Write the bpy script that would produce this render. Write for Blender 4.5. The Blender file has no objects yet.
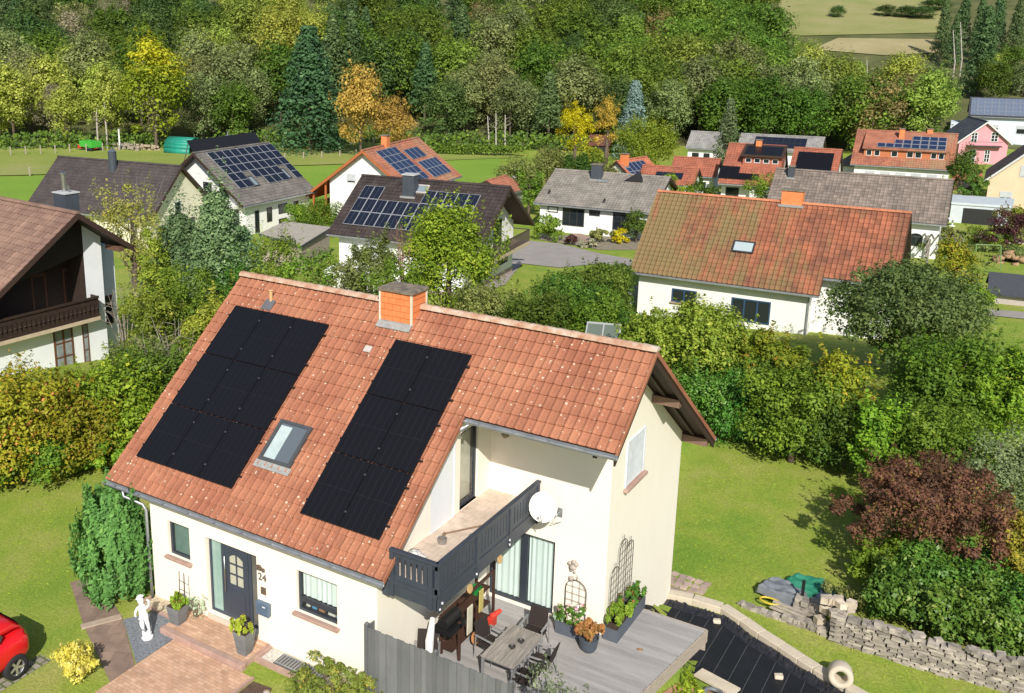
import bpy, bmesh, math, random
import numpy as np
from mathutils import Vector, Matrix
random.seed(7); RNG = np.random.default_rng(7)
C = bpy.context.scene
COL = C.collection
# ------------------------------------------------------------------ camera
FPX, PX, PY = 998.73, -118.9, -66.85
CAM = np.array([18.6778, -16.2294, 15.2395]); PITCH, YAW, ROLL = 0.250931, -0.594712, 0.000809
Fw = np.array([math.sin(YAW)*math.cos(PITCH), math.cos(YAW)*math.cos(PITCH), -math.sin(PITCH)])
Rt = np.array([math.cos(YAW), -math.sin(YAW), 0.0]); Up = np.cross(Rt, Fw)
Rt, Up = math.cos(ROLL)*Rt+math.sin(ROLL)*Up, math.cos(ROLL)*Up-math.sin(ROLL)*Rt
cd = bpy.data.cameras.new('camera'); cam = bpy.data.objects.new('camera', cd); COL.objects.link(cam)
cam.matrix_world = Matrix(((Rt[0], Up[0], -Fw[0], CAM[0]), (Rt[1], Up[1], -Fw[1], CAM[1]), (Rt[2], Up[2], -Fw[2], CAM[2]), (0, 0, 0, 1)))
cd.sensor_width = 36; cd.lens = FPX/1024*36; cd.shift_x = -PX/1024; cd.shift_y = PY/1024
cd.clip_start = .5; cd.clip_end = 3000
C.camera = cam
# ------------------------------------------------------------------ light
SUN_EL, SUN_TRAVEL = math.radians(37), math.radians(-34)     # travel azimuth measured from +Y towards +X
w = bpy.data.worlds.new('World'); C.world = w; w.use_nodes = True
nt = w.node_tree; bg = nt.nodes['Background']; sk = nt.nodes.new('ShaderNodeTexSky')
sk.sky_type = 'NISHITA'; sk.sun_disc = False; sk.sun_elevation = SUN_EL
sk.sun_rotation = SUN_TRAVEL + math.pi
nt.links.new(sk.outputs[0], bg.inputs[0]); bg.inputs[1].default_value = .09
sl = bpy.data.lights.new('sun', 'SUN'); so = bpy.data.objects.new('sun', sl); COL.objects.link(so)
sl.energy = 4.6; sl.angle = math.radians(.5); sl.color = (1, .95, .87)
trav = Vector((math.sin(SUN_TRAVEL)*math.cos(SUN_EL), math.cos(SUN_TRAVEL)*math.cos(SUN_EL), -math.sin(SUN_EL)))
so.rotation_euler = trav.to_track_quat('-Z', 'Y').to_euler(); so.location = (30, -40, 60)
C.view_settings.view_transform = 'Standard'; C.view_settings.look = 'None'
C.view_settings.exposure = 0.34; C.view_settings.gamma = 1
# ------------------------------------------------------------------ pixel -> place helpers (rays of the surveyed camera)
def ray(px, py): return Fw + Rt*(px-512-PX)/FPX - Up*(py-346.5-PY)/FPX
def on_axis(px, py, ax, val):
    d = ray(px, py); return CAM + d*(val-CAM[ax])/d[ax]
def on_z(px, py, z=.28): return on_axis(px, py, 2, z)
def at_depth(px, py, dep): return CAM + ray(px, py)*dep
def proj(P):
    d = np.asarray(P, float)-CAM; k = d@Fw
    return 512+PX+FPX*(d@Rt)/k, 346.5+PY-FPX*(d@Up)/k, k
def sm(a, b, x):
    t = np.clip((x-a)/(b-a), 0, 1); return t*t*(3-2*t)
def sdist(x, y): return (x-19.57)*-.485+(y+16.15)*.8745
def T(x, y):
    """terrain height"""
    s = sdist(x, y)
    near = .28-1.68*sm(0, 1, (x-np.interp(y, [6, 9.5, 14], [11.7, 9.2, 6.2]))/1.7)-.6*sm(6.6, 7.3, x)*sm(-.2, .9, y)*(1-sm(11.3, 12.2, x))*(1-sm(7.5, 9.5, y))
    far = np.interp(s, [0, 30, 45, 62, 90, 130, 165, 185, 300, 420, 900], [0, -.4, -1.4, -3, -4, -5, -6, -5.6, 15, 36, 110])
    k = sm(30, 55, s)
    return near*(1-k)+far*k
def on_ground(px, py):
    d = ray(px, py); t = 5.0
    for i in range(4000):
        P = CAM+d*t
        h = P[2]-T(P[0], P[1])
        if h < .005: break
        t += max(h*.5, .004)
    return P
# ------------------------------------------------------------------ materials
MATS = {}
def nodes(name):
    m = bpy.data.materials.new(name); m.use_nodes = True; t = m.node_tree
    return m, t, t.nodes['Principled BSDF'], t.nodes.new, t.links.new
def mat(name, c1, c2=None, rough=.7, scale=4, bump=0, bscale=None, metal=0, spec=.4, detail=6, coord='Object', tint=None, stretch=None, c3=None):
    """two colours mixed by noise, optional bump, optional per-face 'tint' colour variation"""
    if name in MATS: return MATS[name]
    m, t, b, N, Lk = nodes(name); MATS[name] = m
    b.inputs['Roughness'].default_value = rough; b.inputs['Metallic'].default_value = metal
    b.inputs['Specular IOR Level'].default_value = spec
    if c2 is None: c2 = tuple(x*.82 for x in c1)
    tc = N('ShaderNodeTexCoord'); src = tc.outputs[coord]
    if stretch:
        mp = N('ShaderNodeMapping'); mp.inputs['Scale'].default_value = stretch; Lk(src, mp.inputs[0]); src = mp.outputs[0]
    n = N('ShaderNodeTexNoise'); n.inputs['Scale'].default_value = scale; n.inputs['Detail'].default_value = detail; n.inputs['Roughness'].default_value = .65
    Lk(src, n.inputs['Vector'])
    r = N('ShaderNodeValToRGB'); r.color_ramp.elements[0].position = .34; r.color_ramp.elements[1].position = .66
    r.color_ramp.elements[0].color = (*c2, 1); r.color_ramp.elements[1].color = (*c1, 1)
    if c3:
        e = r.color_ramp.elements.new(.5); e.color = (*c3, 1)
    Lk(n.outputs['Fac'], r.inputs[0]); out = r.outputs[0]
    if tint:
        a = N('ShaderNodeAttribute'); a.attribute_name = 'tint'
        mr = N('ShaderNodeMapRange'); mr.inputs['To Min'].default_value = 1-tint; mr.inputs['To Max'].default_value = 1+tint
        Lk(a.outputs['Fac'], mr.inputs['Value'])
        mx = N('ShaderNodeVectorMath'); mx.operation = 'SCALE'; Lk(out, mx.inputs[0]); Lk(mr.outputs[0], mx.inputs['Scale']); out = mx.outputs[0]
    Lk(out, b.inputs['Base Color'])
    if bump:
        n2 = N('ShaderNodeTexNoise'); n2.inputs['Scale'].default_value = bscale or scale*6; n2.inputs['Detail'].default_value = 5; Lk(src, n2.inputs['Vector'])
        bp = N('ShaderNodeBump'); bp.inputs['Strength'].default_value = bump; bp.inputs['Distance'].default_value = .02
        Lk(n2.outputs['Fac'], bp.inputs['Height']); Lk(bp.outputs[0], b.inputs['Normal'])
    return m
def tile_mat(name, c1, c2, lichen=(.6, .55, .42), lich=.5, moss=None, tint=.14, mossamt=.5, moss_scale=.35, mossgrad=0):
    """roof tiles: per-tile tint, weathering noise, lichen specks, optional moss"""
    if name in MATS: return MATS[name]
    m, t, b, N, Lk = nodes(name); MATS[name] = m
    b.inputs['Roughness'].default_value = .8; b.inputs['Specular IOR Level'].default_value = .25
    tc = N('ShaderNodeTexCoord'); src = tc.outputs['Object']
    n = N('ShaderNodeTexNoise'); n.inputs['Scale'].default_value = .9; n.inputs['Detail'].default_value = 8; Lk(src, n.inputs[0])
    r = N('ShaderNodeValToRGB'); r.color_ramp.elements[0].position = .35; r.color_ramp.elements[1].position = .65
    r.color_ramp.elements[0].color = (*c2, 1); r.color_ramp.elements[1].color = (*c1, 1); Lk(n.outputs[0], r.inputs[0])
    a = N('ShaderNodeAttribute'); a.attribute_name = 'tint'
    mr = N('ShaderNodeMapRange'); mr.inputs['To Min'].default_value = 1-tint; mr.inputs['To Max'].default_value = 1+tint; Lk(a.outputs['Fac'], mr.inputs[0])
    sc = N('ShaderNodeVectorMath'); sc.operation = 'SCALE'; Lk(r.outputs[0], sc.inputs[0]); Lk(mr.outputs[0], sc.inputs['Scale']); out = sc.outputs[0]
    def mixin(fac, col, prev):
        mx = N('ShaderNodeMix'); mx.data_type = 'RGBA'; Lk(fac, mx.inputs[0]); Lk(prev, mx.inputs[6]); mx.inputs[7].default_value = (*col, 1); return mx.outputs[2]
    if moss:
        mp = N('ShaderNodeMapping'); mp.inputs['Scale'].default_value = (1, .22, .22); Lk(src, mp.inputs[0])
        n3 = N('ShaderNodeTexNoise'); n3.inputs['Scale'].default_value = moss_scale; n3.inputs['Detail'].default_value = 7; n3.inputs['Roughness'].default_value = .7; Lk(mp.outputs[0], n3.inputs[0])
        rr = N('ShaderNodeValToRGB'); rr.color_ramp.elements[0].position = .62-.3*mossamt; rr.color_ramp.elements[1].position = .8-.3*mossamt
        rr.color_ramp.elements[1].color = (.85, .85, .85, 1); sx_ = N('ShaderNodeSeparateXYZ'); Lk(src, sx_.inputs[0]); mg = N('ShaderNodeMath'); mg.operation = 'MULTIPLY_ADD'; mg.inputs[1].default_value = -mossgrad; Lk(sx_.outputs[0], mg.inputs[0]); Lk(n3.outputs[0], mg.inputs[2]); Lk(mg.outputs[0], rr.inputs[0]); out = mixin(rr.outputs[0], moss, out)
    v = N('ShaderNodeTexVoronoi'); v.inputs['Scale'].default_value = 8.5; Lk(src, v.inputs['Vector'])
    n4 = N('ShaderNodeTexNoise'); n4.inputs['Scale'].default_value = 9; Lk(src, n4.inputs[0])
    sp = N('ShaderNodeSeparateColor'); Lk(v.outputs['Color'], sp.inputs[0])
    # speck radius differs per cell and only some cells have one
    m1 = N('ShaderNodeMath'); m1.operation = 'MULTIPLY_ADD'; Lk(sp.outputs[0], m1.inputs[0]); m1.inputs[1].default_value = .42; m1.inputs[2].default_value = -.41+.22*lich
    m2 = N('ShaderNodeMath'); m2.operation = 'SUBTRACT'; Lk(m1.outputs[0], m2.inputs[0]); Lk(v.outputs['Distance'], m2.inputs[1])
    m3 = N('ShaderNodeMath'); m3.operation = 'MULTIPLY_ADD'; Lk(n4.outputs[0], m3.inputs[0]); m3.inputs[1].default_value = .25; Lk(m2.outputs[0], m3.inputs[2])
    m4 = N('ShaderNodeMapRange'); m4.inputs['From Min'].default_value = .1; m4.inputs['From Max'].default_value = .15; m4.inputs['To Max'].default_value = .75; Lk(m3.outputs[0], m4.inputs[0])
    out = mixin(m4.outputs[0], lichen, out)
    n5 = N('ShaderNodeTexNoise'); n5.inputs['Scale'].default_value = 30; n5.inputs['Detail'].default_value = 4; Lk(src, n5.inputs[0])
    rr = N('ShaderNodeMapRange'); rr.inputs['From Min'].default_value = .3; rr.inputs['From Max'].default_value = .7; rr.inputs['To Min'].default_value = .82; rr.inputs['To Max'].default_value = 1.15; Lk(n5.outputs[0], rr.inputs[0])
    s2 = N('ShaderNodeVectorMath'); s2.operation = 'SCALE'; Lk(out, s2.inputs[0]); Lk(rr.outputs[0], s2.inputs['Scale'])
    Lk(s2.outputs[0], b.inputs['Base Color'])
    return m
LEAFGAIN = 1.6
def leaf_mat(name, c1, c2, c3=None, trans=.36, rough=.6, objvar=.22):
    if name in MATS: return MATS[name]
    def gl(c):
        mu = sum(c)/3; c = [max(.004, mu+(x-mu)*1.14) for x in c]; c[0] *= .94
        return tuple(min(x*LEAFGAIN, .5*x+.42) for x in c)
    c1, c2, c3 = gl(c1), gl(c2), gl(c3) if c3 else None
    m, t, b, N, Lk = nodes(name); MATS[name] = m
    a = N('ShaderNodeAttribute'); a.attribute_name = 'tint'
    r = N('ShaderNodeValToRGB'); r.color_ramp.elements[0].color = (*c1, 1); r.color_ramp.elements[1].color = (*c2, 1)
    if c3: e = r.color_ramp.elements.new(.82); e.color = (*c2, 1); r.color_ramp.elements[2].color = (*c3, 1)
    Lk(a.outputs['Fac'], r.inputs[0])
    oi = N('ShaderNodeObjectInfo'); mr = N('ShaderNodeMapRange'); mr.inputs['To Min'].default_value = 1-objvar; mr.inputs['To Max'].default_value = 1+objvar; Lk(oi.outputs['Random'], mr.inputs[0])
    hs = N('ShaderNodeHueSaturation'); Lk(r.outputs[0], hs.inputs['Color']); Lk(mr.outputs[0], hs.inputs['Value'])
    mh = N('ShaderNodeMapRange'); mh.inputs['To Min'].default_value = .5-objvar*.1; mh.inputs['To Max'].default_value = .5+objvar*.1
    wn = N('ShaderNodeTexWhiteNoise'); wn.noise_dimensions = '1D'; Lk(oi.outputs['Random'], wn.inputs['W']); Lk(wn.outputs['Value'], mh.inputs[0]); Lk(mh.outputs[0], hs.inputs['Hue'])
    Lk(hs.outputs[0], b.inputs['Base Color']); b.inputs['Roughness'].default_value = rough; b.inputs['Specular IOR Level'].default_value = .3
    tr = N('ShaderNodeBsdfTranslucent'); Lk(hs.outputs[0], tr.inputs['Color']); mx = N('ShaderNodeMixShader'); mx.inputs[0].default_value = trans
    Lk(b.outputs[0], mx.inputs[1]); Lk(tr.outputs[0], mx.inputs[2]); Lk(mx.outputs[0], t.nodes['Material Output'].inputs[0])
    return m
def glass_mat(name, col=(.015, .02, .025), rough=.04):
    if name in MATS: return MATS[name]
    m, t, b, N, Lk = nodes(name); MATS[name] = m
    b.inputs['Base Color'].default_value = (*col, 1); b.inputs['Roughness'].default_value = rough; b.inputs['Specular IOR Level'].default_value = .5
    return m
def clear_mat(name='clear_pane', tintc=(.9, .95, .94)):
    if name in MATS: return MATS[name]
    m, t, b, N, Lk = nodes(name); MATS[name] = m
    tr = N('ShaderNodeBsdfTransparent'); tr.inputs[0].default_value = (*tintc, 1); gl = N('ShaderNodeBsdfGlossy'); gl.inputs['Roughness'].default_value = .02
    lw = N('ShaderNodeLayerWeight'); pw = N('ShaderNodeMath'); pw.operation = 'POWER'; pw.inputs[1].default_value = 4; Lk(lw.outputs['Facing'], pw.inputs[0])
    fr = N('ShaderNodeMath'); fr.operation = 'MULTIPLY_ADD'; fr.inputs[1].default_value = .7; fr.inputs[2].default_value = .05; Lk(pw.outputs[0], fr.inputs[0]); mx = N('ShaderNodeMixShader')
    Lk(fr.outputs[0], mx.inputs[0]); Lk(tr.outputs[0], mx.inputs[1]); Lk(gl.outputs[0], mx.inputs[2]); Lk(mx.outputs[0], t.nodes['Material Output'].inputs[0])
    return m
def brick_mat(name, c1, c2, mortar, scale=5, bw=.5, rh=.25, rough=.85, coord='Object', rot=0, msize=.02, bump=.4):
    if name in MATS: return MATS[name]
    m, t, b, N, Lk = nodes(name); MATS[name] = m
    tc = N('ShaderNodeTexCoord'); mp = N('ShaderNodeMapping'); mp.inputs['Rotation'].default_value = (0, 0, rot); Lk(tc.outputs[coord], mp.inputs[0])
    br = N('ShaderNodeTexBrick'); br.inputs['Scale'].default_value = scale; br.inputs['Brick Width'].default_value = bw; br.inputs['Row Height'].default_value = rh
    br.inputs['Mortar Size'].default_value = msize; br.inputs['Color1'].default_value = (*c1, 1); br.inputs['Color2'].default_value = (*c2, 1); br.inputs['Mortar'].default_value = (*mortar, 1); Lk(mp.outputs[0], br.inputs[0])
    n = N('ShaderNodeTexNoise'); n.inputs['Scale'].default_value = 2.2; n.inputs['Detail'].default_value = 9; n.inputs['Roughness'].default_value = .7; Lk(tc.outputs[coord], n.inputs[0])
    mr = N('ShaderNodeMapRange'); mr.inputs['From Min'].default_value = .3; mr.inputs['From Max'].default_value = .7; mr.inputs['To Min'].default_value = .72; mr.inputs['To Max'].default_value = 1.2; Lk(n.outputs[0], mr.inputs[0])
    sc = N('ShaderNodeVectorMath'); sc.operation = 'SCALE'; Lk(br.outputs[0], sc.inputs[0]); Lk(mr.outputs[0], sc.inputs['Scale']); Lk(sc.outputs[0], b.inputs['Base Color'])
    b.inputs['Roughness'].default_value = rough; b.inputs['Specular IOR Level'].default_value = .25
    bp = N('ShaderNodeBump'); bp.inputs['Strength'].default_value = bump; bp.inputs['Distance'].default_value = .01; bp.invert = True; Lk(br.outputs['Fac'], bp.inputs['Height']); Lk(bp.outputs[0], b.inputs['Normal'])
    return m
# ------------------------------------------------------------------ object helpers
def tag(o, label=None, cat=None, group=None, kind=None):
    if label: o['label'] = label
    if cat: o['category'] = cat
    if group: o['group'] = group
    if kind: o['kind'] = kind
    return o
def empty(name, loc=(0, 0, 0), rz=0, label=None, cat=None, group=None, scale=1):
    o = bpy.data.objects.new(name, None); COL.objects.link(o); o.location = loc; o.rotation_euler = (0, 0, rz); o.scale = (scale,)*3
    o.empty_display_size = .2
    return tag(o, label, cat, group)
class MB:
    """collects shapes; build() links them as ONE mesh object"""
    def __init__(s): s.v = []; s.f = []; s.mi = []; s.tn = []
    def quad(s, a, b, c, d, m=0, tn=.5):
        i = len(s.v); s.v += [tuple(a), tuple(b), tuple(c), tuple(d)]; s.f.append((i, i+1, i+2, i+3)); s.mi.append(m); s.tn.append(tn); return s
    def poly(s, pts, m=0, tn=.5):
        i = len(s.v); s.v += [tuple(p) for p in pts]; s.f.append(tuple(range(i, i+len(pts)))); s.mi.append(m); s.tn.append(tn); return s
    def obox(s, o, a, b, c, m=0, tn=None):
        """box with corner o and edge vectors a, b, c"""
        o, a, b, c = (np.array(x, float) for x in (o, a, b, c)); i = len(s.v)
        if np.dot(np.cross(a, b), c) < 0: a, b = b, a
        s.v += [tuple(o+x*a+y*b+z*c) for z in (0, 1) for y in (0, 1) for x in (0, 1)]
        for q in ((0, 2, 3, 1), (4, 5, 7, 6), (0, 1, 5, 4), (2, 6, 7, 3), (0, 4, 6, 2), (1, 3, 7, 5)):
            s.f.append(tuple(i+k for k in q)); s.mi.append(m); s.tn.append(random.random() if tn is None else tn)
        return s
    def box(s, x0, x1, y0, y1, z0, z1, m=0, tn=None): return s.obox((x0, y0, z0), (x1-x0, 0, 0), (0, y1-y0, 0), (0, 0, z1-z0), m, tn)
    def prism(s, pts, ext, m=0, tn=.5):
        p = [np.array(q, float) for q in pts]; e = np.array(ext, float); n = len(p); i = len(s.v)
        nrm = sum(np.cross(p[k]-p[0], p[(k+1) % n]-p[0]) for k in range(n))
        if np.dot(nrm, e) > 0: p = p[::-1]
        s.v += [tuple(q) for q in p]+[tuple(q+e) for q in p]
        s.f.append(tuple(range(i, i+n))); s.f.append(tuple(range(i+2*n-1, i+n-1, -1))); s.mi += [m, m]; s.tn += [tn, tn]
        for k in range(n):
            j = (k+1) % n; s.f.append((i+j, i+k, i+n+k, i+n+j)); s.mi.append(m); s.tn.append(tn)
        return s
    def tube(s, pts, r, n=8, m=0, cap=True):
        """swept tube through points, r a number or a list"""
        P = [np.array(p, float) for p in pts]; rr = r if hasattr(r, '__len__') else [r]*len(P); i = len(s.v)
        for k, p in enumerate(P):
            d = (P[min(k+1, len(P)-1)]-P[max(k-1, 0)]); d = d/(np.linalg.norm(d)+1e-9)
            h = np.array([0, 0, 1.]) if abs(d[2]) < .9 else np.array([1., 0, 0]); a = np.cross(h, d); a /= np.linalg.norm(a); b = np.cross(d, a)
            for j in range(n):
                t = 2*math.pi*j/n; s.v.append(tuple(p+rr[k]*(a*math.cos(t)+b*math.sin(t))))
        for k in range(len(P)-1):
            for j in range(n):
                q = (j+1) % n; s.f.append((i+k*n+j, i+k*n+q, i+(k+1)*n+q, i+(k+1)*n+j)); s.mi.append(m); s.tn.append(.5)
        if cap:
            s.f.append(tuple(i+j for j in range(n-1, -1, -1))); s.f.append(tuple(i+(len(P)-1)*n+j for j in range(n))); s.mi += [m, m]; s.tn += [.5, .5]
        return s
    def lathe(s, prof, c=(0, 0, 0), n=16, m=0):
        i = len(s.v)
        for r, z in prof:
            for j in range(n):
                t = 2*math.pi*j/n; s.v.append((c[0]+r*math.cos(t), c[1]+r*math.sin(t), c[2]+z))
        for k in range(len(prof)-1):
            for j in range(n):
                q = (j+1) % n; s.f.append((i+k*n+j, i+k*n+q, i+(k+1)*n+q, i+(k+1)*n+j)); s.mi.append(m); s.tn.append(.5)
        return s
    def stone(s, c, sx, sy, sz, rz=0, j=.12, m=0):
        """an irregular block: box with pushed corners"""
        i = len(s.v); cs, sn = math.cos(rz), math.sin(rz); tn = random.random()
        for z in (0, 1):
            for y in (-1, 1):
                for x in (-1, 1):
                    X = x*sx/2*(1-random.random()*j*2); Y = y*sy/2*(1-random.random()*j*2); Z = z*sz*(1-random.random()*j*z)
                    s.v.append((c[0]+cs*X-sn*Y, c[1]+sn*X+cs*Y, c[2]+Z))
        for q in ((0, 2, 3, 1), (4, 5, 7, 6), (0, 1, 5, 4), (2, 6, 7, 3), (0, 4, 6, 2), (1, 3, 7, 5)):
            s.f.append(tuple(i+k for k in q)); s.mi.append(m); s.tn.append(tn)
        return s
    def mesh(s, name, mats, smooth=False):
        me = bpy.data.meshes.new(name); me.from_pydata(s.v, [], s.f)
        for x in (mats if isinstance(mats, (list, tuple)) else [mats]): me.materials.append(x)
        me.polygons.foreach_set('material_index', s.mi)
        at = me.attributes.new('tint', 'FLOAT', 'FACE'); at.data.foreach_set('value', s.tn)
        if smooth: me.polygons.foreach_set('use_smooth', [True]*len(s.f))
        me.update(); return me
    def build(s, name, mats, parent=None, loc=None, smooth=False, rz=0, bevel=0):
        me = s.mesh(name, mats, smooth); o = bpy.data.objects.new(name, me); COL.objects.link(o)
        if parent: o.parent = parent
        if loc is not None: o.location = loc
        if rz: o.rotation_euler = (0, 0, rz)
        if bevel:
            b = o.modifiers.new('bevel', 'BEVEL'); b.width = bevel; b.segments = 2; b.limit_method = 'ANGLE'
        return o
def link_mesh(name, me, parent=None, loc=None):
    o = bpy.data.objects.new(name, me); COL.objects.link(o)
    if parent: o.parent = parent
    if loc is not None: o.location = loc
    return o
def copy_tree(o, parent=None):
    c = o.copy(); COL.objects.link(c)
    if parent: c.parent = parent
    for ch in list(o.children): copy_tree(ch, c)
    return c
def place(o, loc, rz=0, label=None, group=None, scale=None):
    o.location = loc; o.rotation_euler = (0, 0, rz)
    if label: o['label'] = label
    if group: o['group'] = group
    if scale: o.scale = (scale,)*3 if not hasattr(scale, '__len__') else scale
    return o
# ------------------------------------------------------------------ foliage
def leaf_mesh(name, P, Nn, size, tint, m, aspect=.6, jit=.55):
    """one rhombus leaf (or leaf clump) per point, facing roughly along its normal"""
    n = len(P); Nn = Nn+RNG.normal(0, jit, (n, 3)); Nn /= np.linalg.norm(Nn, axis=1)[:, None]+1e-9
    h = RNG.normal(size=(n, 3)); a = np.cross(Nn, h); a /= np.linalg.norm(a, axis=1)[:, None]+1e-9; b = np.cross(Nn, a)
    sz = size*np.clip(RNG.lognormal(-.05, .33, (n, 1)), .4, 2); A = a*sz*.5; B = b*sz*.5*aspect; up = Nn*sz*.12
    V = np.empty((n, 4, 3)); V[:, 0] = P-A-up; V[:, 1] = P+B-A*.1; V[:, 2] = P+A-up; V[:, 3] = P-B-A*.1
    me = bpy.data.meshes.new(name); me.vertices.add(4*n); me.vertices.foreach_set('co', V.ravel())
    me.loops.add(4*n); me.loops.foreach_set('vertex_index', np.arange(4*n)); me.polygons.add(n)
    me.polygons.foreach_set('loop_start', np.arange(0, 4*n, 4))
    at = me.attributes.new('tint', 'FLOAT', 'FACE'); at.data.foreach_set('value', np.clip(tint, 0, 1).astype(np.float32))
    me.materials.append(m); me.update(); me.validate(); return me
def blob_pts(c, r, n, flat=1.0, inner=.55):
    """points in the outer shell of a lump, upper side favoured"""
    d = RNG.normal(size=(n, 3)); d /= np.linalg.norm(d, axis=1)[:, None]; d[:, 2] = np.where((d[:, 2] < -.2) & (RNG.random(n) < .6), -d[:, 2], d[:, 2])
    k = RNG.uniform(inner, 1.08, (n, 1)); r = np.array(r)
    return c+d*k*r, d*np.array([1, 1, flat])+np.array([0, 0, .35])
def crown(kind, h, wd, z0, nb, n, br=(.22, .36), seed=0, top=.0):
    """leaf points for a crown. kind: round, tall, cone, spread, weep, hedge"""
    global RNG
    RNG = np.random.default_rng(seed+100)
    Ps, Ns, Ts = [], [], []
    R = wd/2; H = (h-z0)/2; cz = z0+H
    for i in range(nb):
        if kind in ('cone', 'fir'):
            u = ((i+.5)/nb)**.8; ang = i*2.399+RNG.uniform(-.4, .4); z = z0+(h-z0)*(.97*u); rr = R*(1-u)**(.85 if kind == 'cone' else .6)*RNG.uniform(.55, 1.0)
            c = np.array([rr*math.cos(ang), rr*math.sin(ang), z]); rb = np.array([1, 1, .45])*R*(.2+.33*(1-u))*RNG.uniform(.8, 1.2)
            c[2] -= rr*.18
        else:
            d = RNG.normal(size=3); d /= np.linalg.norm(d); d[2] = abs(d[2]) if RNG.random() < .55 else d[2]
            k = RNG.uniform(.42, .9)*(1+.12*RNG.normal())
            shape = np.array([R, R, H])
            if kind == 'tall': shape = np.array([R*(1-.35*max(d[2], 0)), R*(1-.35*max(d[2], 0)), H])
            c = d*k*shape+np.array([0, 0, cz]); rb = np.array([1, 1, .85])*min(R, H)*RNG.uniform(*br)*1.5
            if kind != 'hedge' and RNG.random() < .22: c = np.array([0, 0, cz])+d*RNG.uniform(.82, 1.0)*shape; rb = rb*RNG.uniform(.45, .65)
            if kind == 'hedge': c = np.array([RNG.uniform(-.88, .88)*R, RNG.uniform(-.8, .8)*R, z0+RNG.uniform(.2, .86)*(h-z0)])
        m = max(4, int(n/nb*RNG.uniform(.7, 1.3)))
        p, q = blob_pts(c, rb, m, .9); Ps.append(p); Ns.append(q); Ts.append(np.clip(RNG.normal(RNG.uniform(.25, .75), .17, m), 0, 1))
    if kind not in ('cone',):      # stray shoots that break the outline
        Q = np.concatenate(Ps); ctr_ = np.array([0, 0, z0+H*.8])
        for i in RNG.choice(len(Q), max(6, nb)):
            d = Q[i]-ctr_; d /= np.linalg.norm(d)+1e-6; d = d*.6+np.array([0, 0, .8]); L = (h-z0)*RNG.uniform(.08, .2); m = max(5, n//(nb*6)); u = RNG.random((m, 1))
            Ps.append(Q[i]+u*L*d+RNG.normal(0, .035*(h-z0), (m, 3))*(1.1-u)); Ns.append(np.tile(d, (m, 1))); Ts.append(np.clip(RNG.normal(.65, .2, m), 0, 1))
    P, N_, Tn = np.concatenate(Ps), np.concatenate(Ns), np.concatenate(Ts)
    P[:, 2] = z0+(P[:, 2]-z0)*(h-z0)/max(.05, np.percentile(P[:, 2], 98.6)-z0)      # fit the wanted height and width
    if kind == 'hedge':
        for a in (0, 1): P[:, a] *= R/np.percentile(np.abs(P[:, a]), 97)
    else: P[:, :2] *= R/np.percentile(np.hypot(P[:, 0], P[:, 1]), 98.5 if kind in ('cone', 'fir') else 96.5)
    P[:, 2] = np.maximum(P[:, 2], .02)
    return P, N_, Tn
BARK = mat('bark', (.16, .12, .085), (.07, .05, .04), .9, 6, .5)
PBARK = mat('pale_bark', (.36, .32, .26), (.17, .14, .11), .9, 5, .3)
def trunk_mb(h, r, limbs=5, spread=1.0, seed=0, top=.75, branch0=.35):
    rn = random.Random(seed); m = MB(); pts = [(0, 0, -.3)]; x = y = 0
    for k in range(1, 6):
        x += rn.uniform(-.05, .05)*h*.12; y += rn.uniform(-.05, .05)*h*.12; pts.append((x, y, h*top*k/5))
    m.tube(pts, [r*1.25, r, r*.85, r*.65, r*.45, r*.2], 8)
    for i in range(limbs):
        t = branch0+(.9-branch0)*(i+.5)/limbs; k = min(int(t*5), 4); p = np.array(pts[k])*(1-(t*5-k))+np.array(pts[k+1])*(t*5-k)
        a = i*2.4+rn.uniform(-.5, .5); L = spread*rn.uniform(.7, 1)*(1-.4*t); q = p+np.array([math.cos(a)*L*.5, math.sin(a)*L*.5, L*.35]); e = p+np.array([math.cos(a)*L, math.sin(a)*L, L*.85])
        m.tube([p, q, e], [r*.42*(1-t*.4), r*.25, r*.06], 6)
        for s_ in range(2):
            b = a+rn.uniform(-1, 1); m.tube([q, q+np.array([math.cos(b)*L*.45, math.sin(b)*L*.45, L*.3])], [r*.16, r*.03], 5)
    return m
def tree(name, loc, kind, h, wd, z0, nb, n, leaf, lm, label, cat, tr=.15, limbs=5, seed=0, group=None, bark=None, br=(.22, .36), rz=0, aspect=.6, tiltnoise=.4, stem='trunk', crown_name='crown', trunk_top=.75):
    t = empty(name, loc, rz, label, cat, group)
    P, N_, Tn = crown(kind, h, wd, z0, nb, n, br, seed)
    link_mesh(crown_name, leaf_mesh(crown_name, P, N_, leaf, Tn, lm, aspect, tiltnoise), t)
    trunk_mb(h, tr, limbs, wd*.38, seed, trunk_top, branch0=min(.6, max(.12, z0/h*.8))).build(stem, bark or BARK, t, smooth=True)
    return t
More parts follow.
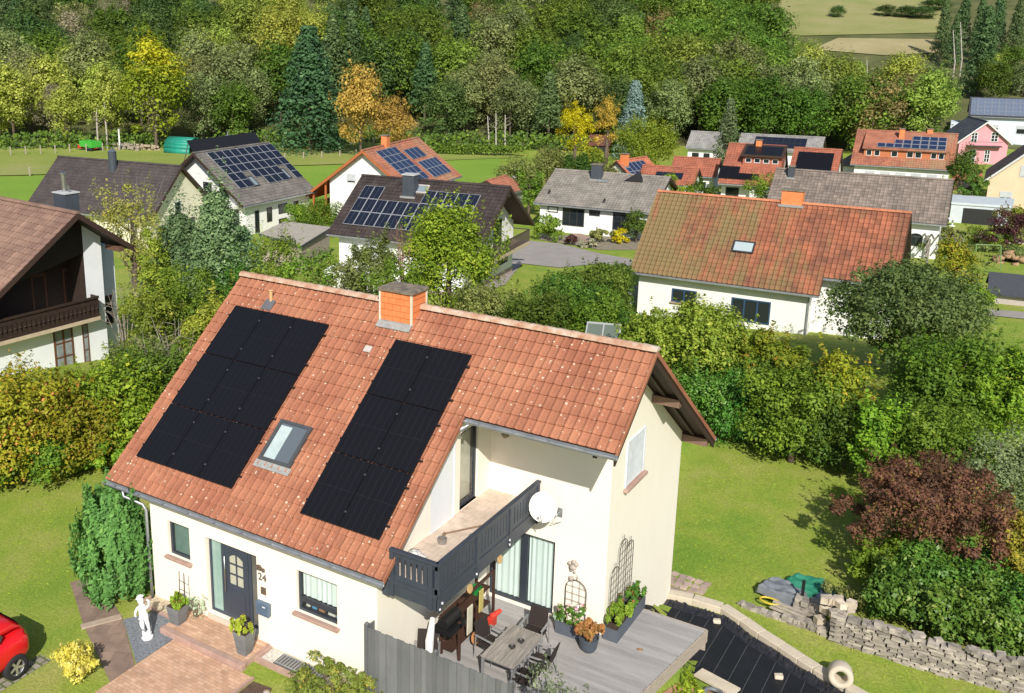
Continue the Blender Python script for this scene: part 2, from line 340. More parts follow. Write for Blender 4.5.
# ------------------------------------------------------------------ ground
def grass_mat(name, c1, c2, c3, sc=.5):
    m, t, b, N, Lk = nodes(name); MATS[name] = m
    b.inputs['Roughness'].default_value = .9; b.inputs['Specular IOR Level'].default_value = .1
    tc = N('ShaderNodeTexCoord'); src = tc.outputs['Object']
    n1 = N('ShaderNodeTexNoise'); n1.inputs['Scale'].default_value = sc; n1.inputs['Detail'].default_value = 7; n1.inputs['Roughness'].default_value = .68; Lk(src, n1.inputs[0])
    r = N('ShaderNodeValToRGB'); e = r.color_ramp.elements; e[0].position = .3; e[0].color = (*c2, 1); e[1].position = .72; e[1].color = (*c3, 1); q = e.new(.5); q.color = (*c1, 1)
    n0 = N('ShaderNodeTexNoise'); n0.inputs['Scale'].default_value = .11; n0.inputs['Detail'].default_value = 3; Lk(src, n0.inputs[0])
    ad = N('ShaderNodeMath'); ad.operation = 'MULTIPLY_ADD'; ad.inputs[1].default_value = .55; Lk(n0.outputs[0], ad.inputs[0])
    sb_ = N('ShaderNodeMath'); sb_.operation = 'SUBTRACT'; sb_.inputs[1].default_value = .275; Lk(n1.outputs[0], ad.inputs[2]); Lk(ad.outputs[0], sb_.inputs[0]); Lk(sb_.outputs[0], r.inputs[0])
    n2 = N('ShaderNodeTexNoise'); n2.inputs['Scale'].default_value = 14; n2.inputs['Detail'].default_value = 8; n2.inputs['Roughness'].default_value = .75; Lk(src, n2.inputs[0])
    mr = N('ShaderNodeMapRange'); mr.inputs['From Min'].default_value = .3; mr.inputs['From Max'].default_value = .7; mr.inputs['To Min'].default_value = .6; mr.inputs['To Max'].default_value = 1.3; Lk(n2.outputs[0], mr.inputs[0])
    s = N('ShaderNodeVectorMath'); s.operation = 'SCALE'; Lk(r.outputs[0], s.inputs[0]); Lk(mr.outputs[0], s.inputs['Scale']); Lk(s.outputs[0], b.inputs['Base Color'])
    bp = N('ShaderNodeBump'); bp.inputs['Strength'].default_value = .7; bp.inputs['Distance'].default_value = .05; Lk(n2.outputs[0], bp.inputs['Height']); Lk(bp.outputs[0], b.inputs['Normal'])
    return m
LAWN = grass_mat('lawn_grass', (.25, .315, .05), (.165, .275, .036), (.34, .34, .095), .5)
WOODFLOOR = grass_mat('forest_floor', (.11, .12, .045), (.07, .085, .03), (.15, .14, .065), .2)
MEADOW = grass_mat('meadow_grass', (.27, .31, .075), (.22, .28, .055), (.33, .32, .12), .06)
BRIGHT = grass_mat('bright_grass', (.21, .33, .045), (.18, .30, .04), (.25, .35, .065), .06)
HAY = grass_mat('hay_grass', (.26, .26, .10), (.2, .23, .07), (.31, .28, .13), .04)
STUB = grass_mat('stubble', (.34, .29, .15), (.27, .25, .12), (.38, .33, .19), .05)
def grid_lines(a, b, c, d, fine):
    xs = list(np.arange(b, c+1e-6, fine)); st = fine; x = c
    while x < d: st *= 1.16; x += min(st, 9); xs.append(x)
    st = fine; x = b; lo = []
    while x > a: st *= 1.16; x -= min(st, 9); lo.append(x)
    return np.array(lo[::-1]+xs)
gx = grid_lines(-620, -14, 24, 420, .5); gy = grid_lines(-70, -8, 30, 760, .5)
X, Y = np.meshgrid(gx, gy); Z = T(X, Y)
V = np.stack([X, Y, Z], -1).reshape(-1, 3); nx, ny = len(gx), len(gy)
I = (np.arange(ny-1)[:, None]*nx+np.arange(nx-1)[None]).ravel(); F = np.stack([I, I+1, I+nx+1, I+nx], 1)
me = bpy.data.meshes.new('ground'); me.from_pydata(V.tolist(), [], F.tolist()); me.materials.append(LAWN); me.materials.append(WOODFLOOR)
fc = V[F].mean(1); me.polygons.foreach_set('material_index', (sdist(fc[:, 0], fc[:, 1]) > 178).astype(int)); me.polygons.foreach_set('use_smooth', [True]*len(F))
tag(link_mesh('ground', me), kind='structure')
def drape(name, poly, m, dz=.02, step=1.0, kind='structure', zfun=T, parent=None):
    bm = bmesh.new(); vs = [bm.verts.new((p[0], p[1], 0)) for p in poly]; bm.faces.new(vs)
    P = np.array([[p[0], p[1]] for p in poly]); lo, hi = P.min(0), P.max(0)
    for ax in (0, 1):
        for q in np.arange(lo[ax]+step, hi[ax], step):
            co = [0, 0, 0]; co[ax] = q; no = [0, 0, 0]; no[ax] = 1
            bmesh.ops.bisect_plane(bm, geom=bm.verts[:]+bm.edges[:]+bm.faces[:], plane_co=co, plane_no=no)
    for v in bm.verts: v.co.z = float(zfun(v.co.x, v.co.y))+dz
    bmesh.ops.recalc_face_normals(bm, faces=bm.faces)
    me = bpy.data.meshes.new(name); bm.to_mesh(me); bm.free()
    if len(me.polygons) and me.polygons[0].normal.z < 0: me.flip_normals()
    me.materials.append(m); me.update(); o = link_mesh(name, me, parent)
    if kind: tag(o, kind=kind)
    return o
def gp(pxs): return [on_ground(*p)[:2] for p in pxs]
# valley meadow: an olive band in front of the wood, a brighter mown strip nearer the houses
drape('meadow', gp([(-140, 178), (-140, 152), (120, 150), (330, 141), (420, 147), (505, 152), (520, 158), (330, 165), (120, 172), (20, 176)]), MEADOW, .12, 4)
drape('mown_field', gp([(-140, 235), (-140, 179), (20, 177), (120, 173), (330, 166), (500, 159), (505, 190), (480, 205), (300, 225), (100, 235)]), BRIGHT, .12, 4)
drape('hill_field', gp([(770, 37), (780, -4), (940, -4), (950, 33)]), HAY, .2, 4)
drape('stubble_field', gp([(812, 50), (838, 38.5), (940, 40), (944, 53), (885, 56)]), STUB, .2, 4)
# ------------------------------------------------------------------ shared materials
CREAM = mat('cream_render', (.84, .785, .675), (.815, .755, .64), .85, 1.2, .2, 60, stretch=(1.2, 1.2, .5))
WHITE = mat('white_render', (.78, .78, .76), (.72, .72, .69), .85, .8, .1, 40)
ANTHR = mat('anthracite_paint', (.045, .055, .075), (.038, .046, .062), .45, 3)
ZINC = mat('zinc', (.42, .44, .46), (.3, .32, .34), .45, 3, metal=.6)
TILE = tile_mat('terracotta_tile', (.375, .160, .090), (.285, .108, .062), lich=1.08, tint=.085)
RIDGE = mat('mortared_ridge', (.50, .42, .34), (.34, .16, .10), .9, 3.2, .4, c3=(.44, .29, .2))
WOOD = mat('stained_eaves_wood', (.055, .03, .02), (.032, .018, .013), .7, 8, .2, stretch=(1, 6, 6))
PVB = mat('black_solar_glass', (.0085, .0085, .0105), (.0065, .0065, .008), .32, 40, spec=.3)
PVF = mat('black_solar_frame', (.008, .008, .01), None, .4)
SILL = mat('red_sandstone', (.43, .29, .235), (.34, .215, .175), .8, 5, .3)
CURT = mat('pale_curtain', (.66, .72, .69), (.62, .68, .65), .9, 2)
CLEAR = clear_mat()
DARKG = glass_mat('dark_glass')
def tile_plane(mb, org, ux, up, nrm, width, length, tw=.225, rh=.34, wave=.032, lift=.04, segs=4, m=0, jit=.0):
    """interlocking pantiles as real geometry: one wave per tile, stepped rows"""
    org, ux, up, nrm = (np.array(q, float) for q in (org, ux, up, nrm)); nc = max(1, round(width/tw)); tw = width/nc; nr = max(1, round(length/rh)); rh = length/nr
    xs = np.arange(segs+1)/segs; prof = wave*(np.maximum(0, np.cos(2*np.pi*xs))**1.0*1.0)
    for r in range(nr):
        for c in range(nc):
            tn = random.random(); j = random.uniform(-1, 1)*jit; i0 = len(mb.v)
            for k in range(segs+1):
                x = (c+xs[k])*tw
                for (y, h) in ((r*rh, 0.0), (r*rh-.012, prof[k]+lift+j), ((r+1)*rh, prof[k]+.004)):
                    mb.v.append(tuple(org+ux*x+up*y+nrm*h))
            for k in range(segs):
                a = i0+k*3; b = a+3
                mb.f.append((a+1, b+1, b+2, a+2)); mb.f.append((a, b, b+1, a+1)); mb.mi += [m, m]; mb.tn += [tn, tn]
    return mb
def ridge_caps(mb, a, b, r=.11, seg=.36, m=0):
    a, b = np.array(a, float), np.array(b, float); L = np.linalg.norm(b-a); n = max(1, round(L/seg)); d = (b-a)/n
    sx = np.cross(d/np.linalg.norm(d), (0, 0, 1)); sx /= np.linalg.norm(sx)
    for i in range(n):
        p, q = a+d*i, a+d*(i+1.04); i0 = len(mb.v); tn = random.random(); rr = (r*1.08, r*.94)
        for P, R_ in ((p, rr[0]), (q, rr[1])):
            for k in range(6):
                t = math.pi*k/5; mb.v.append(tuple(P+sx*math.cos(t)*R_*1.25+np.array([0, 0, math.sin(t)*R_-.03])))
        for k in range(5):
            mb.f.append((i0+k, i0+k+1, i0+6+k+1, i0+6+k)); mb.mi.append(m); mb.tn.append(tn)
        mb.f.append(tuple(i0+k for k in range(5, -1, -1))); mb.f.append(tuple(i0+6+k for k in range(6))); mb.mi += [m, m]; mb.tn += [tn, tn]
    return mb
def pv_mesh(name, wd, ht, th, glass, frame, fr=.02, cells=None, cellm=None):
    mb = MB(); mb.box(0, wd, 0, ht, 0, th, 1); mb.quad((fr, fr, th+.003), (wd-fr, fr, th+.003), (wd-fr, ht-fr, th+.003), (fr, ht-fr, th+.003), 0)
    if cells:
        for k in range(1, cells[0]): x = wd*k/cells[0]; mb.quad((x-.006, fr, th+.005), (x+.006, fr, th+.005), (x+.006, ht-fr, th+.005), (x-.006, ht-fr, th+.005), 2)
        for k in range(1, cells[1]): y = ht*k/cells[1]; mb.quad((fr, y-.006, th+.006), (wd-fr, y-.006, th+.006), (wd-fr, y+.006, th+.006), (fr, y+.006, th+.006), 2)
    return mb.mesh(name, [glass, frame, cellm or frame])
def basis(o, x, y, z, p):
    return Matrix(((x[0], y[0], z[0], p[0]), (x[1], y[1], z[1], p[1]), (x[2], y[2], z[2], p[2]), (0, 0, 0, 1)))
# ------------------------------------------------------------------ main house (local axes = world axes)
L1, HE, SL, VR, OF, OL, LT, ORR, E1, ZU, RV, DP, WD = 7.276, 3.437, .67112, 5.4106, .184, 1.426, 10.611, .808, 7.578, 6.137, 10.9925, 5.157, 10.52
tg, cs, sn = math.tan(SL), math.cos(SL), math.sin(SL); ZR = HE+tg*(VR+OF); TG2 = tg*.935; C2 = 1/math.hypot(1, TG2); S2 = TG2*C2; VU = (ZU-HE)/tg-OF
def rz_f(y): return HE+tg*(y+OF)                    # upper face of the front slope
def rz(y): return rz_f(y) if y <= VR else ZR-TG2*(y-VR)
house = empty('house', (0, 0, 0), 0, 'cream rendered house with orange tiled roof, black solar panels and dark balcony', 'house')
GB = -1.6
def wall_holes(mb, o, u, wd, z0, z1, holes, nrm, depth=.16, m=0, th=.3):
    """wall face with rectangular openings and their reveals; o base corner, u unit direction, holes (u0,u1,z0,z1)"""
    o, u, nrm = (np.array(q, float) for q in (o, u, nrm)); us = sorted({0, wd, *[h[0] for h in holes], *[h[1] for h in holes]}); zs = sorted({z0, z1, *[h[2] for h in holes], *[h[3] for h in holes]})
    P = lambda a, z, d=0: o+u*a+np.array([0, 0, z-o[2]])-nrm*d
    for a, b in zip(us, us[1:]):
        for c, d in zip(zs, zs[1:]):
            if any(h[0] <= (a+b)/2 <= h[1] and h[2] <= (c+d)/2 <= h[3] for h in holes): continue
            mb.quad(P(a, c), P(b, c), P(b, d), P(a, d), m)
    for a, b, c, d in holes:
        mb.quad(P(a, c), P(a, d), P(a, d, depth), P(a, c, depth), m); mb.quad(P(b, d), P(b, c), P(b, c, depth), P(b, d, depth), m)
        mb.quad(P(a, c), P(a, c, depth), P(b, c, depth), P(b, c), m); mb.quad(P(a, d, depth), P(a, d), P(b, d), P(b, d, depth), m)
WIN = [(.63, 1.41, 1.78, 2.76), (4.94, 6.15, 1.66, 2.76), (1.97, 3.69, .56, 2.70)]
PDW = (.03, 1.94, .29, 2.42)     # patio doors, u along the terrace wall
BDR = (3.6, 4.5, 3.42, 5.5)      # balcony door, along the return wall
mb = MB()
wall_holes(mb, (0, 0, GB), (1, 0, 0), L1, GB, rz(0)-.16, WIN, (0, -1, 0))
wall_holes(mb, (L1, DP, GB), (1, 0, 0), LT-L1, GB, rz(DP)-.18, [PDW], (0, -1, 0))
und = lambda y: rz(y)-.17
# return wall: rectangle with the door hole, then the sloping head
wall_holes(mb, (L1, 0, GB), (0, 1, 0), DP, GB, 3.42, [], (1, 0, 0))
mb.poly([(L1, 0, 3.42), (L1, 3.6, 3.42), (L1, 3.6, 5.5), (L1, (5.5+.17-HE)/tg-OF, 5.5), (L1, 0, und(0))])
mb.poly([(L1, 3.6, 5.5), (L1, 4.5, 5.5), (L1, 4.5, und(4.5)), (L1, (5.5+.17-HE)/tg-OF, 5.5)])
mb.poly([(L1, 4.5, 3.42), (L1, DP, 3.42), (L1, DP, und(DP)), (L1, 4.5, und(4.5))])
for a in (3.6, 4.5): mb.quad((L1, a, 3.42), (L1, a, 5.5), (L1-.12, a, 5.5), (L1-.12, a, 3.42))
# gables and back
mb.poly([(LT, DP, GB), (LT, WD, GB), (LT, WD, und(WD)), (LT, VR, und(VR)), (LT, DP, und(DP))])
mb.poly([(0, WD, GB), (0, 0, GB), (0, 0, und(0)), (0, VR, und(VR)), (0, WD, und(WD))])
mb.poly([(LT, WD, GB), (0, WD, GB), (0, WD, und(WD)), (LT, WD, und(WD))])
walls = mb.build('wall', [CREAM], house)
mb = MB(); mb.box(-.01, L1-.004, -.022, 0, GB, .36); mb.build('plinth', mat('plinth_render', (.62, .53, .40), (.5, .41, .3), .9, 3, .2), house)
# roof: slabs (soffit and barge boards in wood) with the tile coverings as sub-parts
LR = LT+ORR
mb = MB()
th = .13
def slab(x0, x1, y0, y1, zf, m=0):
    mb.prism([(x0, y0, zf(y0)-.03), (x0, y1, zf(y1)-.03), (x0, y1, zf(y1)-th), (x0, y0, zf(y0)-th)], (x1-x0, 0, 0), m)
slab(-OL, E1, -OF, VU, rz_f); slab(-OL, LR, VU, VR, rz_f); slab(-OL, LR, VR, RV, lambda y: ZR-TG2*(y-VR))
roof = mb.build('roof', [WOOD], house)
mb = MB()
tile_plane(mb, (-OL, -OF, HE), (1, 0, 0), (0, cs, sn), (0, -sn, cs), E1+OL, (VU+OF)/cs)
tile_plane(mb, (-OL, VU, ZU), (1, 0, 0), (0, cs, sn), (0, -sn, cs), LR+OL, (VR-VU)/cs-.03)
# verge tiles closing the free edges
for x0, y0, y1 in ((-OL, -OF, VR), (E1, -OF, VU), (LR, VU, VR)):
    mb.obox((x0-.03, y0, rz_f(y0)-.1), (.05, 0, 0), (0, y1-y0, (y1-y0)*tg), (0, 0, .135), 0)
mb.build('front_tiles', [TILE], roof)
mb = MB(); tile_plane(mb, (LR, RV, ZR-TG2*(RV-VR)), (-1, 0, 0), (0, -C2, S2), (0, S2, C2), LR+OL, (RV-VR)/C2-.03, segs=3)
for x0 in (-OL, LR): mb.obox((x0-.03, VR, ZR-.1), (.05, 0, 0), (0, RV-VR, -(RV-VR)*TG2), (0, 0, .135), 0)
mb.build('rear_tiles', [TILE], roof)
mb = MB(); ridge_caps(mb, (-OL-.03, VR, ZR+.06), (LR+.03, VR, ZR+.06)); mb.build('ridge_cap', [RIDGE], roof)
mb = MB()   # barge boards and purlins under the right verge
for y0, y1, f in ((VU, VR, rz_f), (VR, RV, lambda y: ZR-TG2*(y-VR))):
    mb.prism([(LR-.06, y0, f(y0)-.131), (LR-.06, y1, f(y1)-.131), (LR-.06, y1, f(y1)-.3), (LR-.06, y0, f(y0)-.3)], (.045, 0, 0))
    mb.prism([(LR-.55, y0, f(y0)-.131), (LR-.55, y1, f(y1)-.131), (LR-.55, y1, f(y1)-.22), (LR-.55, y0, f(y0)-.22)], (.1, 0, 0))
mb.build('barge_board', [WOOD], roof)
PURL = mat('purlin_wood', (.2, .12, .085), (.14, .085, .06), .7, 8, stretch=(5, 1, 1))
for yy, zz in ((VR+2.35, -.0), (WD+.05, -.02), (VR, 0)):
    b_ = MB(); z = rz(yy)-.32; b_.box(LT-.05, LR-.08, yy-.09, yy+.09, z-.1, z+.12); b_.build('purlin', [PURL], roof)
# gutters and downpipes
def gutter(name, x0, x1, y, z, parent):
    m = MB(); n = 7
    for k in range(n):
        a, b = math.pi+math.pi*k/n, math.pi+math.pi*(k+1)/n
        m.quad((x0, y+.07*math.cos(a), z+.07*math.sin(a)), (x1, y+.07*math.cos(a), z+.07*math.sin(a)), (x1, y+.07*math.cos(b), z+.07*math.sin(b)), (x0, y+.07*math.cos(b), z+.07*math.sin(b)))
    m.box(x0, x1, y-.078, y-.066, z-.005, z+.012); m.box(x0, x1, y+.064, y+.072, z-.06, z+.03)
    for x in (x0, x1-.01): m.poly([(x, y+.07*math.cos(math.pi+math.pi*k/n), z+.07*math.sin(math.pi+math.pi*k/n)) for k in range(n+1)])
    for x in np.arange(x0+.4, x1, .9): m.box(x, x+.025, y-.08, y+.1, z-.005, z+.012)
    return m.build(name, [ZINC], parent)
gutter('gutter', -OL-.02, E1+.02, -OF-.07, HE-.06, house); gutter('gutter', E1+.05, LR+.03, VU-.07, ZU-.06, house); gutter('gutter', -OL, LR, RV+.08, ZR-TG2*(RV-VR)-.06, house)
mb = MB(); mb.tube([(-.72, -OF-.07, HE-.12), (-.70, -OF-.07, HE-.28), (-.15, -.1, HE-.42), (-.07, -.08, HE-.55), (-.06, -.07, .2)], .042, 10); mb.build('downpipe', [ZINC], house, smooth=True)
mb = MB(); mb.tube([(E1+.16, VU-.08, ZU-.1), (E1+.12, VU-.1, ZU-.22), (E1-.04, VU-.16, ZU-.3), (E1-.12, VU-.28, ZU-.36), (E1-.18, VU-.4, ZU-.46)], .058, 10); mb.build('gutter_spout', [ZINC], house, smooth=True)
# solar panels: 3x3 and 2x3, black on black
pv = pv_mesh('solar_panel', 1.125, 1.71, .035, PVB, PVF, .012, (6, 2), mat('solar_cell_gap', (.0125, .0125, .015), None, .5))
for x0, s0, nc in ((-.86, .82, 3), (4.79, .80, 2)):
    for i in range(nc):
        for j in range(3):
            o = link_mesh('solar_panel', pv, house); s = s0+j*1.738; off = .085
            p = np.array([x0+i*1.15, -OF+s*cs-off*sn, HE+s*sn+off*cs]); o.matrix_local = basis(o, (1, 0, 0), (0, cs, sn), (0, -sn, cs), p)
            if j == 0 and i == nc-1: pass
    rl = MB()
    for j in range(3):
        for k in (.35, 1.35):
            s = s0+j*1.738+k; p = np.array([x0-.05, -OF+s*cs-.045*sn, HE+s*sn+.045*cs]); rl.obox(p, (nc*1.145+.12, 0, 0), np.array([0, cs, sn])*.04, np.array([0, -sn, cs])*.05)
            for i in range(nc+1):
                mi_ = 1 if 0 < i < nc else 0
                q = np.array([x0-.02+i*1.145-.012, -OF+s*cs-.11*sn, HE+s*sn+.11*cs]); rl.obox(q, (.045, 0, 0), np.array([0, cs, sn])*.045, np.array([0, -sn, cs])*.014, mi_)
    rl.build('mounting_rail', [mat('rail_metal', (.05, .05, .055), None, .4, metal=.7), mat('clamp_metal', (.06, .06, .063), None, .5)], house)
# roof window
def roofpt(x, s, o=0): return np.array([x, -OF+s*cs-o*sn, HE+s*sn+o*cs])
uS, uN = np.array([0, cs, sn]), np.array([0, -sn, cs])
def roof_frame(name, x0, x1, s0, s1, parent, fm, gm, fr=.09, ht=.1):
    m = MB()
    for a, b, c, d in ((x0, x1, s0, s0+fr), (x0, x1, s1-fr, s1), (x0, x0+fr, s0+fr, s1-fr), (x1-fr, x1, s0+fr, s1-fr)):
        m.obox(roofpt(a, c), (b-a, 0, 0), uS*(d-c), uN*ht)
    return m
rw = roof_frame('roof_window', 2.80, 3.82, 1.78, 2.98, house, ANTHR, CLEAR).build('roof_window', [mat('roof_window_frame', (.07, .075, .08), None, .4)], house)
m = MB(); a, b, c, d = 2.89, 3.73, 1.87, 2.89
m.quad(roofpt(a, c, .07), roofpt(b, c, .07), roofpt(b, d, .07), roofpt(a, d, .07)); m.build('pane', [glass_mat('roof_pane', (.10, .12, .14), .03)], rw)
m = MB(); m.quad(roofpt(a+.02, c, .074), roofpt(a+.38, c, .074), roofpt(a+.38, d-.06, .074), roofpt(a+.02, d-.06, .074)); m.build('blind', [mat('pale_blind', (.42, .5, .5), None, .6)], rw)
m = MB(); m.obox(roofpt(2.74, 1.58, .045), (1.14, 0, 0), uS*.2, uN*.012)
m.build('flashing', [mat('lead_flashing', (.33, .33, .32), (.24, .24, .23), .6, 8, .4)], rw)
# chimney
ch = MB(); bx0, bx1, by0, by1 = 3.97, 4.97, 4.90, 5.62
CHM = brick_mat('chimney_slates', (.74, .25, .085), (.62, .2, .07), (.3, .1, .04), 1, .28, .16, .6, 'Generated', 0, .006)
CHM = mat('chimney_cladding', (.72, .235, .085), (.62, .19, .065), .6, 3)
chim = ch.box(bx0, bx1, by0, by1, 7.0, 8.36).build('chimney', [CHM], house)
m = MB()
for r in range(6):      # shingle courses of the cladding, each a little proud
    z = 7.35+r*.17
    m.box(bx0-.008, bx1+.008, by0-.012, by0-.001, z, z+.006); m.box(bx1+.001, bx1+.012, by0, by1, z, z+.006)
    for k in range(4):
        x = bx0+(k+(.5 if r % 2 else .0))*.25+.02
        if x < bx1: m.box(x, x+.006, by0-.01, by0-.001, z, z+.17)
    for k in range(3):
        y = by0+(k+(.5 if r % 2 else .0))*.24+.02
        if y < by1: m.box(bx1+.001, bx1+.01, y, y+.006, z, z+.17)
m.build('cladding_joint', [mat('chimney_joint', (.50, .155, .055), None, .8)], chim)
for x, y in ((bx0, by0), (bx1, by0), (bx1, by1), (bx0, by1)):
    m = MB(); m.box(x-.025, x+.025, y-.025, y+.025, 7.2, 8.37); m.build('corner_strip', [mat('corner_strip', (.7, .62, .5), None, .5)], chim)
m = MB(); m.box(bx0-.06, bx1+.06, by0-.06, by1+.06, 8.36, 8.44); m.build('chimney_cap', [mat('weathered_concrete', (.26, .21, .155), (.09, .08, .065), .95, 6, .6)], chim, bevel=.015)
m = MB(); m.obox((bx0-.03, 4.72, rz_f(4.72)+.05), (1.06, 0, 0), (0, .17, .17*tg), (0, -.02, .03)); m.box(bx0-.03, bx1+.03, by0-.02, by0-.001, rz_f(4.88)-.02, rz_f(4.88)+.1)
m.build('flashing', [mat('lead_flashing', (.33, .33, .32))], chim)
# vent pipe, small roof fittings
m = MB(); p = roofpt(.18, 6.4); m.tube([p, p+np.array([0, 0, .38])], .05, 10); m.lathe([(.0, .4), (.075, .38), (.075, .36), (.0, .36)], p, 10)
vp = m.build('vent_pipe', [mat('clay_pipe', (.62, .38, .18), None, .7)], house, smooth=False)
m = MB(); m.obox(roofpt(.0, 6.1, .05), (.36, 0, 0), uS*.36, uN*.02); m.build('flashing', [mat('dark_lead', (.12, .12, .13), None, .6)], vp)
m = MB(); p = roofpt(4.0, 5.45, .04); m.obox(p, (.22, 0, 0), uS*.2, uN*.06); m.build('roof_vent', [mat('grey_cap', (.5, .45, .42), None, .7)], house, bevel=.02)
# ------------------------------------------------------------------ windows and doors of the main house
FRM = mat('anthracite_frame', (.035, .042, .055), None, .4)
def frame_mb(o, u, nrm, wd, ht, fr, th, mull=(), rails=()):
    """frame bars in a wall opening: o bottom-left corner, u along, nrm outward"""
    o, u, nrm = (np.array(q, float) for q in (o, u, nrm)); z = np.array([0, 0, 1.]); m = MB()
    def bar(a, b, c, d): m.obox(o+u*a+z*c-nrm*th, u*(b-a), z*(d-c), nrm*th)
    bar(0, wd, 0, fr); bar(0, wd, ht-fr, ht); bar(0, fr, fr, ht-fr); bar(wd-fr, wd, fr, ht-fr)
    for x, w_ in mull: bar(x-w_/2, x+w_/2, fr, ht-fr)
    for z_, w_ in rails: bar(fr, wd-fr, z_-w_/2, z_+w_/2)
    return m
def pane_mb(o, u, nrm, wd, ht, back=.03):
    o, u, nrm = (np.array(q, float) for q in (o, u, nrm)); z = np.array([0, 0, 1.]); p = o-nrm*back
    return MB().quad(p, p+u*wd, p+u*wd+z*ht, p+z*ht)
def curtain_mb(o, u, nrm, wd, ht, back=.12, folds=9, amp=.012):
    o, u, nrm = (np.array(q, float) for q in (o, u, nrm)); z = np.array([0, 0, 1.]); m = MB(); n = folds*6
    f = lambda k: o+u*wd*k/n-nrm*(back+amp*math.sin(k*2*math.pi/6)+amp*.6*math.sin(k*1.3))
    for k in range(n): m.quad(f(k), f(k+1), f(k+1)+z*ht, f(k)+z*ht)
    return m
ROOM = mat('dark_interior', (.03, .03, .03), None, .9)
def window(parent, o, u, nrm, wd, ht, depth=.085, fr=.075, mull=(), rails=(), curtain=None, sill=True, fm=None, sillm=None, so=.12):
    """a window: frame (the part), with pane, curtain and sill as sub-parts"""
    o, u, nrm = (np.array(q, float) for q in (o, u, nrm)); of = o-nrm*depth
    w_ = frame_mb(of, u, nrm, wd, ht, fr, .07, mull, rails).build('window', [fm or FRM], parent, bevel=.006)
    pane_mb(of+u*fr*.5+np.array([0, 0, fr*.5]), u, nrm, wd-fr, ht-fr).build('pane', [CLEAR], w_)
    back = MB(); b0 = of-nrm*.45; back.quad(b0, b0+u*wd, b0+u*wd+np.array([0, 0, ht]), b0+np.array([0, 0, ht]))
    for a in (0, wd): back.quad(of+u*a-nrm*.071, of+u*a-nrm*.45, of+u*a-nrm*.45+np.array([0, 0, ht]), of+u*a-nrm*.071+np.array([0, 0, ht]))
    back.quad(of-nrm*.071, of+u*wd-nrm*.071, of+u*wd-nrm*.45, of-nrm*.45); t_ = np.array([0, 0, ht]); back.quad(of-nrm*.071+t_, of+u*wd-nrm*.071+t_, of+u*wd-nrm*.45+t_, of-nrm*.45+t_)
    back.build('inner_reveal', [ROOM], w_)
    if curtain:
        a, b, c, d = curtain; curtain_mb(of+u*a+np.array([0, 0, c]), u, nrm, b-a, d-c, .11, max(3, int((b-a)*7))).build('curtain', [CURT], w_, smooth=True)
    if sill:
        s_ = MB(); s_.obox(o-u*.07-nrm*(depth-.02)+np.array([0, 0, -.075]), u*(wd+.14), nrm*(depth-.02+so), (0, 0, .073)); s_.build('sill', [sillm or SILL], w_, bevel=.008)
    return w_
fx = (1, 0, 0); fn = (0, -1, 0)
w1 = window(house, (.63, 0, 1.78), fx, fn, .78, .98)
MB().quad((.66, .2, 1.8), (1.38, .2, 1.8), (1.38, .2, 2.74), (.66, .2, 2.74)).build('curtain', [mat('green_glass_backing', (.17, .24, .21), (.12, .18, .16), .7, 2)], w1)  # no curtain here: added sheet, its colour gives the pane a dark green look
w2 = window(house, (4.94, 0, 1.66), fx, fn, 1.21, 1.10, rails=((.30, .13),), curtain=(.06, 1.16, .36, 1.06))
m = MB()   # things on the inner ledge behind the lower pane
for k, (a, b, hh) in enumerate(((.12, .1, .14), (.3, .12, .2), (.5, .16, .15), (.78, .2, .12), (1.02, .1, .16))): m.box(4.94+a, 4.94+a+b, .21, .27, 1.72, 1.72+hh, k % 3)
m.build('ledge_ornament', [mat('ornament_white', (.7, .68, .62), None, .6), mat('ornament_blue', (.12, .35, .55), None, .6), mat('ornament_brown', (.35, .2, .12), None, .6)], w2)
# front door with two side lights
DB = mat('door_blue_grey', (.045, .056, .078), (.04, .05, .07), .42, 3)
m = MB(); X0, X1, Z0, Z1, yd = 1.97, 3.69, .56, 2.70, .13
for a, b in ((X0, X0+.06), (X0+.41, X0+.5), (X1-.4, X1-.31), (X1-.06, X1)): m.box(a, b, yd, yd+.07, Z0, Z1)
for c, d in ((Z0, Z0+.06), (Z1-.06, Z1)): m.box(X0+.06, X1-.06, yd+.001, yd+.07, c, d)
m.build('door_frame', [DB], house, bevel=.006)
m = MB(); dx0, dx1 = X0+.505, X1-.405; gx0, gx1, gz0, gz1 = dx0+.17, dx1-.17, Z0+.98, Z1-.3
for a, b, c, d in ((dx0, gx0, Z0+.065, Z1-.065), (gx1, dx1, Z0+.065, Z1-.065), (gx0, gx1, Z0+.065, gz0), (gx0, gx1, gz1, Z1-.065)): m.box(a, b, yd-.01, yd+.05, c, d)
for a, b, c, d in ((dx0+.12, dx1-.12, Z0+.16, Z0+.82),): m.box(a, b, yd-.022, yd-.01, c, d)
for k in (1,): m.box(gx0+(gx1-gx0)*k/2-.018, gx0+(gx1-gx0)*k/2+.018, yd, yd+.03, gz0, gz1)
for k in (1, 2): m.box(gx0, gx1, yd+.001, yd+.029, gz0+(gz1-gz0)*k/3-.018, gz0+(gz1-gz0)*k/3+.018)
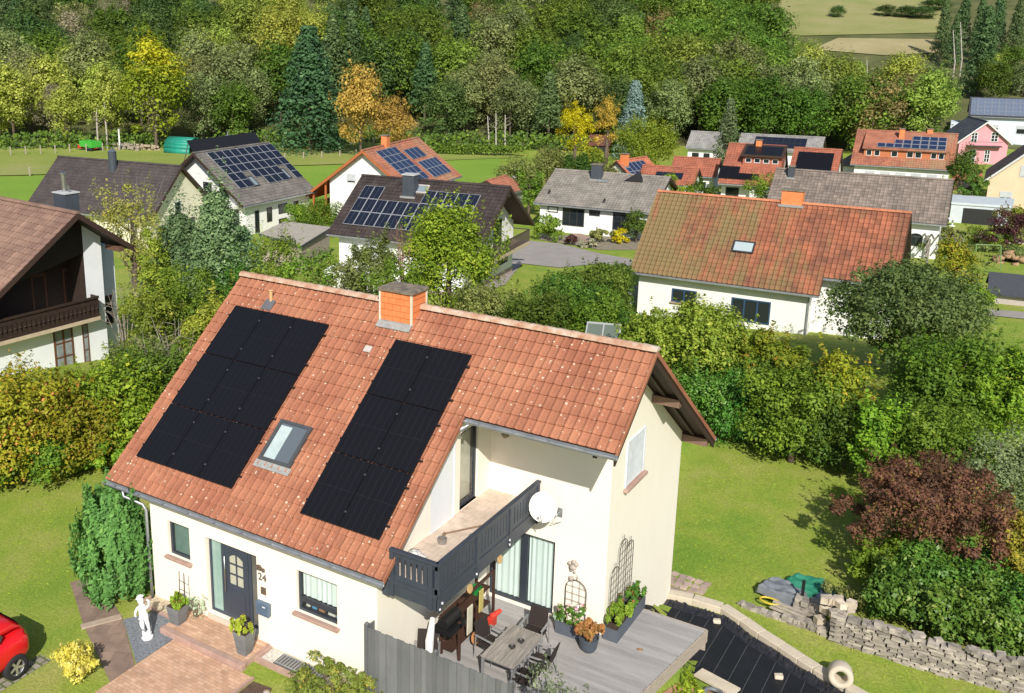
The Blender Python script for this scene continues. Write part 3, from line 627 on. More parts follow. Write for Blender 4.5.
# arched head over the door glass
n = 8; gw = gx1-gx0
for k in range(n):
    a, b = gx0+gw*k/n, gx0+gw*(k+1)/n; ha = .11*(1-((a-gx0)/gw*2-1)**2); hb = .11*(1-((b-gx0)/gw*2-1)**2)
    m.quad((a, yd-.011, gz1-.11+ha), (b, yd-.011, gz1-.11+hb), (b, yd-.011, gz1+.002), (a, yd-.011, gz1+.002))
door = m.build('front_door', [DB], house, bevel=.005)
MB().quad((gx0, yd+.025, gz0), (gx1, yd+.025, gz0), (gx1, yd+.025, gz1), (gx0, yd+.025, gz1)).build('pane', [mat('frosted_pane', (.46, .46, .36), (.4, .4, .32), .25, 9, spec=.6)], door)
m = MB(); m.tube([(dx0+.07, yd-.06, Z0+.75), (dx0+.07, yd-.06, Z0+1.75)], .016, 8)
for z in (.85, 1.65): m.tube([(dx0+.07, yd-.06, Z0+z), (dx0+.07, yd, Z0+z)], .01, 6)
m.build('handle', [mat('brushed_steel', (.6, .6, .6), None, .3, metal=1)], door, smooth=True)
for a, b, mm in ((X0+.06, X0+.41, mat('sidelight_pale', (.28, .40, .36), (.22, .33, .3), .12, 2, spec=.6)), (X1-.31, X1-.06, mat('sidelight_dark', (.14, .14, .12), (.09, .09, .08), .12, 2, spec=.6))):
    MB().quad((a, yd+.04, Z0+.06), (b, yd+.04, Z0+.06), (b, yd+.04, Z1-.06), (a, yd+.04, Z1-.06)).build('side_light', [mm], house)
m = MB(); m.box(X0-.0, X1+.0, -.05, yd, .36, Z0-.004); m.build('door_step', [mat('pale_stone', (.55, .49, .40), (.48, .42, .34), .85, 4, .2)], house, bevel=.008)
# house number, bell plate, letter box
def text_mesh(name, s, size, m, depth=.012):
    cu = bpy.data.curves.new(name, 'FONT'); cu.body = s; cu.size = size; cu.extrude = depth; o = bpy.data.objects.new(name, cu); COL.objects.link(o)
    me = bpy.data.meshes.new_from_object(o.evaluated_get(bpy.context.evaluated_depsgraph_get())); COL.objects.unlink(o); bpy.data.objects.remove(o)
    me.materials.clear(); me.materials.append(m); return me
NUM = mat('dark_number_metal', (.14, .12, .11), None, .5)
BRZ = mat('bronze_ornament', (.2, .14, .1), (.1, .07, .05), .5, 12, metal=.4)
o = link_mesh('house_number', text_mesh('house_number', '24', .27, NUM), house); o.matrix_local = basis(0, (1, 0, 0), (0, 0, 1), (0, -1, 0), (3.74, -.02, 2.11))
m = MB()
for k in range(9):
    a = random.uniform(0, 6.28); r = random.uniform(0, .1); m.lathe([(0, -.04), (.045, -.015), (.05, .0), (.04, .02), (0, .04)], (3.84+r*math.cos(a), -.03, 2.44+r*1.2*math.sin(a)), 7)
m.build('wall_ornament', [BRZ], house)
m = MB(); m.box(3.82, 3.98, -.03, -.001, 1.74, 1.93); m.build('bell_plate', [mat('bell_brown', (.13, .1, .08), None, .4)], house, bevel=.005)
m = MB(); m.box(3.72, 4.12, -.13, -.001, 1.22, 1.55); m.box(3.73, 4.11, -.145, -.13, 1.43, 1.54)
lb = m.build('letter_box', [mat('letter_box_blue', (.10, .145, .21), None, .35)], house, bevel=.01)
m = MB(); m.box(3.96, 4.05, -.149, -.146, 1.47, 1.5); m.build('name_plate', [mat('white_paint', (.78, .78, .78), None, .5)], lb)
# patio doors
pw = window(house, (L1+.03, DP, .29), fx, fn, 1.91, 2.13, depth=.1, fr=.075, mull=((1.0, .2),), curtain=(.09, .9, .07, 2.05), sill=False)
curtain_mb((L1+.03+1.1, DP+.1, .36), fx, fn, .74, 1.98, .11, 5).build('curtain', [CURT], pw, smooth=True)
# balcony door and the white roller panel in the return wall
bw = window(house, (L1, 3.6, 3.42), (0, 1, 0), (1, 0, 0), .9, 2.08, depth=.06, fr=.085, sill=False)
MB().quad((L1-.2, 3.66, 3.5), (L1-.2, 4.44, 3.5), (L1-.2, 4.44, 5.45), (L1-.2, 3.66, 5.45)).build('curtain', [mat('beige_blind', (.56, .5, .4), None, .8)], bw)
m = MB(); m.poly([(L1+.02, 2.2, 3.42), (L1+.02, 3.26, 3.42), (L1+.02, 3.26, 5.3), (L1+.02, 2.2, 4.9)]); m.box(L1+.0, L1+.025, 2.18, 3.28, 3.40, 3.43); m.box(L1+.001, L1+.04, 3.26, 3.31, 3.42, 5.4)
m.build('white_shutter', [mat('white_shutter', (.74, .76, .78), (.70, .72, .75), .5, 2)], house)
# shuttered gable window
m = MB()
for k in range(15): m.obox((LT+.012, 6.12, 3.98+k*.078), (0, 1.14, 0), (0, 0, .074), (.014, 0, 0))
for a, b, c, d in ((6.06, 6.12, 3.95, 5.2), (7.26, 7.32, 3.95, 5.2), (6.12, 7.26, 5.14, 5.2)): m.box(LT+.001, LT+.035, a, b, c, d)
gw_ = m.build('roller_shutter', [mat('shutter_white', (.72, .75, .8), None, .5)], house)
m = MB(); m.box(LT+.001, LT+.13, 5.98, 7.40, 3.86, 3.94); m.build('sill', [SILL], gw_, bevel=.008)
# ------------------------------------------------------------------ balcony
XB, YF, ZT, ZB = 8.72, .22, 4.03, 2.88
bal = MB(); bal.box(L1+.001, XB-.03, YF+.05, DP-.001, 3.12, 3.36); balc = bal.build('balcony_slab', [mat('balcony_render', (.34, .32, .31), (.26, .25, .24), .85, 3)], house)
m = MB(); m.box(L1+.002, XB-.09, YF+.1, DP-.002, 3.361, 3.40); m.build('floor_tiling', [brick_mat('balcony_tiles', (.60, .49, .40), (.56, .455, .37), (.45, .37, .3), 1, .3, .3, .8, 'Object', 0, .008, .2)], balc)
def railing_side(m, p, d, n_out, L, posts):
    """panelled balustrade: posts, rails, slats, closed lower board"""
    p, d, n_ = (np.array(q, float) for q in (p, d, n_out)); z = np.array([0, 0, 1.])
    def bx(a, b, c, e, t0, t1): m.obox(p+d*a+z*c+n_*t0, d*(b-a), z*(e-c), n_*(t1-t0))
    bx(0, L, ZT-.06, ZT, -.07, .05); bx(0, L, ZT-.19, ZT-.061, -.03, .0); bx(0, L, 3.26, 3.40, -.03, .0); bx(0, L, ZB, 3.2, -.035, -.005); bx(0, L, 3.16, 3.26, -.03, .02)
    for a in posts: bx(a, a+.11, ZB-.02, ZT-.061, -.09, .03)
    for a, b in zip(posts, posts[1:]):
        s0, s1 = a+.12, b-.01; k = max(1, round((s1-s0)/.155)); w_ = (s1-s0)/k
        for i in range(k): bx(s0+i*w_+.022, s0+(i+1)*w_-.022, 3.401, ZT-.19, -.022, .004)
m = MB(); Ly = DP-YF-.02; railing_side(m, (XB, YF, 0), (0, 1, 0), (1, 0, 0), Ly, [0, Ly*.34, Ly*.67, Ly-.12])
railing_side(m, (XB-.0, YF, 0), (-1, 0, 0), (0, -1, 0), 1.25, [.13, 1.14])
m.box(E1-.55, XB-1.26, YF-.02, YF+.02, 2.82, 3.22)
rail = m.build('railing', [ANTHR], balc, bevel=.006)
m = MB()
for y in (YF+.25, YF+1.8, YF+3.4): m.box(L1+.01, XB-.1, y, y+.14, 2.94, 3.119)
m.build('balcony_beam', [ANTHR], balc)
m = MB()
for y, z in ((YF+.15, 3.02), (YF+.05, 2.92), (YF+Ly*.34, 2.98), (YF+Ly*.67, 2.98), (YF+Ly*.67, 3.1)): m.lathe([(0, -.022), (.022, -.02), (.022, .02), (0, .022)], (XB+.03, y, z), 8)
m.build('bolt_cap', [mat('bright_bolt', (.75, .75, .75), None, .5)], balc)
# satellite dish on the terrace wall
sd = MB(); n = 20; Rr = .355; ctr = np.array([9.1, DP-.55, 3.62]); nv = np.array([.28, -.85, .42]); nv /= np.linalg.norm(nv); a = np.cross((0, 0, 1), nv); a /= np.linalg.norm(a); b = np.cross(nv, a)
for k in range(5):
    for j in range(n):
        q = []
        for kk, jj in ((k, j), (k, j+1), (k+1, j+1), (k+1, j)):
            r = Rr*kk/5; t = 2*math.pi*jj/n; q.append(ctr+a*r*math.cos(t)+b*r*1.08*math.sin(t)+nv*(.16*(r/Rr)**2-.1))
        sd.quad(*q)
dish = sd.build('dish', [mat('dish_white', (.82, .80, .74), (.76, .74, .68), .45, 2)], house, smooth=True)
m = MB(); fp = ctr+nv*.55-b*.18; m.tube([ctr-b*.43+nv*.05, fp], .014, 6); m.tube([fp, fp-nv*.09], .035, 8); m.build('receiver_arm', [ZINC], dish)
m = MB(); m.tube([ctr-nv*.08, ctr-nv*.2+np.array([0, .1, -.1]), (9.3, DP-.2, 3.3), (9.3, DP, 3.3)], .024, 8); m.box(9.22, 9.38, DP-.03, DP-.001, 3.18, 3.42); m.tube([(9.3, DP-.12, 3.3), (9.2, DP-.25, 3.06), (9.35, DP-.02, 3.04)], .012, 6); m.build('wall_bracket', [ZINC], dish)
# small wall lamp under the eaves, sun ornament, cherub face on the terrace wall
m = MB(); m.lathe([(0, .1), (.07, .08), (.09, .0), (.05, -.06), (0, -.07)], (7.75, DP-.12, 5.05), 10); m.box(7.70, 7.8, DP-.06, DP-.001, 4.98, 5.16); m.build('wall_lamp', [mat('old_lamp', (.3, .25, .16), None, .5)], house)
m = MB()
for dx, dz, r in ((0, 0, .1), (-.09, .08, .06), (.08, .09, .07), (.02, .14, .07), (-.04, -.1, .05), (.05, -.14, .04)): m.lathe([(0, -r), (r*.8, -r*.5), (r, 0), (r*.8, r*.5), (0, r)], (9.75+dx, DP-.05, 1.93+dz), 9)
m.build('stone_face', [mat('grey_stone', (.45, .4, .34), (.3, .26, .22), .9, 10, .3)], house, smooth=True)
m = MB()
for dx, dz, r in ((0, 0, .075), (.03, .05, .04), (-.04, .03, .04)): m.lathe([(0, -r), (r*.8, -r*.5), (r, 0), (r*.8, r*.5), (0, r)], (9.72+dx, DP-.04, 1.58+dz), 9)
m.build('round_plaque', [mat('grey_stone', (.45, .4, .34))], house, smooth=True)
# cellar light well with its grille and the sandstone kerb in front of the wall
m = MB(); m.box(4.06, 6.1, -.62, -.54, .2, .40); m.box(4.06, 4.14, -.54, -.03, .2, .395); m.build('garden_kerb', [SILL]); tag(bpy.context.scene.objects['garden_kerb'], 'red sandstone kerb round the white pebbles under the right window', 'kerb')
m = MB(); m.box(4.15, 6.1, -.53, -.024, .2, .34)
tag(m.build('pebble_bed', [mat('white_pebbles', (.74, .71, .66), (.3, .27, .22), .9, 26, .8, 30)]), kind='structure')
m = MB(); m.box(4.55, 5.95, -.47, -.08, .341, .375, 1)
for k in range(15): m.box(4.6+k*.09, 4.625+k*.09, -.44, -.11, .375, .392)
m.box(4.57, 5.93, -.465, -.435, .376, .40); m.box(4.57, 5.93, -.115, -.085, .376, .40)
tag(m.build('light_well_grille', [ZINC, mat('well_dark', (.12, .11, .1), None, .9)]), 'galvanised cellar light well grille in white pebbles below the right front window', 'grille')
# things left lying on the balcony floor
BG = mat('plastic_bag_white', (.66, .64, .6), (.5, .48, .46), .5, 6)
m = MB()
for dx, dy, dz, r in ((0, 0, .14, .2), (.15, .05, .1, .14), (-.1, .1, .12, .15), (.04, -.08, .22, .12)): m.lathe([(0, -r), (r*.75, -r*.6), (r, 0), (r*.7, r*.6), (0, r*.9)], (7.72+dx, .85+dy, 3.45+dz), 9)
tag(m.build('plastic_bag', [BG], smooth=True), 'crumpled white bag on the front corner of the balcony floor', 'bag')
CHRM = mat('grey_tool_metal', (.35, .34, .33), None, .4, metal=.6)
m = MB(); m.tube([(7.6, 2.35, 3.45), (8.3, 3.4, 3.46)], .02, 6); m.tube([(7.6, 2.35, 3.45), (7.7, 2.0, 3.44)], .045, 8); tag(m.build('broom', [mat('broom_wood', (.25, .16, .1), None, .7)]), 'brown broom lying across the balcony floor', 'broom')
m = MB(); m.tube([(8.15, 3.0, 3.43), (8.45, 3.3, 3.43)], .025, 6); m.tube([(8.1, 2.7, 3.43), (8.2, 2.4, 3.43), (8.3, 2.3, 3.43)], .018, 6); tag(m.build('hand_tool', [CHRM]), 'small grey metal tool lying in the middle of the balcony floor', 'tool')
m = MB(); m.lathe([(0, 0), (.1, .0), (.12, .13), (.1, .13), (.09, .02), (0, .02)], (7.75, 2.0, 3.402), 12); tag(m.build('tin_bowl', [CHRM]), 'small round grey bowl on the balcony floor beside the broom head', 'bowl')
# ------------------------------------------------------------------ terrace and its things
DECKM = mat('grey_decking', (.35, .335, .325), (.285, .27, .26), .75, 1.5, .25, 30, tint=.12, stretch=(.6, 4, 1))
DZ = .262
def deck_edge(y): return 11.67+(y+.25)*.1475
m = MB(); nb = 50; y0, y1 = -.26, 6.86
for k in range(nb):
    a = y0+(y1-y0)*k/nb; b = y0+(y1-y0)*(k+1)/nb-.008; xl = L1+.01 if a < DP-.02 else LT+.01
    xr = min(deck_edge(a), deck_edge(b)); tn = random.random(); cut = random.uniform(8.6, 11.2)
    for xa, xb in ((xl, cut), (cut+.004, xr)):
        if xb-xa > .05: m.box(xa, xb, a, b, DZ-.03, DZ, 0, random.random())
deck = empty('terrace_deck', (L1, 0, 0), 0, 'grey plank terrace deck beside the cream house wall', 'deck')
deck_w = lambda mb_, nm, mats, **k: mb_.build(nm, mats, deck, loc=(-L1, 0, 0), **k)
deck_w(m, 'planking', [DECKM])
m = MB(); m.prism([(deck_edge(-.25)+.005, -.27, -.08), (deck_edge(6.86)+.005, 6.87, -.08), (deck_edge(6.86)+.005, 6.87, DZ-.002), (deck_edge(-.25)+.005, -.27, DZ-.002)], (.035, 0, 0))
m.box(LT+.0, deck_edge(6.86)+.0, 6.87, 6.9, -.35, DZ-.003); deck_w(m, 'fascia_board', [mat('weathered_plank', (.42, .36, .29), (.3, .25, .2), .8, 6, .2, stretch=(1, 1, 8))])
m = MB()
for x in (9.0, 10.6, 12.3):
    for y in (.2, 3, 6.4): m.box(x, x+.12, y, y+.12, -1.3, DZ-.04)
# support legs are children one by one
for k, (x, y) in enumerate(((12.25, 6.6), (12.15, 5.2), (11.9, 3.4), (11.0, 6.7))):
    p_ = MB(); p_.box(x-.05, x+.05, y-.05, y+.05, -1.5, DZ-.035); deck_w(p_, 'post', [WOOD])
# table and chairs
SLAT = mat('weathered_teak', (.35, .315, .275), (.21, .185, .16), .8, 2.4, .3, 40, tint=.15, stretch=(8, 1, 1))
ALU = mat('grey_aluminium', (.42, .42, .42), None, .4, 2, metal=.5)
WICK = mat('brown_wicker', (.032, .022, .018), (.018, .012, .01), .75, 40, .6, 90)
tb = empty('garden_table', (9.40, 2.55, DZ), 0, 'grey wooden slat garden table on the deck with two small bowls on it', 'table')
m = MB()
for k in range(9):
    a = -.43+k*.0965; 
    for c, d in ((-.72, -.03), (.03, .72)): m.box(a, a+.09, c+.0, d, .70, .73)
m.box(-.45, .45, -.76, -.725, .695, .732); m.box(-.45, .45, .725, .76, .695, .732); m.box(-.45, .45, -.028, .028, .695, .732); m.build('tabletop', [SLAT], tb)
for x in (-.41, .41):
    for y in (-.7, .7): l_ = MB(); l_.box(x-.03, x+.03, y-.03, y+.03, 0, .694); l_.build('leg', [ALU], tb, bevel=.004)
m = MB()
for x in (-.41, .41): m.box(x-.012, x+.012, -.67, .67, .63, .69)
for y in (-.7, .7): m.box(-.38, .38, y-.012, y+.012, .63, .69)
m.build('table_frame', [ALU], tb)
BOWL = mat('dark_bowl', (.05, .045, .04), None, .4)
for k, (dx, dy, lab) in enumerate(((.05, -.12, 'small dark bowl on the garden table, nearer the grey fence'), (.12, .2, 'small dark bowl on the garden table, nearer the house wall'))):
    b_ = MB(); b_.lathe([(0, .01), (.05, .0), (.085, .06), (.08, .07), (.075, .06), (.045, .015), (0, .015)], (0, 0, 0), 14); tag(b_.build('bowl', [BOWL], loc=(9.40+dx, 2.55+dy, DZ+.733), smooth=True), lab, 'bowl')
def garden_chair(label):
    t = empty('garden_chair', (0, 0, DZ), 0, label, 'chair', 'wicker chairs on the terrace')
    m = MB(); m.box(-.26, .26, -.25, .22, .40, .445); m.build('seat', [WICK], t, bevel=.015)
    m = MB(); m.prism([(-.25, .205, .45), (.25, .205, .45), (.235, .33, .92), (-.235, .33, .92)], (0, .035, .012)); m.build('backrest', [WICK], t, bevel=.015)
    for s in (-1, 1):
        for y, top in ((-.22, .64), (.24, .64)):
            l_ = MB(); l_.tube([(s*.29, y+(.05 if y > 0 else -.03), 0), (s*.285, y, top)], .016, 6); l_.build('leg', [ALU], t)
        a_ = MB(); a_.box(s*.285-.028, s*.285+.028, -.25, .27, .64, .665); a_.build('armrest', [ALU], t, bevel=.008)
    return t
ch0 = garden_chair('dark wicker chair at the left long side of the garden table, facing it')
place(ch0, (8.72, 2.75, DZ), math.radians(80))
place(copy_tree(ch0), (10.02, 2.05, DZ), math.radians(-92), 'dark wicker chair tucked under the right side of the table, nearer the fence')
place(copy_tree(ch0), (10.06, 2.78, DZ), math.radians(-86), 'dark wicker chair tucked under the right side of the table, nearer the house wall')
place(copy_tree(ch0), (9.38, 3.75, DZ), math.radians(4), 'dark wicker chair at the head of the table, backing onto the patio doors')
place(copy_tree(ch0), (7.72, 1.42, DZ), math.radians(30), 'dark wicker chair under the balcony with white parasol bundle beside it')
# wooden rack under the balcony with its hanging things
RACK = mat('dark_brown_rack', (.07, .032, .02), (.04, .02, .014), .6, 5, stretch=(1, 1, 6))
rk = empty('wooden_rack', (7.88, 3.05, DZ), 0, 'dark brown wooden rack standing under the balcony', 'rack')
for x, y in ((-.28, -.85), (.22, -.85), (-.28, .85), (.22, .85), (.22, 0)):
    l_ = MB(); l_.box(x, x+.06, y, y+.06, 0, 1.85 if y > .5 else 1.05); l_.build('post', [RACK], rk)
for z in (.22, .62, 1.05):
    s_ = MB(); s_.box(-.28, .12, -.9, .95, z, z+.035); s_.build('shelf', [RACK], rk)
m = MB(); m.box(.22, .26, -.85, .9, 1.55, 1.63); m.build('rail', [RACK], rk)
gb = MB(); gb.box(7.66, 8.16, 1.75, 2.5, .88+DZ, 1.02+DZ); gb.tube([(7.91, 1.8, 1.12+DZ), (7.91, 2.45, 1.12+DZ)], .16, 10)
tag(gb.build('grill', [mat('black_grill', (.012, .012, .013), None, .35)], bevel=.01), 'black barbecue grill with a rounded lid on the rack under the balcony', 'grill')
def small(name, label, cat, mb_, mats, **k): return tag(mb_.build(name, mats, **k), label, cat)
GREEN = mat('green_plastic', (.02, .2, .045), None, .4); YEL = mat('yellow_cloth', (.5, .42, .13), None, .7); REDP = mat('red_plastic', (.62, .05, .03), None, .4); ORG = mat('orange_brown_wood', (.50, .25, .1), (.4, .18, .07), .6, 6)
WHT = mat('white_fabric', (.80, .79, .76), (.72, .71, .68), .7, 4)
m = MB(); m.lathe([(0, 0), (.11, 0), (.14, .2), (.13, .2), (.1, .02), (0, .02)], (7.88, 3.5, 1.085+DZ), 12); small('bucket', 'bright green plastic bucket on the top shelf of the brown rack', 'bucket', m, [GREEN], smooth=False)
m = MB(); m.box(8.16, 8.19, 3.1, 3.3, .85+DZ, 1.45+DZ); small('cloth', 'yellow cloth hanging over the side of the brown rack', 'cloth', m, [YEL], bevel=.01)
m = MB(); m.box(8.17, 8.2, 2.5, 2.75, .55+DZ, 1.3+DZ); small('towel', 'pale cream towel hanging on the brown rack beside the yellow cloth', 'towel', m, [mat('cream_cloth', (.62, .58, .44), None, .8)], bevel=.01)
m = MB(); m.tube([(8.26, 3.6, .5+DZ), (8.4, 3.85, .62+DZ)], [.09, .05], 10); m.box(8.22, 8.37, 3.45, 3.7, .30+DZ, .55+DZ); small('watering_can', 'red plastic watering can standing by the brown rack', 'watering can', m, [REDP], bevel=.01)
m = MB(); m.lathe([(0, -.02), (.15, -.02), (.15, .02), (0, .02)], (0, 0, 0), 18); o = small('chopping_board', 'round orange wooden board hanging low on the front of the brown rack', 'board', m, [ORG], bevel=.004); o.matrix_world = Matrix.Translation((8.25, 2.8, .34+DZ)) @ Matrix.Rotation(math.radians(75), 4, 'Y')
for y, z, lab in ((3.2, 2.72, 'round wooden disc hanging under the balcony beside the patio doors'), (1.75, 2.66, 'round wooden disc hanging under the middle of the balcony beam')):
    m = MB(); m.lathe([(0, -.012), (.11, -.012), (.11, .012), (0, .012)], (0, 0, 0), 16); o = small('hanging_disc', lab, 'ornament', m, [mat('pale_wood', (.55, .36, .16), (.45, .28, .12), .6, 5)]); o.matrix_world = Matrix.Translation((8.66, y, z-.02)) @ Matrix.Rotation(math.radians(80), 4, 'Y') 
m = MB(); m.tube([(8.0, 1.05, .55+DZ), (7.98, 1.1, 1.1+DZ), (8.03, 1.15, 1.7+DZ)], [.085, .1, .06], 10); m.tube([(8.0, 1.05, .0+DZ), (8.0, 1.05, .55+DZ)], .025, 8); small('parasol', 'closed white parasol leaning under the front of the balcony', 'parasol', m, [WHT])
# grey fence panels in front of the terrace
FEN = mat('grey_fence_wood', (.165, .167, .17), (.12, .122, .125), .75, 1.2, .2, 20, tint=.16, stretch=(1, 1, .4))
FPOST = mat('grey_fence_post', (.13, .13, .135), (.1, .1, .105), .7, 2)
fence = empty('fence', (7.2, -.3, .26), 0, 'grey wooden privacy fence in front of the terrace', 'fence')
XF = [0.0, 1.80, 3.6]; FH = 2.02
for i in range(2):
    m = MB(); n = 11; w_ = (XF[i+1]-XF[i]-.1)/n
    for k in range(n):
        a = XF[i]+.05+k*w_; d = 0 if k % 2 == 0 else .026
        m.box(a-.012, a+w_+.012, -.018+d, .004+d, .06, FH-.06-.04*i*.0)
    for z in (.35, 1.05, 1.7): m.box(XF[i]+.05, XF[i+1]-.05, .031, .06, z, z+.07)
    m.build('panel', [FEN], fence)
for x in XF: p_ = MB(); p_.box(x-.045, x+.045, -.045, .06, -.1, FH+.03); p_.lathe([(.05, 0), (.03, .03), (0, .04)], (x, .008, FH+.03), 8); p_.build('post', [FPOST], fence)
m = MB()
for k in range(2): m.box(-.02, .012, .07+k*.12, .18+k*.12, .06, FH-.05)
m.build('return_panel', [FEN], fence)
# planter boxes, trellises, pot
BOX = mat('grey_planter_box', (.095, .11, .135), (.08, .09, .115), .6, 3); SOIL = mat('soil', (.07, .045, .03), (.04, .025, .018), .95, 12, .6)
IRON = mat('rusty_iron', (.10, .07, .05), (.05, .04, .035), .7, 8)
def planter(x, y, lx, ly, label):
    t = empty('planter_box', (x, y, DZ), 0, label, 'planter box'); m = MB(); h = .34; e = .03
    m.box(-lx/2, lx/2, -ly/2, -ly/2+e, 0, h); m.box(-lx/2, lx/2, ly/2-e, ly/2, 0, h); m.box(-lx/2, -lx/2+e, -ly/2+e, ly/2-e, 0, h); m.box(lx/2-e, lx/2, -ly/2+e, ly/2-e, 0, h); m.build('box', [BOX], t)
    s_ = MB(); s_.box(-lx/2+e, lx/2-e, -ly/2+e, ly/2-e, .02, h-.04); s_.build('soil', [SOIL], t); return t
planter(10.08, 4.78, 1.05, .36, 'grey planter box under the patio wall beside the big pot'); planter(10.86, 6.0, .38, 1.95, 'long grey planter box along the gable wall')
LG = leaf_mat('planter_leaf', (.05, .10, .02), (.12, .2, .04), (.2, .25, .06)); LP = leaf_mat('flower_pink', (.55, .2, .26), (.72, .4, .38), (.75, .6, .45), .2); LO = leaf_mat('rust_leaf', (.13, .10, .03), (.32, .17, .07), (.17, .2, .05)); LGY = leaf_mat('grey_green_leaf', (.25, .32, .22), (.36, .42, .3)); LYG = leaf_mat('yellow_green_leaf', (.14, .2, .03), (.3, .34, .06))
def plant(name, loc, wd, dp, h, n, leaf, lm, label, cat, seed, flower=None, nf=0, fl=.05, group=None, stems=6, nb=None):
    t = empty(name, loc, 0, label, cat, group); P, N_, Tn = crown('hedge', h, 2, h*.12, nb or max(9, int(n/50)), int(n*1.6), (.5, .8), seed); P = P*np.array([wd/2, dp/2, 1]); P[:, 2] = np.clip(P[:, 2], .02, None)
    link_mesh('foliage', leaf_mesh('foliage', P, N_, leaf, Tn, lm), t)
    if flower:
        k = RNG.choice(len(P), nf); Q = P[k]*np.array([1, 1, 1.05])+np.array([0, 0, .03]); link_mesh('flowers', leaf_mesh('flowers', Q, N_[k]+np.array([0, 0, 1]), fl, RNG.random(nf), flower, .9, .4), t)
    m = MB(); rn = random.Random(seed)
    for k in range(stems):
        a = rn.uniform(0, 6.28); r = rn.uniform(.1, .35); m.tube([(math.cos(a)*r*wd*.4, math.sin(a)*r*dp*.4, -.05), (math.cos(a)*r*wd, math.sin(a)*r*dp, h*.7)], [.012+h*.006, .004], 5)
    m.build('stems', [BARK], t); return t
zb = DZ+.31
plant('flowering_plant', (9.93, 4.76, zb), .7, .42, .48, 700, .1, LG, 'pink flowering plants in the grey box under the patio wall', 'flowers', 1, LP, 190, .075)
plant('silver_plant', (9.62, 4.72, zb-.12), .26, .34, .34, 150, .07, LGY, 'silvery trailing plant at the left end of the pink flower box', 'plant', 2)
plant('silver_plant', (10.42, 4.72, zb-.1), .2, .3, .3, 110, .06, LGY, 'small silvery plant between the pink flowers and the big pot', 'plant', 3)
plant('leafy_plant', (10.86, 5.55, zb), .46, 1.0, .45, 900, .1, LYG, 'bright green leafy plants in the near end of the long planter box', 'plant', 4)
plant('mixed_flowers', (10.86, 6.42, zb), .46, 1.0, .42, 900, .1, LG, 'rusty and pink flowers in the far end of the long planter box', 'flowers', 5, LO, 180, .07)
pt = empty('plant_pot', (10.56, 4.38, DZ), 0, 'round dark grey pot on the deck at the house corner', 'pot')
m = MB(); m.lathe([(0, 0), (.15, 0), (.21, .1), (.235, .28), (.25, .36), (.235, .37), (.215, .3), (0, .3)], (0, 0, 0), 20); m.build('pot', [mat('dark_pot', (.065, .08, .10), None, .45)], pt, smooth=False)
plant('coleus', (10.56, 4.38, DZ+.3), .56, .54, .46, 800, .085, LO, 'reddish leafy plant growing out of the round dark pot', 'plant', 6)
def trellis(loc, rz_, specs, label):
    t = empty('trellis', loc, rz_, label, 'trellis')
    m = MB()
    for x0, x1, h in specs:
        n = 8; w_ = x1-x0; r = w_/2; arc = [(x0+r-r*math.cos(math.pi*k/n), 0, h-r+r*math.sin(math.pi*k/n)) for k in range(n+1)]
        m.tube([(x0, 0, 0)]+arc+[(x1, 0, 0)], .011, 5)
        for k in range(1, 3): m.tube([(x0+w_*k/3, 0, 0), (x0+w_*k/3, 0, h-r*.15)], .006, 4)
        z = .25
        while z < h-r*.4: m.tube([(x0, 0, z), (x1, 0, z)], .006, 4); z += .2
        m.tube([((x0+x1)/2, 0, h), ((x0+x1)/2+.03, 0, h+.1), ((x0+x1)/2-.03, 0, h+.14)], .008, 4)
    m.build('lattice', [IRON], t); return t
trellis((9.6, DP-.09, DZ+.3), 0, [(0, .56, 1.05)], 'single arched iron trellis against the wall beside the patio doors')
trellis((LT+.09, 5.3, DZ+.3), math.pi/2, [(0, .5, 1.45), (.5, 1.0, 2.0), (1.0, 1.46, 1.75)], 'tall triple arched iron trellis against the gable wall')
m = MB(); m.stone((0, 0, 0), .16, .1, .03, .4, .3); tag(m.build('leaf_litter', [mat('dry_leaf', (.3, .19, .1), (.2, .12, .06), .9, 20)], loc=(11.62, 5.1, DZ+.002)), 'small brown dry leaf clump lying on the open deck', 'leaf')
m = MB(); m.box(-.12, .12, -.05, .05, 0, .06); m.box(-.1, .14, .1, .2, 0, .06); tag(m.build('shoes', [BOWL], loc=(10.1, .55, DZ), bevel=.02), 'dark pair of shoes on the deck behind the fence end', 'shoes')
# ------------------------------------------------------------------ front garden: drive, landing, path, gravel
PAVE = brick_mat('red_brick_paving', (.60, .385, .265), (.49, .29, .19), (.36, .25, .17), 1, .2, .1, .85, 'Object', 0, .006, .35)
PAVE2 = brick_mat('brown_path_slabs', (.27, .19, .145), (.22, .155, .12), (.15, .1, .08), 1, .35, .35, .9, 'Object', math.radians(-28), .004, .3)
GREYP = brick_mat('grey_pavers', (.36, .32, .26), (.25, .23, .19), (.12, .14, .06), 1, .25, .2, .9, 'Object', 0, .03, .3)
flat = lambda x, y: .28
drape('driveway', [(1.80, -1.08), (4.46, -1.12), (4.55, -16), (1.9, -16)], PAVE, .02, 4, zfun=flat)
drape('path', [(-2.49, -.83), (-2.25, -.17), (-.04, -1.13), (1.79, -2.33), (1.80, -3.1), (-.55, -1.95)], PAVE2, .012, 4, zfun=flat)
m = MB(); d_ = np.array([.875, -.485, 0]); n_ = np.array([.485, .875, 0])
m.obox(np.array([-.62, -1.95, .2])-n_*.04, d_*.22, n_*1.02, (0, 0, .115)); tag(m.build('path_step', [mat('step_stone', (.42, .33, .25), (.34, .26, .2), .85, 4, .3)], bevel=.01), 'pale stone step crossing the brown garden path', 'step')
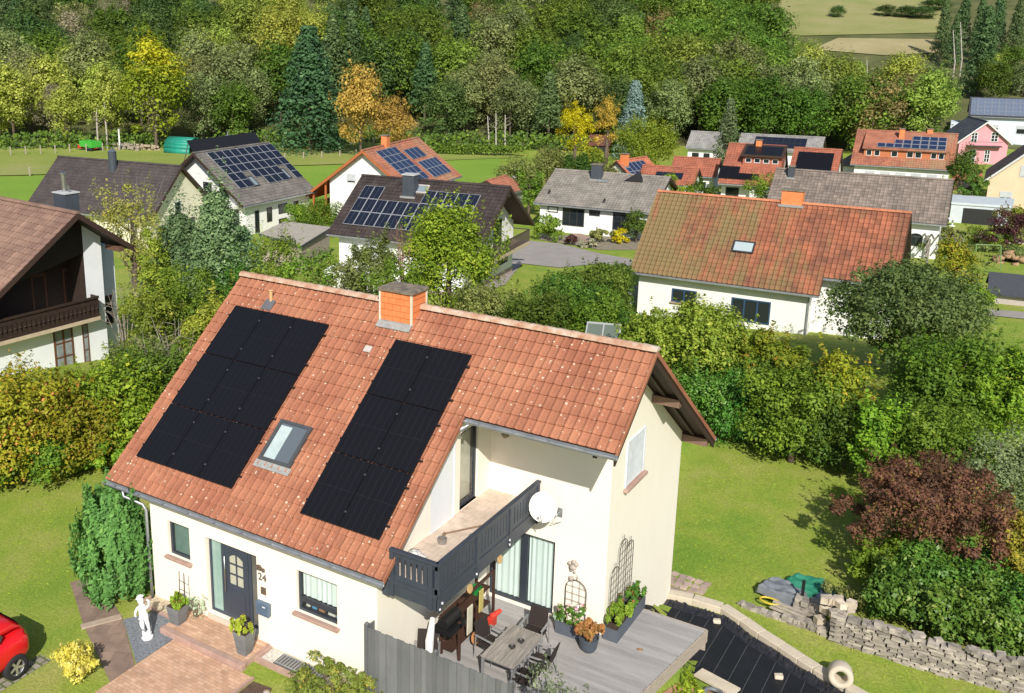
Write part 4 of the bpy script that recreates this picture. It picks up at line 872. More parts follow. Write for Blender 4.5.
drape('slate_gravel', [(.10, -1.22), (.55, -.42), (1.30, -.62), (1.795, -1.0), (1.795, -2.3), (1.5, -2.1)], mat('slate_chips', (.24, .255, .28), (.11, .12, .135), .8, 16, .9, 26), .022, 4, zfun=flat)
drape('pebble_strip', [(.0, -.46), (.0, -.024), (1.32, -.024), (1.32, -.46)], mat('cream_pebbles', (.62, .54, .40), (.3, .24, .17), .9, 18, .9, 24), .03, 4, zfun=flat)
m = MB(); m.box(-.05, 1.3, -.53, -.46, .2, .37); m.box(-.12, -.05, -.53, -.03, .2, .365); tag(m.build('edging_kerb', [SILL], bevel=.01), 'sandstone edging between the slate gravel and the pebbles at the left house corner', 'kerb')
m = MB(); m.box(1.33, 4.02, -.92, -.024, .2, .425)
tag(m.build('landing', [PAVE]), kind='structure')
m = MB()
for k in range(5): m.box(1.31+k*.56, 1.31+(k+1)*.56-.008, -1.09, -.922, .2, .438)
tag(m.build('landing_step', [SILL], bevel=.012), 'long red sandstone step along the front of the brick landing', 'step')
m = MB(); m.box(4.03, 4.055, -.92, -.03, .2, .43); m.box(4.47, 4.53, -16, -1.12, .1, .34)
tag(m.build('drive_edging', [SILL]), 'thin sandstone edging on the right of the brick drive', 'kerb')
drape('flower_bed', [(4.56, -1.2), (5.1, -1.15), (5.35, -1.7), (5.0, -2.4), (4.56, -2.6)], mat('bed_soil', (.13, .08, .055), (.07, .045, .03), .95, 9, .8), .015, 4, zfun=flat)
for k, (x, y, r, lab) in enumerate(((4.85, -1.75, .13, 'grey rounded stone in the soil bed beside the drive'), (4.68, -2.25, .16, 'pale boulder at the near end of the soil bed'), (5.1, -1.35, .09, 'small stone at the far end of the soil bed'))):
    m = MB(); m.lathe([(0, -r*.3), (r, -r*.2), (r*.9, r*.35), (r*.45, r*.6), (0, r*.62)], (0, 0, 0), 9); tag(m.build('garden_stone', [mat('field_stone', (.42, .34, .26), (.3, .24, .19), .9, 6, .4)], loc=(x, y, .30), smooth=True), lab, 'stone')
drape('parking_strip', [(-.45, -16), (-.02, -16), (-.02, -3.35), (-.45, -3.35)], GREYP, .012, 4, zfun=flat)
drape('parking_strip', [(-2.0, -16), (-1.55, -16), (-1.55, -3.35), (-2.0, -3.35)], GREYP, .012, 4, zfun=flat)
# tall grey planters by the door
def tall_planter(x, y, z, label, plabel, seed):
    t = empty('tall_planter', (x, y, z), .05, label, 'planter', 'tall grey planters by the door'); m = MB(); h = .62
    for k in range(3):
        a, b = .13+.024*k, .13+.024*(k+1); z0, z1 = h*k/3, h*(k+1)/3-.006
        m.prism([(-a, -a, z0), (a, -a, z0), (b-.004, -b+.004, z1), (-b+.004, -b+.004, z1)], (0, 0.0001, 0)) if False else None
        i = len(m.v); m.v += [(-a, -a, z0), (a, -a, z0), (a, a, z0), (-a, a, z0), (-b, -b, z1), (b, -b, z1), (b, b, z1), (-b, b, z1)]
        for q in ((0, 1, 5, 4), (1, 2, 6, 5), (2, 3, 7, 6), (3, 0, 4, 7), (3, 2, 1, 0), (4, 5, 6, 7)): m.f.append(tuple(i+j for j in q)); m.mi.append(0); m.tn.append(.3+.2*k)
    m.build('pot', [mat('zinc_grey_planter', (.19, .195, .2), (.14, .145, .15), .6, 3, tint=.25)], t)
    s_ = MB(); s_.box(-.19, .19, -.19, .19, h-.05, h+.002); s_.build('soil', [SOIL], t)
    plant('potted_plant', (x, y, z+h-.03), .46, .46, .34, 620, .085, LYG, plabel, 'plant', seed, LO, 50, .06)
tall_planter(1.50, -.62, .30, 'tall tapered grey planter left of the front door by the slate gravel', 'small green plant in the planter left of the front door', 11)
tall_planter(3.78, -.62, .426, 'tall tapered grey planter right of the front door', 'yellowish green plant in the planter right of the front door', 12)
m = MB()
for s in (-1, 1): m.tube([(s*.1, 0, 0), (s*.085, .02, .85)], .012, 5)
for z in (.35, .6): m.tube([(-.1, 0, z), (.1, 0, z)], .009, 5)
tag(m.build('plant_support', [IRON], loc=(1.48, -.42, .88)), 'little ladder shaped plant support behind the left planter', 'plant support')
plant('grey_shrub', (1.75, -.22, .33), .5, .3, .75, 120, .07, LGY, 'thin silvery twig plant against the wall between planter and door', 'plant', 13)
# ------------------------------------------------------------------ white garden statue: a child figure on a narrow base
def skin_figure(name, pts, edges, m, loc, rz_=0, sub=2):
    me = bpy.data.meshes.new(name); me.from_pydata([p[:3] for p in pts], edges, []); o = bpy.data.objects.new(name, me); COL.objects.link(o); o.location = loc; o.rotation_euler = (0, 0, rz_)
    o.modifiers.new('skin', 'SKIN'); me.skin_vertices[0].data[0].use_root = True
    for v, p in zip(me.skin_vertices[0].data, pts): v.radius = (p[3], p[3])
    s = o.modifiers.new('sub', 'SUBSURF'); s.levels = s.render_levels = sub; me.materials.append(m); return o
STAT = mat('white_plaster', (.80, .80, .80), (.70, .71, .73), .55, 9, .3, 30)
pts = [(0, 0, .52, .085), (0, 0, .64, .095), (0, .0, .76, .075), (0, -.01, .83, .045), (0, -.02, .93, .095), (0, -.01, 1.03, .075),      # pelvis chest neck head
       (.13, -.02, .73, .042), (.2, -.06, .62, .034), (.14, -.15, .57, .03), (.06, -.2, .60, .028), (-.13, -.01, .74, .042), (-.22, .03, .84, .034), (-.26, .0, .96, .03), (-.24, -.04, 1.02, .026),
       (.07, 0, .44, .065), (.085, -.05, .28, .05), (.07, 0, .1, .036), (.08, -.07, .06, .034), (-.06, 0, .44, .065), (-.07, .02, .28, .05), (-.05, .05, .1, .036), (-.06, -.03, .06, .034)]
pts = [(-p[0]*1.0, p[1], p[2], p[3]) for p in pts]
ed = [(0, 1), (1, 2), (2, 3), (3, 4), (4, 5), (2, 6), (6, 7), (7, 8), (8, 9), (2, 10), (10, 11), (11, 12), (12, 13), (0, 14), (14, 15), (15, 16), (16, 17), (0, 18), (18, 19), (19, 20), (20, 21)]
stt = empty('garden_statue', (1.24, -1.42, .30), .1, 'white statue of a child standing on the grey slate gravel', 'statue')
stt.rotation_euler[1] = -.14
f_ = skin_figure('figure', pts, ed, STAT, (0, 0, .1)); f_.parent = stt
m = MB(); m.lathe([(0, 0), (.14, 0), (.15, .05), (.11, .09), (.12, .15), (0, .16)], (0, 0, 0), 14); m.build('base', [STAT], stt, smooth=False)
m = MB()   # curly hair cap, nose and drape folds
for k in range(26):
    a = k*2.4; e = .25+1.2*RNG.random(); r = .1; m.lathe([(0, -.03), (.03, 0), (0, .03)], (r*math.cos(a)*math.cos(e), -.0+r*math.sin(a)*math.cos(e), 1.07+r*math.sin(e)*.9), 6)
m.build('hair', [STAT], stt, smooth=True)
m = MB(); m.tube([(.1, -.03, .62), (.02, -.12, .60), (-.09, -.08, .55), (-.12, .04, .5)], [.03, .045, .04, .03], 8); m.tube([(.04, -.12, .6), (.05, -.13, .42), (.02, -.1, .25)], [.04, .035, .015], 8); m.build('drape', [STAT], stt, smooth=True)
# ------------------------------------------------------------------ red hatchback on its parking strips (only the rear quarter is in view)
CARP = mat('red_car_paint', (.62, .012, .016), (.60, .010, .014), .22, 1, spec=.6); RUB = mat('tyre_rubber', (.02, .02, .022), None, .85); RIM = mat('alloy_rim', (.62, .62, .63), None, .3, metal=.8); BLK = mat('black_trim', (.012, .012, .013), None, .5)
car = empty('car', (-.92, -5.52, .285), 0, 'red small hatchback parked on the lawn strips at the left edge', 'car')
def ring(y, zs, xs, n=6):
    """half cross section mirrored: list of (x, z)"""
    return [(x, y, z) for x, z in zip(xs, zs)]+[(-x, y, z) for x, z in list(zip(xs, zs))[::-1]]
secs = [(-1.95, (.36, .5, .62, .66, .68), (.45, .60, .60, .5, .2)), (-1.75, (.24, .5, .68, .76, .80), (.62, .76, .76, .66, .3)), (-1.1, (.2, .5, .78, .90, .95), (.72, .83, .82, .72, .35)), (-.62, (.2, .5, .82, .97, 1.02), (.74, .84, .82, .73, .4)),
        (.3, (.2, .5, .84, .98, 1.02), (.74, .85, .83, .74, .4)), (1.2, (.2, .52, .88, 1.0, 1.04), (.74, .85, .83, .73, .4)), (1.62, (.24, .55, .90, 1.02, 1.05), (.70, .81, .80, .70, .4)), (1.86, (.32, .55, .80, .92, .98), (.58, .72, .70, .6, .3))]
m = MB(); rg = [ring(y, z, x) for y, z, x in secs]; i0 = 0
for r in rg: m.v += r
N2 = len(rg[0])
for k in range(len(rg)-1):
    for j in range(N2):
        q = (j+1) % N2; m.f.append((k*N2+j, (k+1)*N2+j, (k+1)*N2+q, k*N2+q)); m.mi.append(0); m.tn.append(.5)
m.f.append(tuple(range(N2))); m.f.append(tuple(range((len(rg)-1)*N2+N2-1, (len(rg)-1)*N2-1, -1))); m.mi += [0, 0]; m.tn += [.5, .5]
cb = m.build('body', [CARP], car, smooth=True); sb = cb.modifiers.new('sub', 'SUBSURF'); sb.levels = sb.render_levels = 2
gs = [(-.95, (.98, 1.0, 1.01), (.66, .5, .2)), (-.35, (1.0, 1.32, 1.38), (.70, .58, .3)), (.3, (1.0, 1.40, 1.47), (.72, .60, .32)), (1.1, (1.0, 1.38, 1.44), (.71, .58, .32)), (1.52, (1.02, 1.30, 1.35), (.66, .54, .3)), (1.74, (1.0, 1.03, 1.05), (.58, .5, .3))]
m = MB(); rg = [ring(y, z, x) for y, z, x in gs]
for r in rg: m.v += r
N2 = len(rg[0])
for k in range(len(rg)-1):
    for j in range(N2):
        q = (j+1) % N2; m.f.append((k*N2+j, (k+1)*N2+j, (k+1)*N2+q, k*N2+q)); m.mi.append(0); m.tn.append(.5)
cc = m.build('cabin', [CARP], car, smooth=True); sb = cc.modifiers.new('sub', 'SUBSURF'); sb.levels = sb.render_levels = 2
for s in (-1, 1):
    g = MB()
    for pts_ in ([(.72, -.55, 1.03), (.722, .28, 1.04), (.645, .25, 1.3), (.64, -.2, 1.28)], [(.722, .34, 1.04), (.71, 1.0, 1.05), (.66, 1.12, 1.16), (.64, .98, 1.28), (.645, .33, 1.3)]):
        g.poly([(s*x, y, z) for x, y, z in pts_][::s])
    g.build('side_window', [DARKG], car)
g = MB(); g.poly([(-.52, 1.70, 1.09), (.52, 1.70, 1.09), (.48, 1.55, 1.32), (-.48, 1.55, 1.32)]); g.build('rear_window', [DARKG], car)
for s in (-1, 1):
    g = MB(); g.prism([(s*.55, 1.80, .82), (s*.72, 1.70, .80), (s*.70, 1.62, 1.0), (s*.52, 1.74, 1.0)], (0, .03, 0)); g.build('tail_light', [mat('tail_light_red', (.35, .0, .0), None, .15)], car, bevel=.01)
for s in (-1, 1):
    for y in (-1.2, 1.28):
        w_ = MB(); P_ = []
        for r, x in ((.19, .1), (.26, .105), (.31, .09), (.315, .0), (.31, -.09), (.2, -.1)): P_.append((r, x))
        w_.lathe(P_, (0, 0, 0), 24); wo = w_.build('wheel', [RUB], car, smooth=True); wo.matrix_local = Matrix.Translation((s*.76, y, .315)) @ Matrix.Rotation(s*math.pi/2, 4, 'Y')
        rm = MB(); rm.lathe([(.0, .07), (.05, .075), (.055, .06), (.0, .06)], (0, 0, 0), 16); rm.lathe([(.205, .1), (.19, .085), (.185, .0)], (0, 0, 0), 24); rm.lathe([(0, .03), (.19, .03)], (0, 0, 0), 20, 1)
        for k in range(5):
            a = k*2*math.pi/5; c_, s_ = math.cos(a), math.sin(a); rm.obox((c_*.04+s_*.028, s_*.04-c_*.028, .05), (c_*.155, s_*.155, .02), (-s_*.056, c_*.056, 0), (0, 0, .025))
        rm.build('rim', [RIM, BLK], wo)
        ar = MB(); n = 14
        for k in range(n):
            a, b = math.pi*k/n, math.pi*(k+1)/n; r0, r1 = .325, .375
            ar.quad((s*.80, y+r0*math.cos(a), .315+r0*math.sin(a)), (s*.80, y+r1*math.cos(a), .315+r1*math.sin(a)), (s*.80, y+r1*math.cos(b), .315+r1*math.sin(b)), (s*.80, y+r0*math.cos(b), .315+r0*math.sin(b)))
# ------------------------------------------------------------------ right garden: sheeted plot, kerb stones, stone wall, piles
LINER = brick_mat('woven_weed_sheet', (.014, .015, .017), (.012, .013, .015), (.10, .10, .10), 1, .42, 60, .55, 'Object', 0, .006, .2)
drape('sheeted_plot', [(10.62, 7.0), (10.62, 10.32), (12.39, 10.36), (13.22, 9.8), (13.9, 9.54), (14.66, 9.1), (15.7, 8.68), (17.2, 8.1), (17.6, 2), (13.8, 2.6), (13.25, 6.6), (12.75, 7.0)], LINER, .03, .4)
m = MB(); nn = 90; rr_ = random.Random(4)
def hemp(k):
    x = 10.7+5.1*k/(nn-1); return x, float(np.interp(x, [10.6, 12.39, 13.22, 13.9, 14.66, 15.8], [10.3, 10.34, 9.78, 9.5, 9.06, 8.62]))
hz_ = [[(.0, .05), (rr_.uniform(-.12, -.05), rr_.uniform(.06, .15)), (rr_.uniform(-.3, -.18), rr_.uniform(.03, .1)), (-.42, .035)] for k in range(nn)]
for k in range(nn-1):
    for j in range(3):
        q = []
        for kk, jj in ((k, j), (k, j+1), (k+1, j+1), (k+1, j)): x, y = hemp(kk); q.append((x+hz_[kk][jj][0]*.2, y+hz_[kk][jj][0], float(T(x, y))+hz_[kk][jj][1]))
        m.quad(*q)
tag(m.build('sheet_hem', [mat('black_plastic', (.03, .03, .034), (.014, .014, .017), .32, 9, .6, 20)]), 'crumpled black plastic edge of the sheeting below the kerb stones', 'plastic edge')
KERB = mat('pale_concrete', (.56, .49, .38), (.46, .40, .31), .9, 3, .3, 30)
ks = [(10.45, 10.42), (11.3, 10.58), (12.15, 10.62), (12.85, 10.28), (13.45, 9.92), (14.05, 9.62), (14.62, 9.32), (15.05, 9.12)]
k0 = MB(); k0.box(-.45, .45, -.17, .17, -.1, .2); k0m = k0.mesh('kerb_stone', [KERB])
for i, ((x, y), (x2, y2)) in enumerate(zip(ks, ks[1:]+[(15.9, 8.78)])):
    o = link_mesh('kerb_stone', k0m); place(o, ((x+x2)/2, (y+y2)/2, T((x+x2)/2, (y+y2)/2)+.0), math.atan2(y2-y, x2-x)+random.uniform(-.03, .03)); L = math.hypot(x2-x, y2-y); o.scale = (L/.92, 1, 1)
    tag(o, 'pale concrete kerb stone in the stepped row above the black sheeting', 'kerb stone', 'kerb stones above the sheeting'); b_ = o.modifiers.new('b', 'BEVEL'); b_.width = .015
o = link_mesh('kerb_stone', k0m); place(o, (16.35, 8.55, T(16.3, 8.5)), -.35); tag(o, 'loose pale kerb stone beside the concrete ring', 'kerb stone')
m = MB(); m.lathe([(.15, 0), (.28, 0), (.30, .05), (.30, .46), (.27, .5), (.18, .5), (.15, .46), (.15, 0)], (0, 0, 0), 24)
o = m.build('concrete_ring', [KERB], smooth=True); o.matrix_world = Matrix.Translation((15.62, 9.12, T(15.6, 9.1)+.3)) @ Matrix.Rotation(math.radians(78), 4, 'X') @ Matrix.Rotation(.2, 4, 'Y'); tag(o, 'pale concrete ring leaning at the end of the kerb row', 'concrete ring')
for (x, y, lab) in ((12.2, 9.9, 'small pale stone weighing down the black sheeting near the house corner'), (14.3, 8.3, 'small pale stone lying in the middle of the black sheeting')):
    m = MB(); m.stone((0, 0, 0), .26, .2, .12, .4, .2); tag(m.build('weight_stone', [KERB], loc=(x, y, T(x, y)+.03), bevel=.03), lab, 'stone')
m = MB(); FL = [(10.75, 10.75), (10.2, 11.9), (11.3, 11.9), (11.5, 10.8)]
for i in range(5):
    for j in range(4):
        x = 10.35+i*.24+random.uniform(-.03, .03); y = 10.95+j*.28+random.uniform(-.03, .03); m.stone((x, y, T(x, y)-.02), .25, .27, .055, random.uniform(-.3, .3), .16)
tag(m.build('crazy_paving', [mat('flagstone', (.48, .36, .29), (.34, .25, .22), .9, 4, .3, tint=.22)]), kind='structure')
# soil bank with grass and a slab beside the deck
drape('soil_bank', [(12.72, 6.75), (13.2, 6.7), (13.0, 4.6), (12.8, 2.6), (12.1, 2.4)], mat('orange_soil', (.36, .20, .11), (.26, .15, .08), .95, 6, .6), .05, .25)
m = MB(); m.box(-.55, .55, -.2, .2, 0, .06); tag(m.build('paving_slab', [KERB], loc=(13.05, 7.05, T(13.0, 7.0)+.12), rz=-.25), 'pale slab laid along the deck corner above the sheeting', 'slab')
m = MB(); m.tube([(.28*math.cos(a)*.8, .28*math.sin(a), .1+.02*math.sin(3*a)) for a in np.arange(0, 5.2, .3)], .055, 8); tag(m.build('drain_pipe', [mat('grey_pipe', (.16, .17, .18), None, .5)], loc=(13.15, 6.35, T(13.1, 6.3)+.12), smooth=True), 'bent grey drain pipe end beside the deck corner', 'pipe')
m = MB()
for k in range(12): m.stone((random.uniform(-.25, .25), -k*.2, 0), .5, .35, .12+.1*random.random(), random.uniform(-1, 1), .35)
tag(m.build('folded_liner', [mat('black_plastic', (.02, .02, .023))], loc=(13.3, 5.9, T(13.3, 5.5)+.1), rz=.12, smooth=True), 'folded black plastic liner heaped along the soil bank', 'plastic sheet')
# dry stone wall
DRY = mat('dry_stone', (.40, .355, .295), (.20, .175, .15), .92, 5, .5, 25, tint=.3)
m = MB()
def wall_course(x0, x1, yc, z0, h, rows, mb, rag=0.0):
    for r in range(rows):
        x = x0+(.13 if r % 2 else 0)
        while x < x1:
            w_ = random.uniform(.16, .46)
            if not (r >= rows-2 and random.random() < rag):
                z = z0(x)+r*h/rows; mb.stone((x+w_/2, yc(x)+random.uniform(-.03, .03), z), w_-.012, .36+random.uniform(-.04, .04), h/rows*1.02, random.uniform(-.05, .05), .1)
            x += w_
yc = lambda x: np.interp(x, [14.8, 17.3, 19.2, 24], [10.95, 10.95, 11.2, 12.0]); zg_ = lambda x: T(x, 10.9)-.08
wall_course(15.0, 22.5, yc, zg_, .92, 13, m, .2)
for k in range(34):
    x = random.uniform(15.0, 21); m.stone((x, float(yc(x))+random.uniform(-.1, .15), zg_(x)+.86+random.random()*.05), random.uniform(.2, .4), random.uniform(.18, .3), random.uniform(.07, .15), random.uniform(-.6, .6), .18)
tag(m.build('dry_stone_wall', [DRY]), 'long dry stone wall of flat beige stones below the laurel bushes', 'stone wall')
m = MB()
for k in range(26):
    t_ = k/25; x = 12.55+2.3*t_; y = 11.25-.15*t_
    for r in range(1 if t_ < .55 else 2): m.stone((x, y+random.uniform(-.05, .05), T(x, y)-.06+r*.13), .22, .3, .16, random.uniform(-.4, .4), .18)
tag(m.build('low_stone_edging', [DRY]), 'low crumbling row of stones running from the lawn to the stone wall', 'stone edging')
m = MB()
for k in range(22):
    x, y = 14.95+random.uniform(-.3, .55), 11.25+random.uniform(-.1, .35); m.stone((x, y, T(x, y)+random.choice([.0, .25, .5, .72, .86])), random.uniform(.2, .32), random.uniform(.2, .28), .2, random.uniform(-.9, .9), .14)
tag(m.build('block_heap', [mat('split_block', (.56, .48, .37), (.42, .35, .27), .9, 4, .4, tint=.25)]), 'heap of pale split blocks at the left end of the stone wall', 'stone heap')
m = MB()
for r in range(4):
    for k in range(4): m.stone((14.0+k*.2, 11.75+random.uniform(-.06, .06), T(14.2, 11.8)-.04+r*.14), .22, .4, .15, random.uniform(-.1, .1), .12)
tag(m.build('stone_stack', [DRY]), 'small square stack of stones between the tarpaulin and the block heap', 'stone stack')
def cloth_mesh(name, cx, cy, lx, ly, zf, m, rz_, label, cat, seed, n=18, amp=.03):
    rn = np.random.default_rng(seed); g = MB(); ph = rn.uniform(0, 6, 6)
    def P(i, j):
        u, v = i/n-.5, j/n-.5; e = max(abs(u), abs(v))*2
        z = zf(u, v)+amp*(math.sin(9*u+ph[0]+4*v)+math.sin(13*v+ph[1]-5*u)+.6*math.sin(23*u+ph[2])*math.sin(19*v+ph[3]))
        return (u*lx*(1+.03*math.sin(11*v+ph[4])), v*ly*(1+.03*math.sin(10*u+ph[5])), z)
    for i in range(n):
        for j in range(n): g.quad(P(i, j), P(i+1, j), P(i+1, j+1), P(i, j+1))
    o = g.build(name, [m], loc=(cx, cy, T(cx, cy)), rz=rz_); tag(o, label, cat)
    s = o.modifiers.new('t', 'SOLIDIFY'); s.thickness = .012; return o
ed_ = lambda h, f=.86: (lambda u, v: h if max(abs(u), abs(v))*2 < f else h-(max(abs(u), abs(v))*2-f)/(1-f)*h*.75)
cloth_mesh('tarpaulin', 13.45, 12.25, 1.3, .85, ed_(.42), mat('grey_tarp', (.2, .215, .24), (.13, .14, .16), .5, 3), -.25, 'grey tarpaulin draped over a pile beside the lawn', 'tarpaulin', 3)
cloth_mesh('green_net', 14.15, 12.85, 1.5, .9, ed_(.45), mat('green_netting', (.02, .2, .12), (.015, .14, .085), .7, 14), -.25, 'green netting covering the pile behind the tarpaulin', 'netting', 4, amp=.04)
cloth_mesh('blue_sheet', 14.75, 12.35, .8, .6, ed_(.5), mat('dark_blue_sheet', (.03, .05, .09), (.02, .03, .06), .5, 6), -.25, 'dark blue sheet between the green net and the block heap', 'sheet', 5, amp=.04)
m = MB(); m.tube([(.28*math.cos(a), .16*math.sin(a), .0) for a in np.linspace(0, 2*math.pi, 25)], .032, 6); tag(m.build('yellow_hose', [mat('yellow_plastic', (.55, .42, .04), None, .45)], loc=(13.25, 11.55, T(13.3, 11.5)+.24), smooth=True), 'yellow hose ring lying on the stones below the tarpaulin', 'hose')
m = MB(); m.box(-.04, .04, -.04, .04, -.2, 1.0); tag(m.build('stake', [BLK], loc=(14.05, 11.9, T(14, 11.9))), 'dark upright stake at the right end of the tarpaulin', 'stake')
m = MB()
for k in range(3): m.obox((0, k*.1, k*.05), (.95, .0, .02), (0, .09, 0), (0, 0, .04))
tag(m.build('plank_pile', [mat('grey_planks', (.42, .37, .31), (.3, .26, .21), .85, 5)], loc=(13.3, 11.3, T(13.3, 11.4)+.16), rz=-.2), 'pale weathered planks lying under the tarpaulin edge', 'planks')
# ------------------------------------------------------------------ houses of the village
GRAYF = mat('dark_window_frame', (.04, .038, .038), None, .5); WHF = mat('white_window_frame', (.72, .72, .72), None, .5); BLUEF = mat('blue_window_frame', (.03, .07, .14), None, .5); BRNF = mat('brown_window_frame', (.13, .05, .025), None, .6)
PVBLUE = mat('blue_solar_glass', (.022, .035, .085), (.016, .028, .065), .22, 3); PVDK = mat('dark_solar_glass', (.014, .018, .032), (.01, .013, .024), .22, 3); PVSIL = mat('silver_frame', (.36, .37, .39), None, .4); PVLT = mat('pale_solar_glass', (.15, .18, .24), (.11, .14, .2), .2, 3)
CAPM = mat('dark_metal_cladding', (.06, .07, .085), None, .5, 2)
class House:
    def __init__(s, label, cx, cy, yaw, L, Wf, he, hr, zg, tile, wallm, Wb=None, heb=None, og=.7, oe=.5, cat='house', name='house', tw=.3, ridge=None, group=None, wood=None, ogl=None, base=None, walls=True, th=.16, wave=.03, step=None):
        s.L, s.Wf, s.Wb, s.he, s.heb, s.hr, s.og, s.oe = L, Wf, Wb or Wf, he, heb if heb is not None else he, hr, og, oe
        s.yaw, s.o = yaw, np.array([cx, cy, zg]); s.c, s.s_ = math.cos(yaw), math.sin(yaw); ogl = og if ogl is None else ogl; s.ogl = ogl
        s.root = empty(name, tuple(s.o), yaw, label, cat, group); s.tf = (hr-he)/s.Wf; s.tb = (hr-s.heb)/s.Wb
        s.cf = 1/math.hypot(1, s.tf); s.sf = s.tf*s.cf; s.cb = 1/math.hypot(1, s.tb); s.sb = s.tb*s.cb
        if walls:
            m = MB(); yf, yb = -s.Wf+oe, s.Wb-oe
            xw = step[0]-oe if step else L-og
            m.prism([(-L+ogl, yf, -1.2), (-L+ogl, yb, -1.2), (-L+ogl, yb, s.zr(yb)-th-.01), (-L+ogl, 0, hr-th-.01), (-L+ogl, yf, s.zr(yf)-th-.01)], (xw+L-ogl, 0, 0))
            if step:
                y2 = -step[1]+oe; m.prism([(xw, y2, -1.2), (xw, yb, -1.2), (xw, yb, s.zr(yb)-th-.01), (xw, 0, hr-th-.01), (xw, y2, s.zr(y2)-th-.01)], (L-og-xw, 0, 0))
            s.wall = m.build('wall', [wallm], s.root)
            if base:
                m = MB(); m.box(-L+ogl-.02, L-og+.02, yf-.02, yb+.02, -1.2, base[0]); m.build('plinth', [base[1]], s.root)
        W_ = wood or WOOD; m = MB()
        segs_ = [(-L, L, s.Wf)] if not step else [(-L, step[0], s.Wf), (step[0], L, step[1])]
        for xa, xb, wf in segs_: m.prism([(xa, -wf, s.zr(-wf)-.03), (xa, 0, hr-.03), (xa, 0, hr-th), (xa, -wf, s.zr(-wf)-th)], (xb-xa, 0, 0))
        for y0, y1 in ((-s.Wf, 0), (0, s.Wb)):
            if y0 == 0: m.prism([(-L, y0, s.zr(y0)-.03), (-L, y1, s.zr(y1)-.03), (-L, y1, s.zr(y1)-th), (-L, y0, s.zr(y0)-th)], (2*L, 0, 0))
            for x, y0 in ((-L-.015, y0), (L-.02, max(y0, -step[1]) if step else y0)): m.prism([(x, y0, s.zr(y0)+.05), (x, y1, s.zr(y1)+.05), (x, y1, s.zr(y1)-.24), (x, y0, s.zr(y0)-.24)], (.035, 0, 0))
        s.roof = m.build('roof', [W_], s.root); m = MB()
        for xa, xb, wf in segs_: tile_plane(m, (xa, -wf, s.zr(-wf)), (1, 0, 0), (0, s.cf, s.sf), (0, -s.sf, s.cf), xb-xa, wf/s.cf-.02, tw, .36, wave, .035, 4)
        m.build('front_tiles', [tile], s.roof); m = MB()
        tile_plane(m, (L, s.Wb, s.heb), (-1, 0, 0), (0, -s.cb, s.sb), (0, s.sb, s.cb), 2*L, s.Wb/s.cb-.02, tw, .36, wave, .035, 3)
        m.build('rear_tiles', [tile], s.roof)
        m = MB(); ridge_caps(m, (-L, 0, hr+.03), (L, 0, hr+.03), .12, .42); m.build('ridge_cap', [ridge or tile], s.roof)
        gutter_ = MB()
        for xa, xb, wf in segs_: gutter_.box(xa, xb, -wf-.11, -wf-.01, s.zr(-wf)-.14, s.zr(-wf)-.02)
        gutter_.build('gutter', [ZINC], s.root)
    def zr(s, y): return s.hr+s.tf*y if y <= 0 else s.hr-s.tb*y
    def local(s, P):
        d = np.asarray(P)-s.o; return np.array([s.c*d[0]+s.s_*d[1], -s.s_*d[0]+s.c*d[1], d[2]])
    def hit(s, px, ax, val):
        """where the view ray through a photo pixel meets a wall plane of the house, in house axes"""
        r = ray(*px); o = s.local(CAM); d = np.array([s.c*r[0]+s.s_*r[1], -s.s_*r[0]+s.c*r[1], r[2]]); return o+d*(val-o[ax])/d[ax]
    def roofhit(s, px, front=True):
        r = ray(*px); o = s.local(CAM); d = np.array([s.c*r[0]+s.s_*r[1], -s.s_*r[0]+s.c*r[1], r[2]])
        t = s.tf if front else -s.tb; k = (s.hr+t*o[1]-o[2])/(d[2]-t*d[1]); P = o+d*k
        return P[0], (P[1]+s.Wf)/s.cf if front else (s.Wb-P[1])/s.cb
    def rp(s, x, q, off=0): return np.array([x, -s.Wf+q*s.cf-off*s.sf, s.he+q*s.sf+off*s.cf])
    def face(s, f): return {'front': (1, -s.Wf+s.oe), 'right': (0, s.L-s.og), 'left': (0, -s.L+s.ogl), 'back': (1, s.Wb-s.oe)}[f]
    def win(s, f, a, b, fm=GRAYF, glass=None, mull=1, name='window', sill=None, off=0, shutter=None, rails=0):
        """window whose top-left and bottom-right corners are seen at pixels a, b on face f"""
        ax, val = s.face(f); P, Q = s.hit(a, ax, val), s.hit(b, ax, val); i = 1-ax
        u0, u1 = sorted((P[i], Q[i])); z0, z1 = sorted((P[2], Q[2]))
        return s.winloc(f, u0, u1, z0, z1, fm, glass, mull, name, sill, off, shutter, rails)
    def winloc(s, f, u0, u1, z0, z1, fm=GRAYF, glass=None, mull=1, name='window', sill=None, off=0, shutter=None, rails=0):
        ax, val = s.face(f); n = {'front': (0, -1, 0), 'right': (1, 0, 0), 'left': (-1, 0, 0), 'back': (0, 1, 0)}[f]; n = np.array(n, float)
        u = np.array([1., 0, 0]) if ax == 1 else np.array([0, 1., 0]); o = np.zeros(3); o[ax] = val+n[ax]*(off+.05); o += u*u0; o[2] = z0
        wd, ht = u1-u0, z1-z0; fr = min(.08, wd*.12)
        w_ = frame_mb(o, u, n, wd, ht, fr, .07, [(wd*k/mull, fr*1.1) for k in range(1, mull)], [(ht*k/(rails+1), fr*.7) for k in range(1, rails+1)]).build(name, [fm], s.root)
        pane_mb(o, u, n, wd, ht, .03).build('pane', [glass or DARKG], w_)
        if shutter: sh = MB(); p = o-n*.01; sh.obox(p+np.array([0, 0, ht*(1-shutter)]), u*wd, (0, 0, ht*shutter), n*.012); sh.build('roller_shutter', [mat('grey_shutter', (.5, .52, .54), None, .6)], w_)
        if sill: sl_ = MB(); sl_.obox(o-u*.06-np.array([0, 0, .07]), u*(wd+.12), n*.12, (0, 0, .068)); sl_.build('sill', [sill], w_)
        return w_
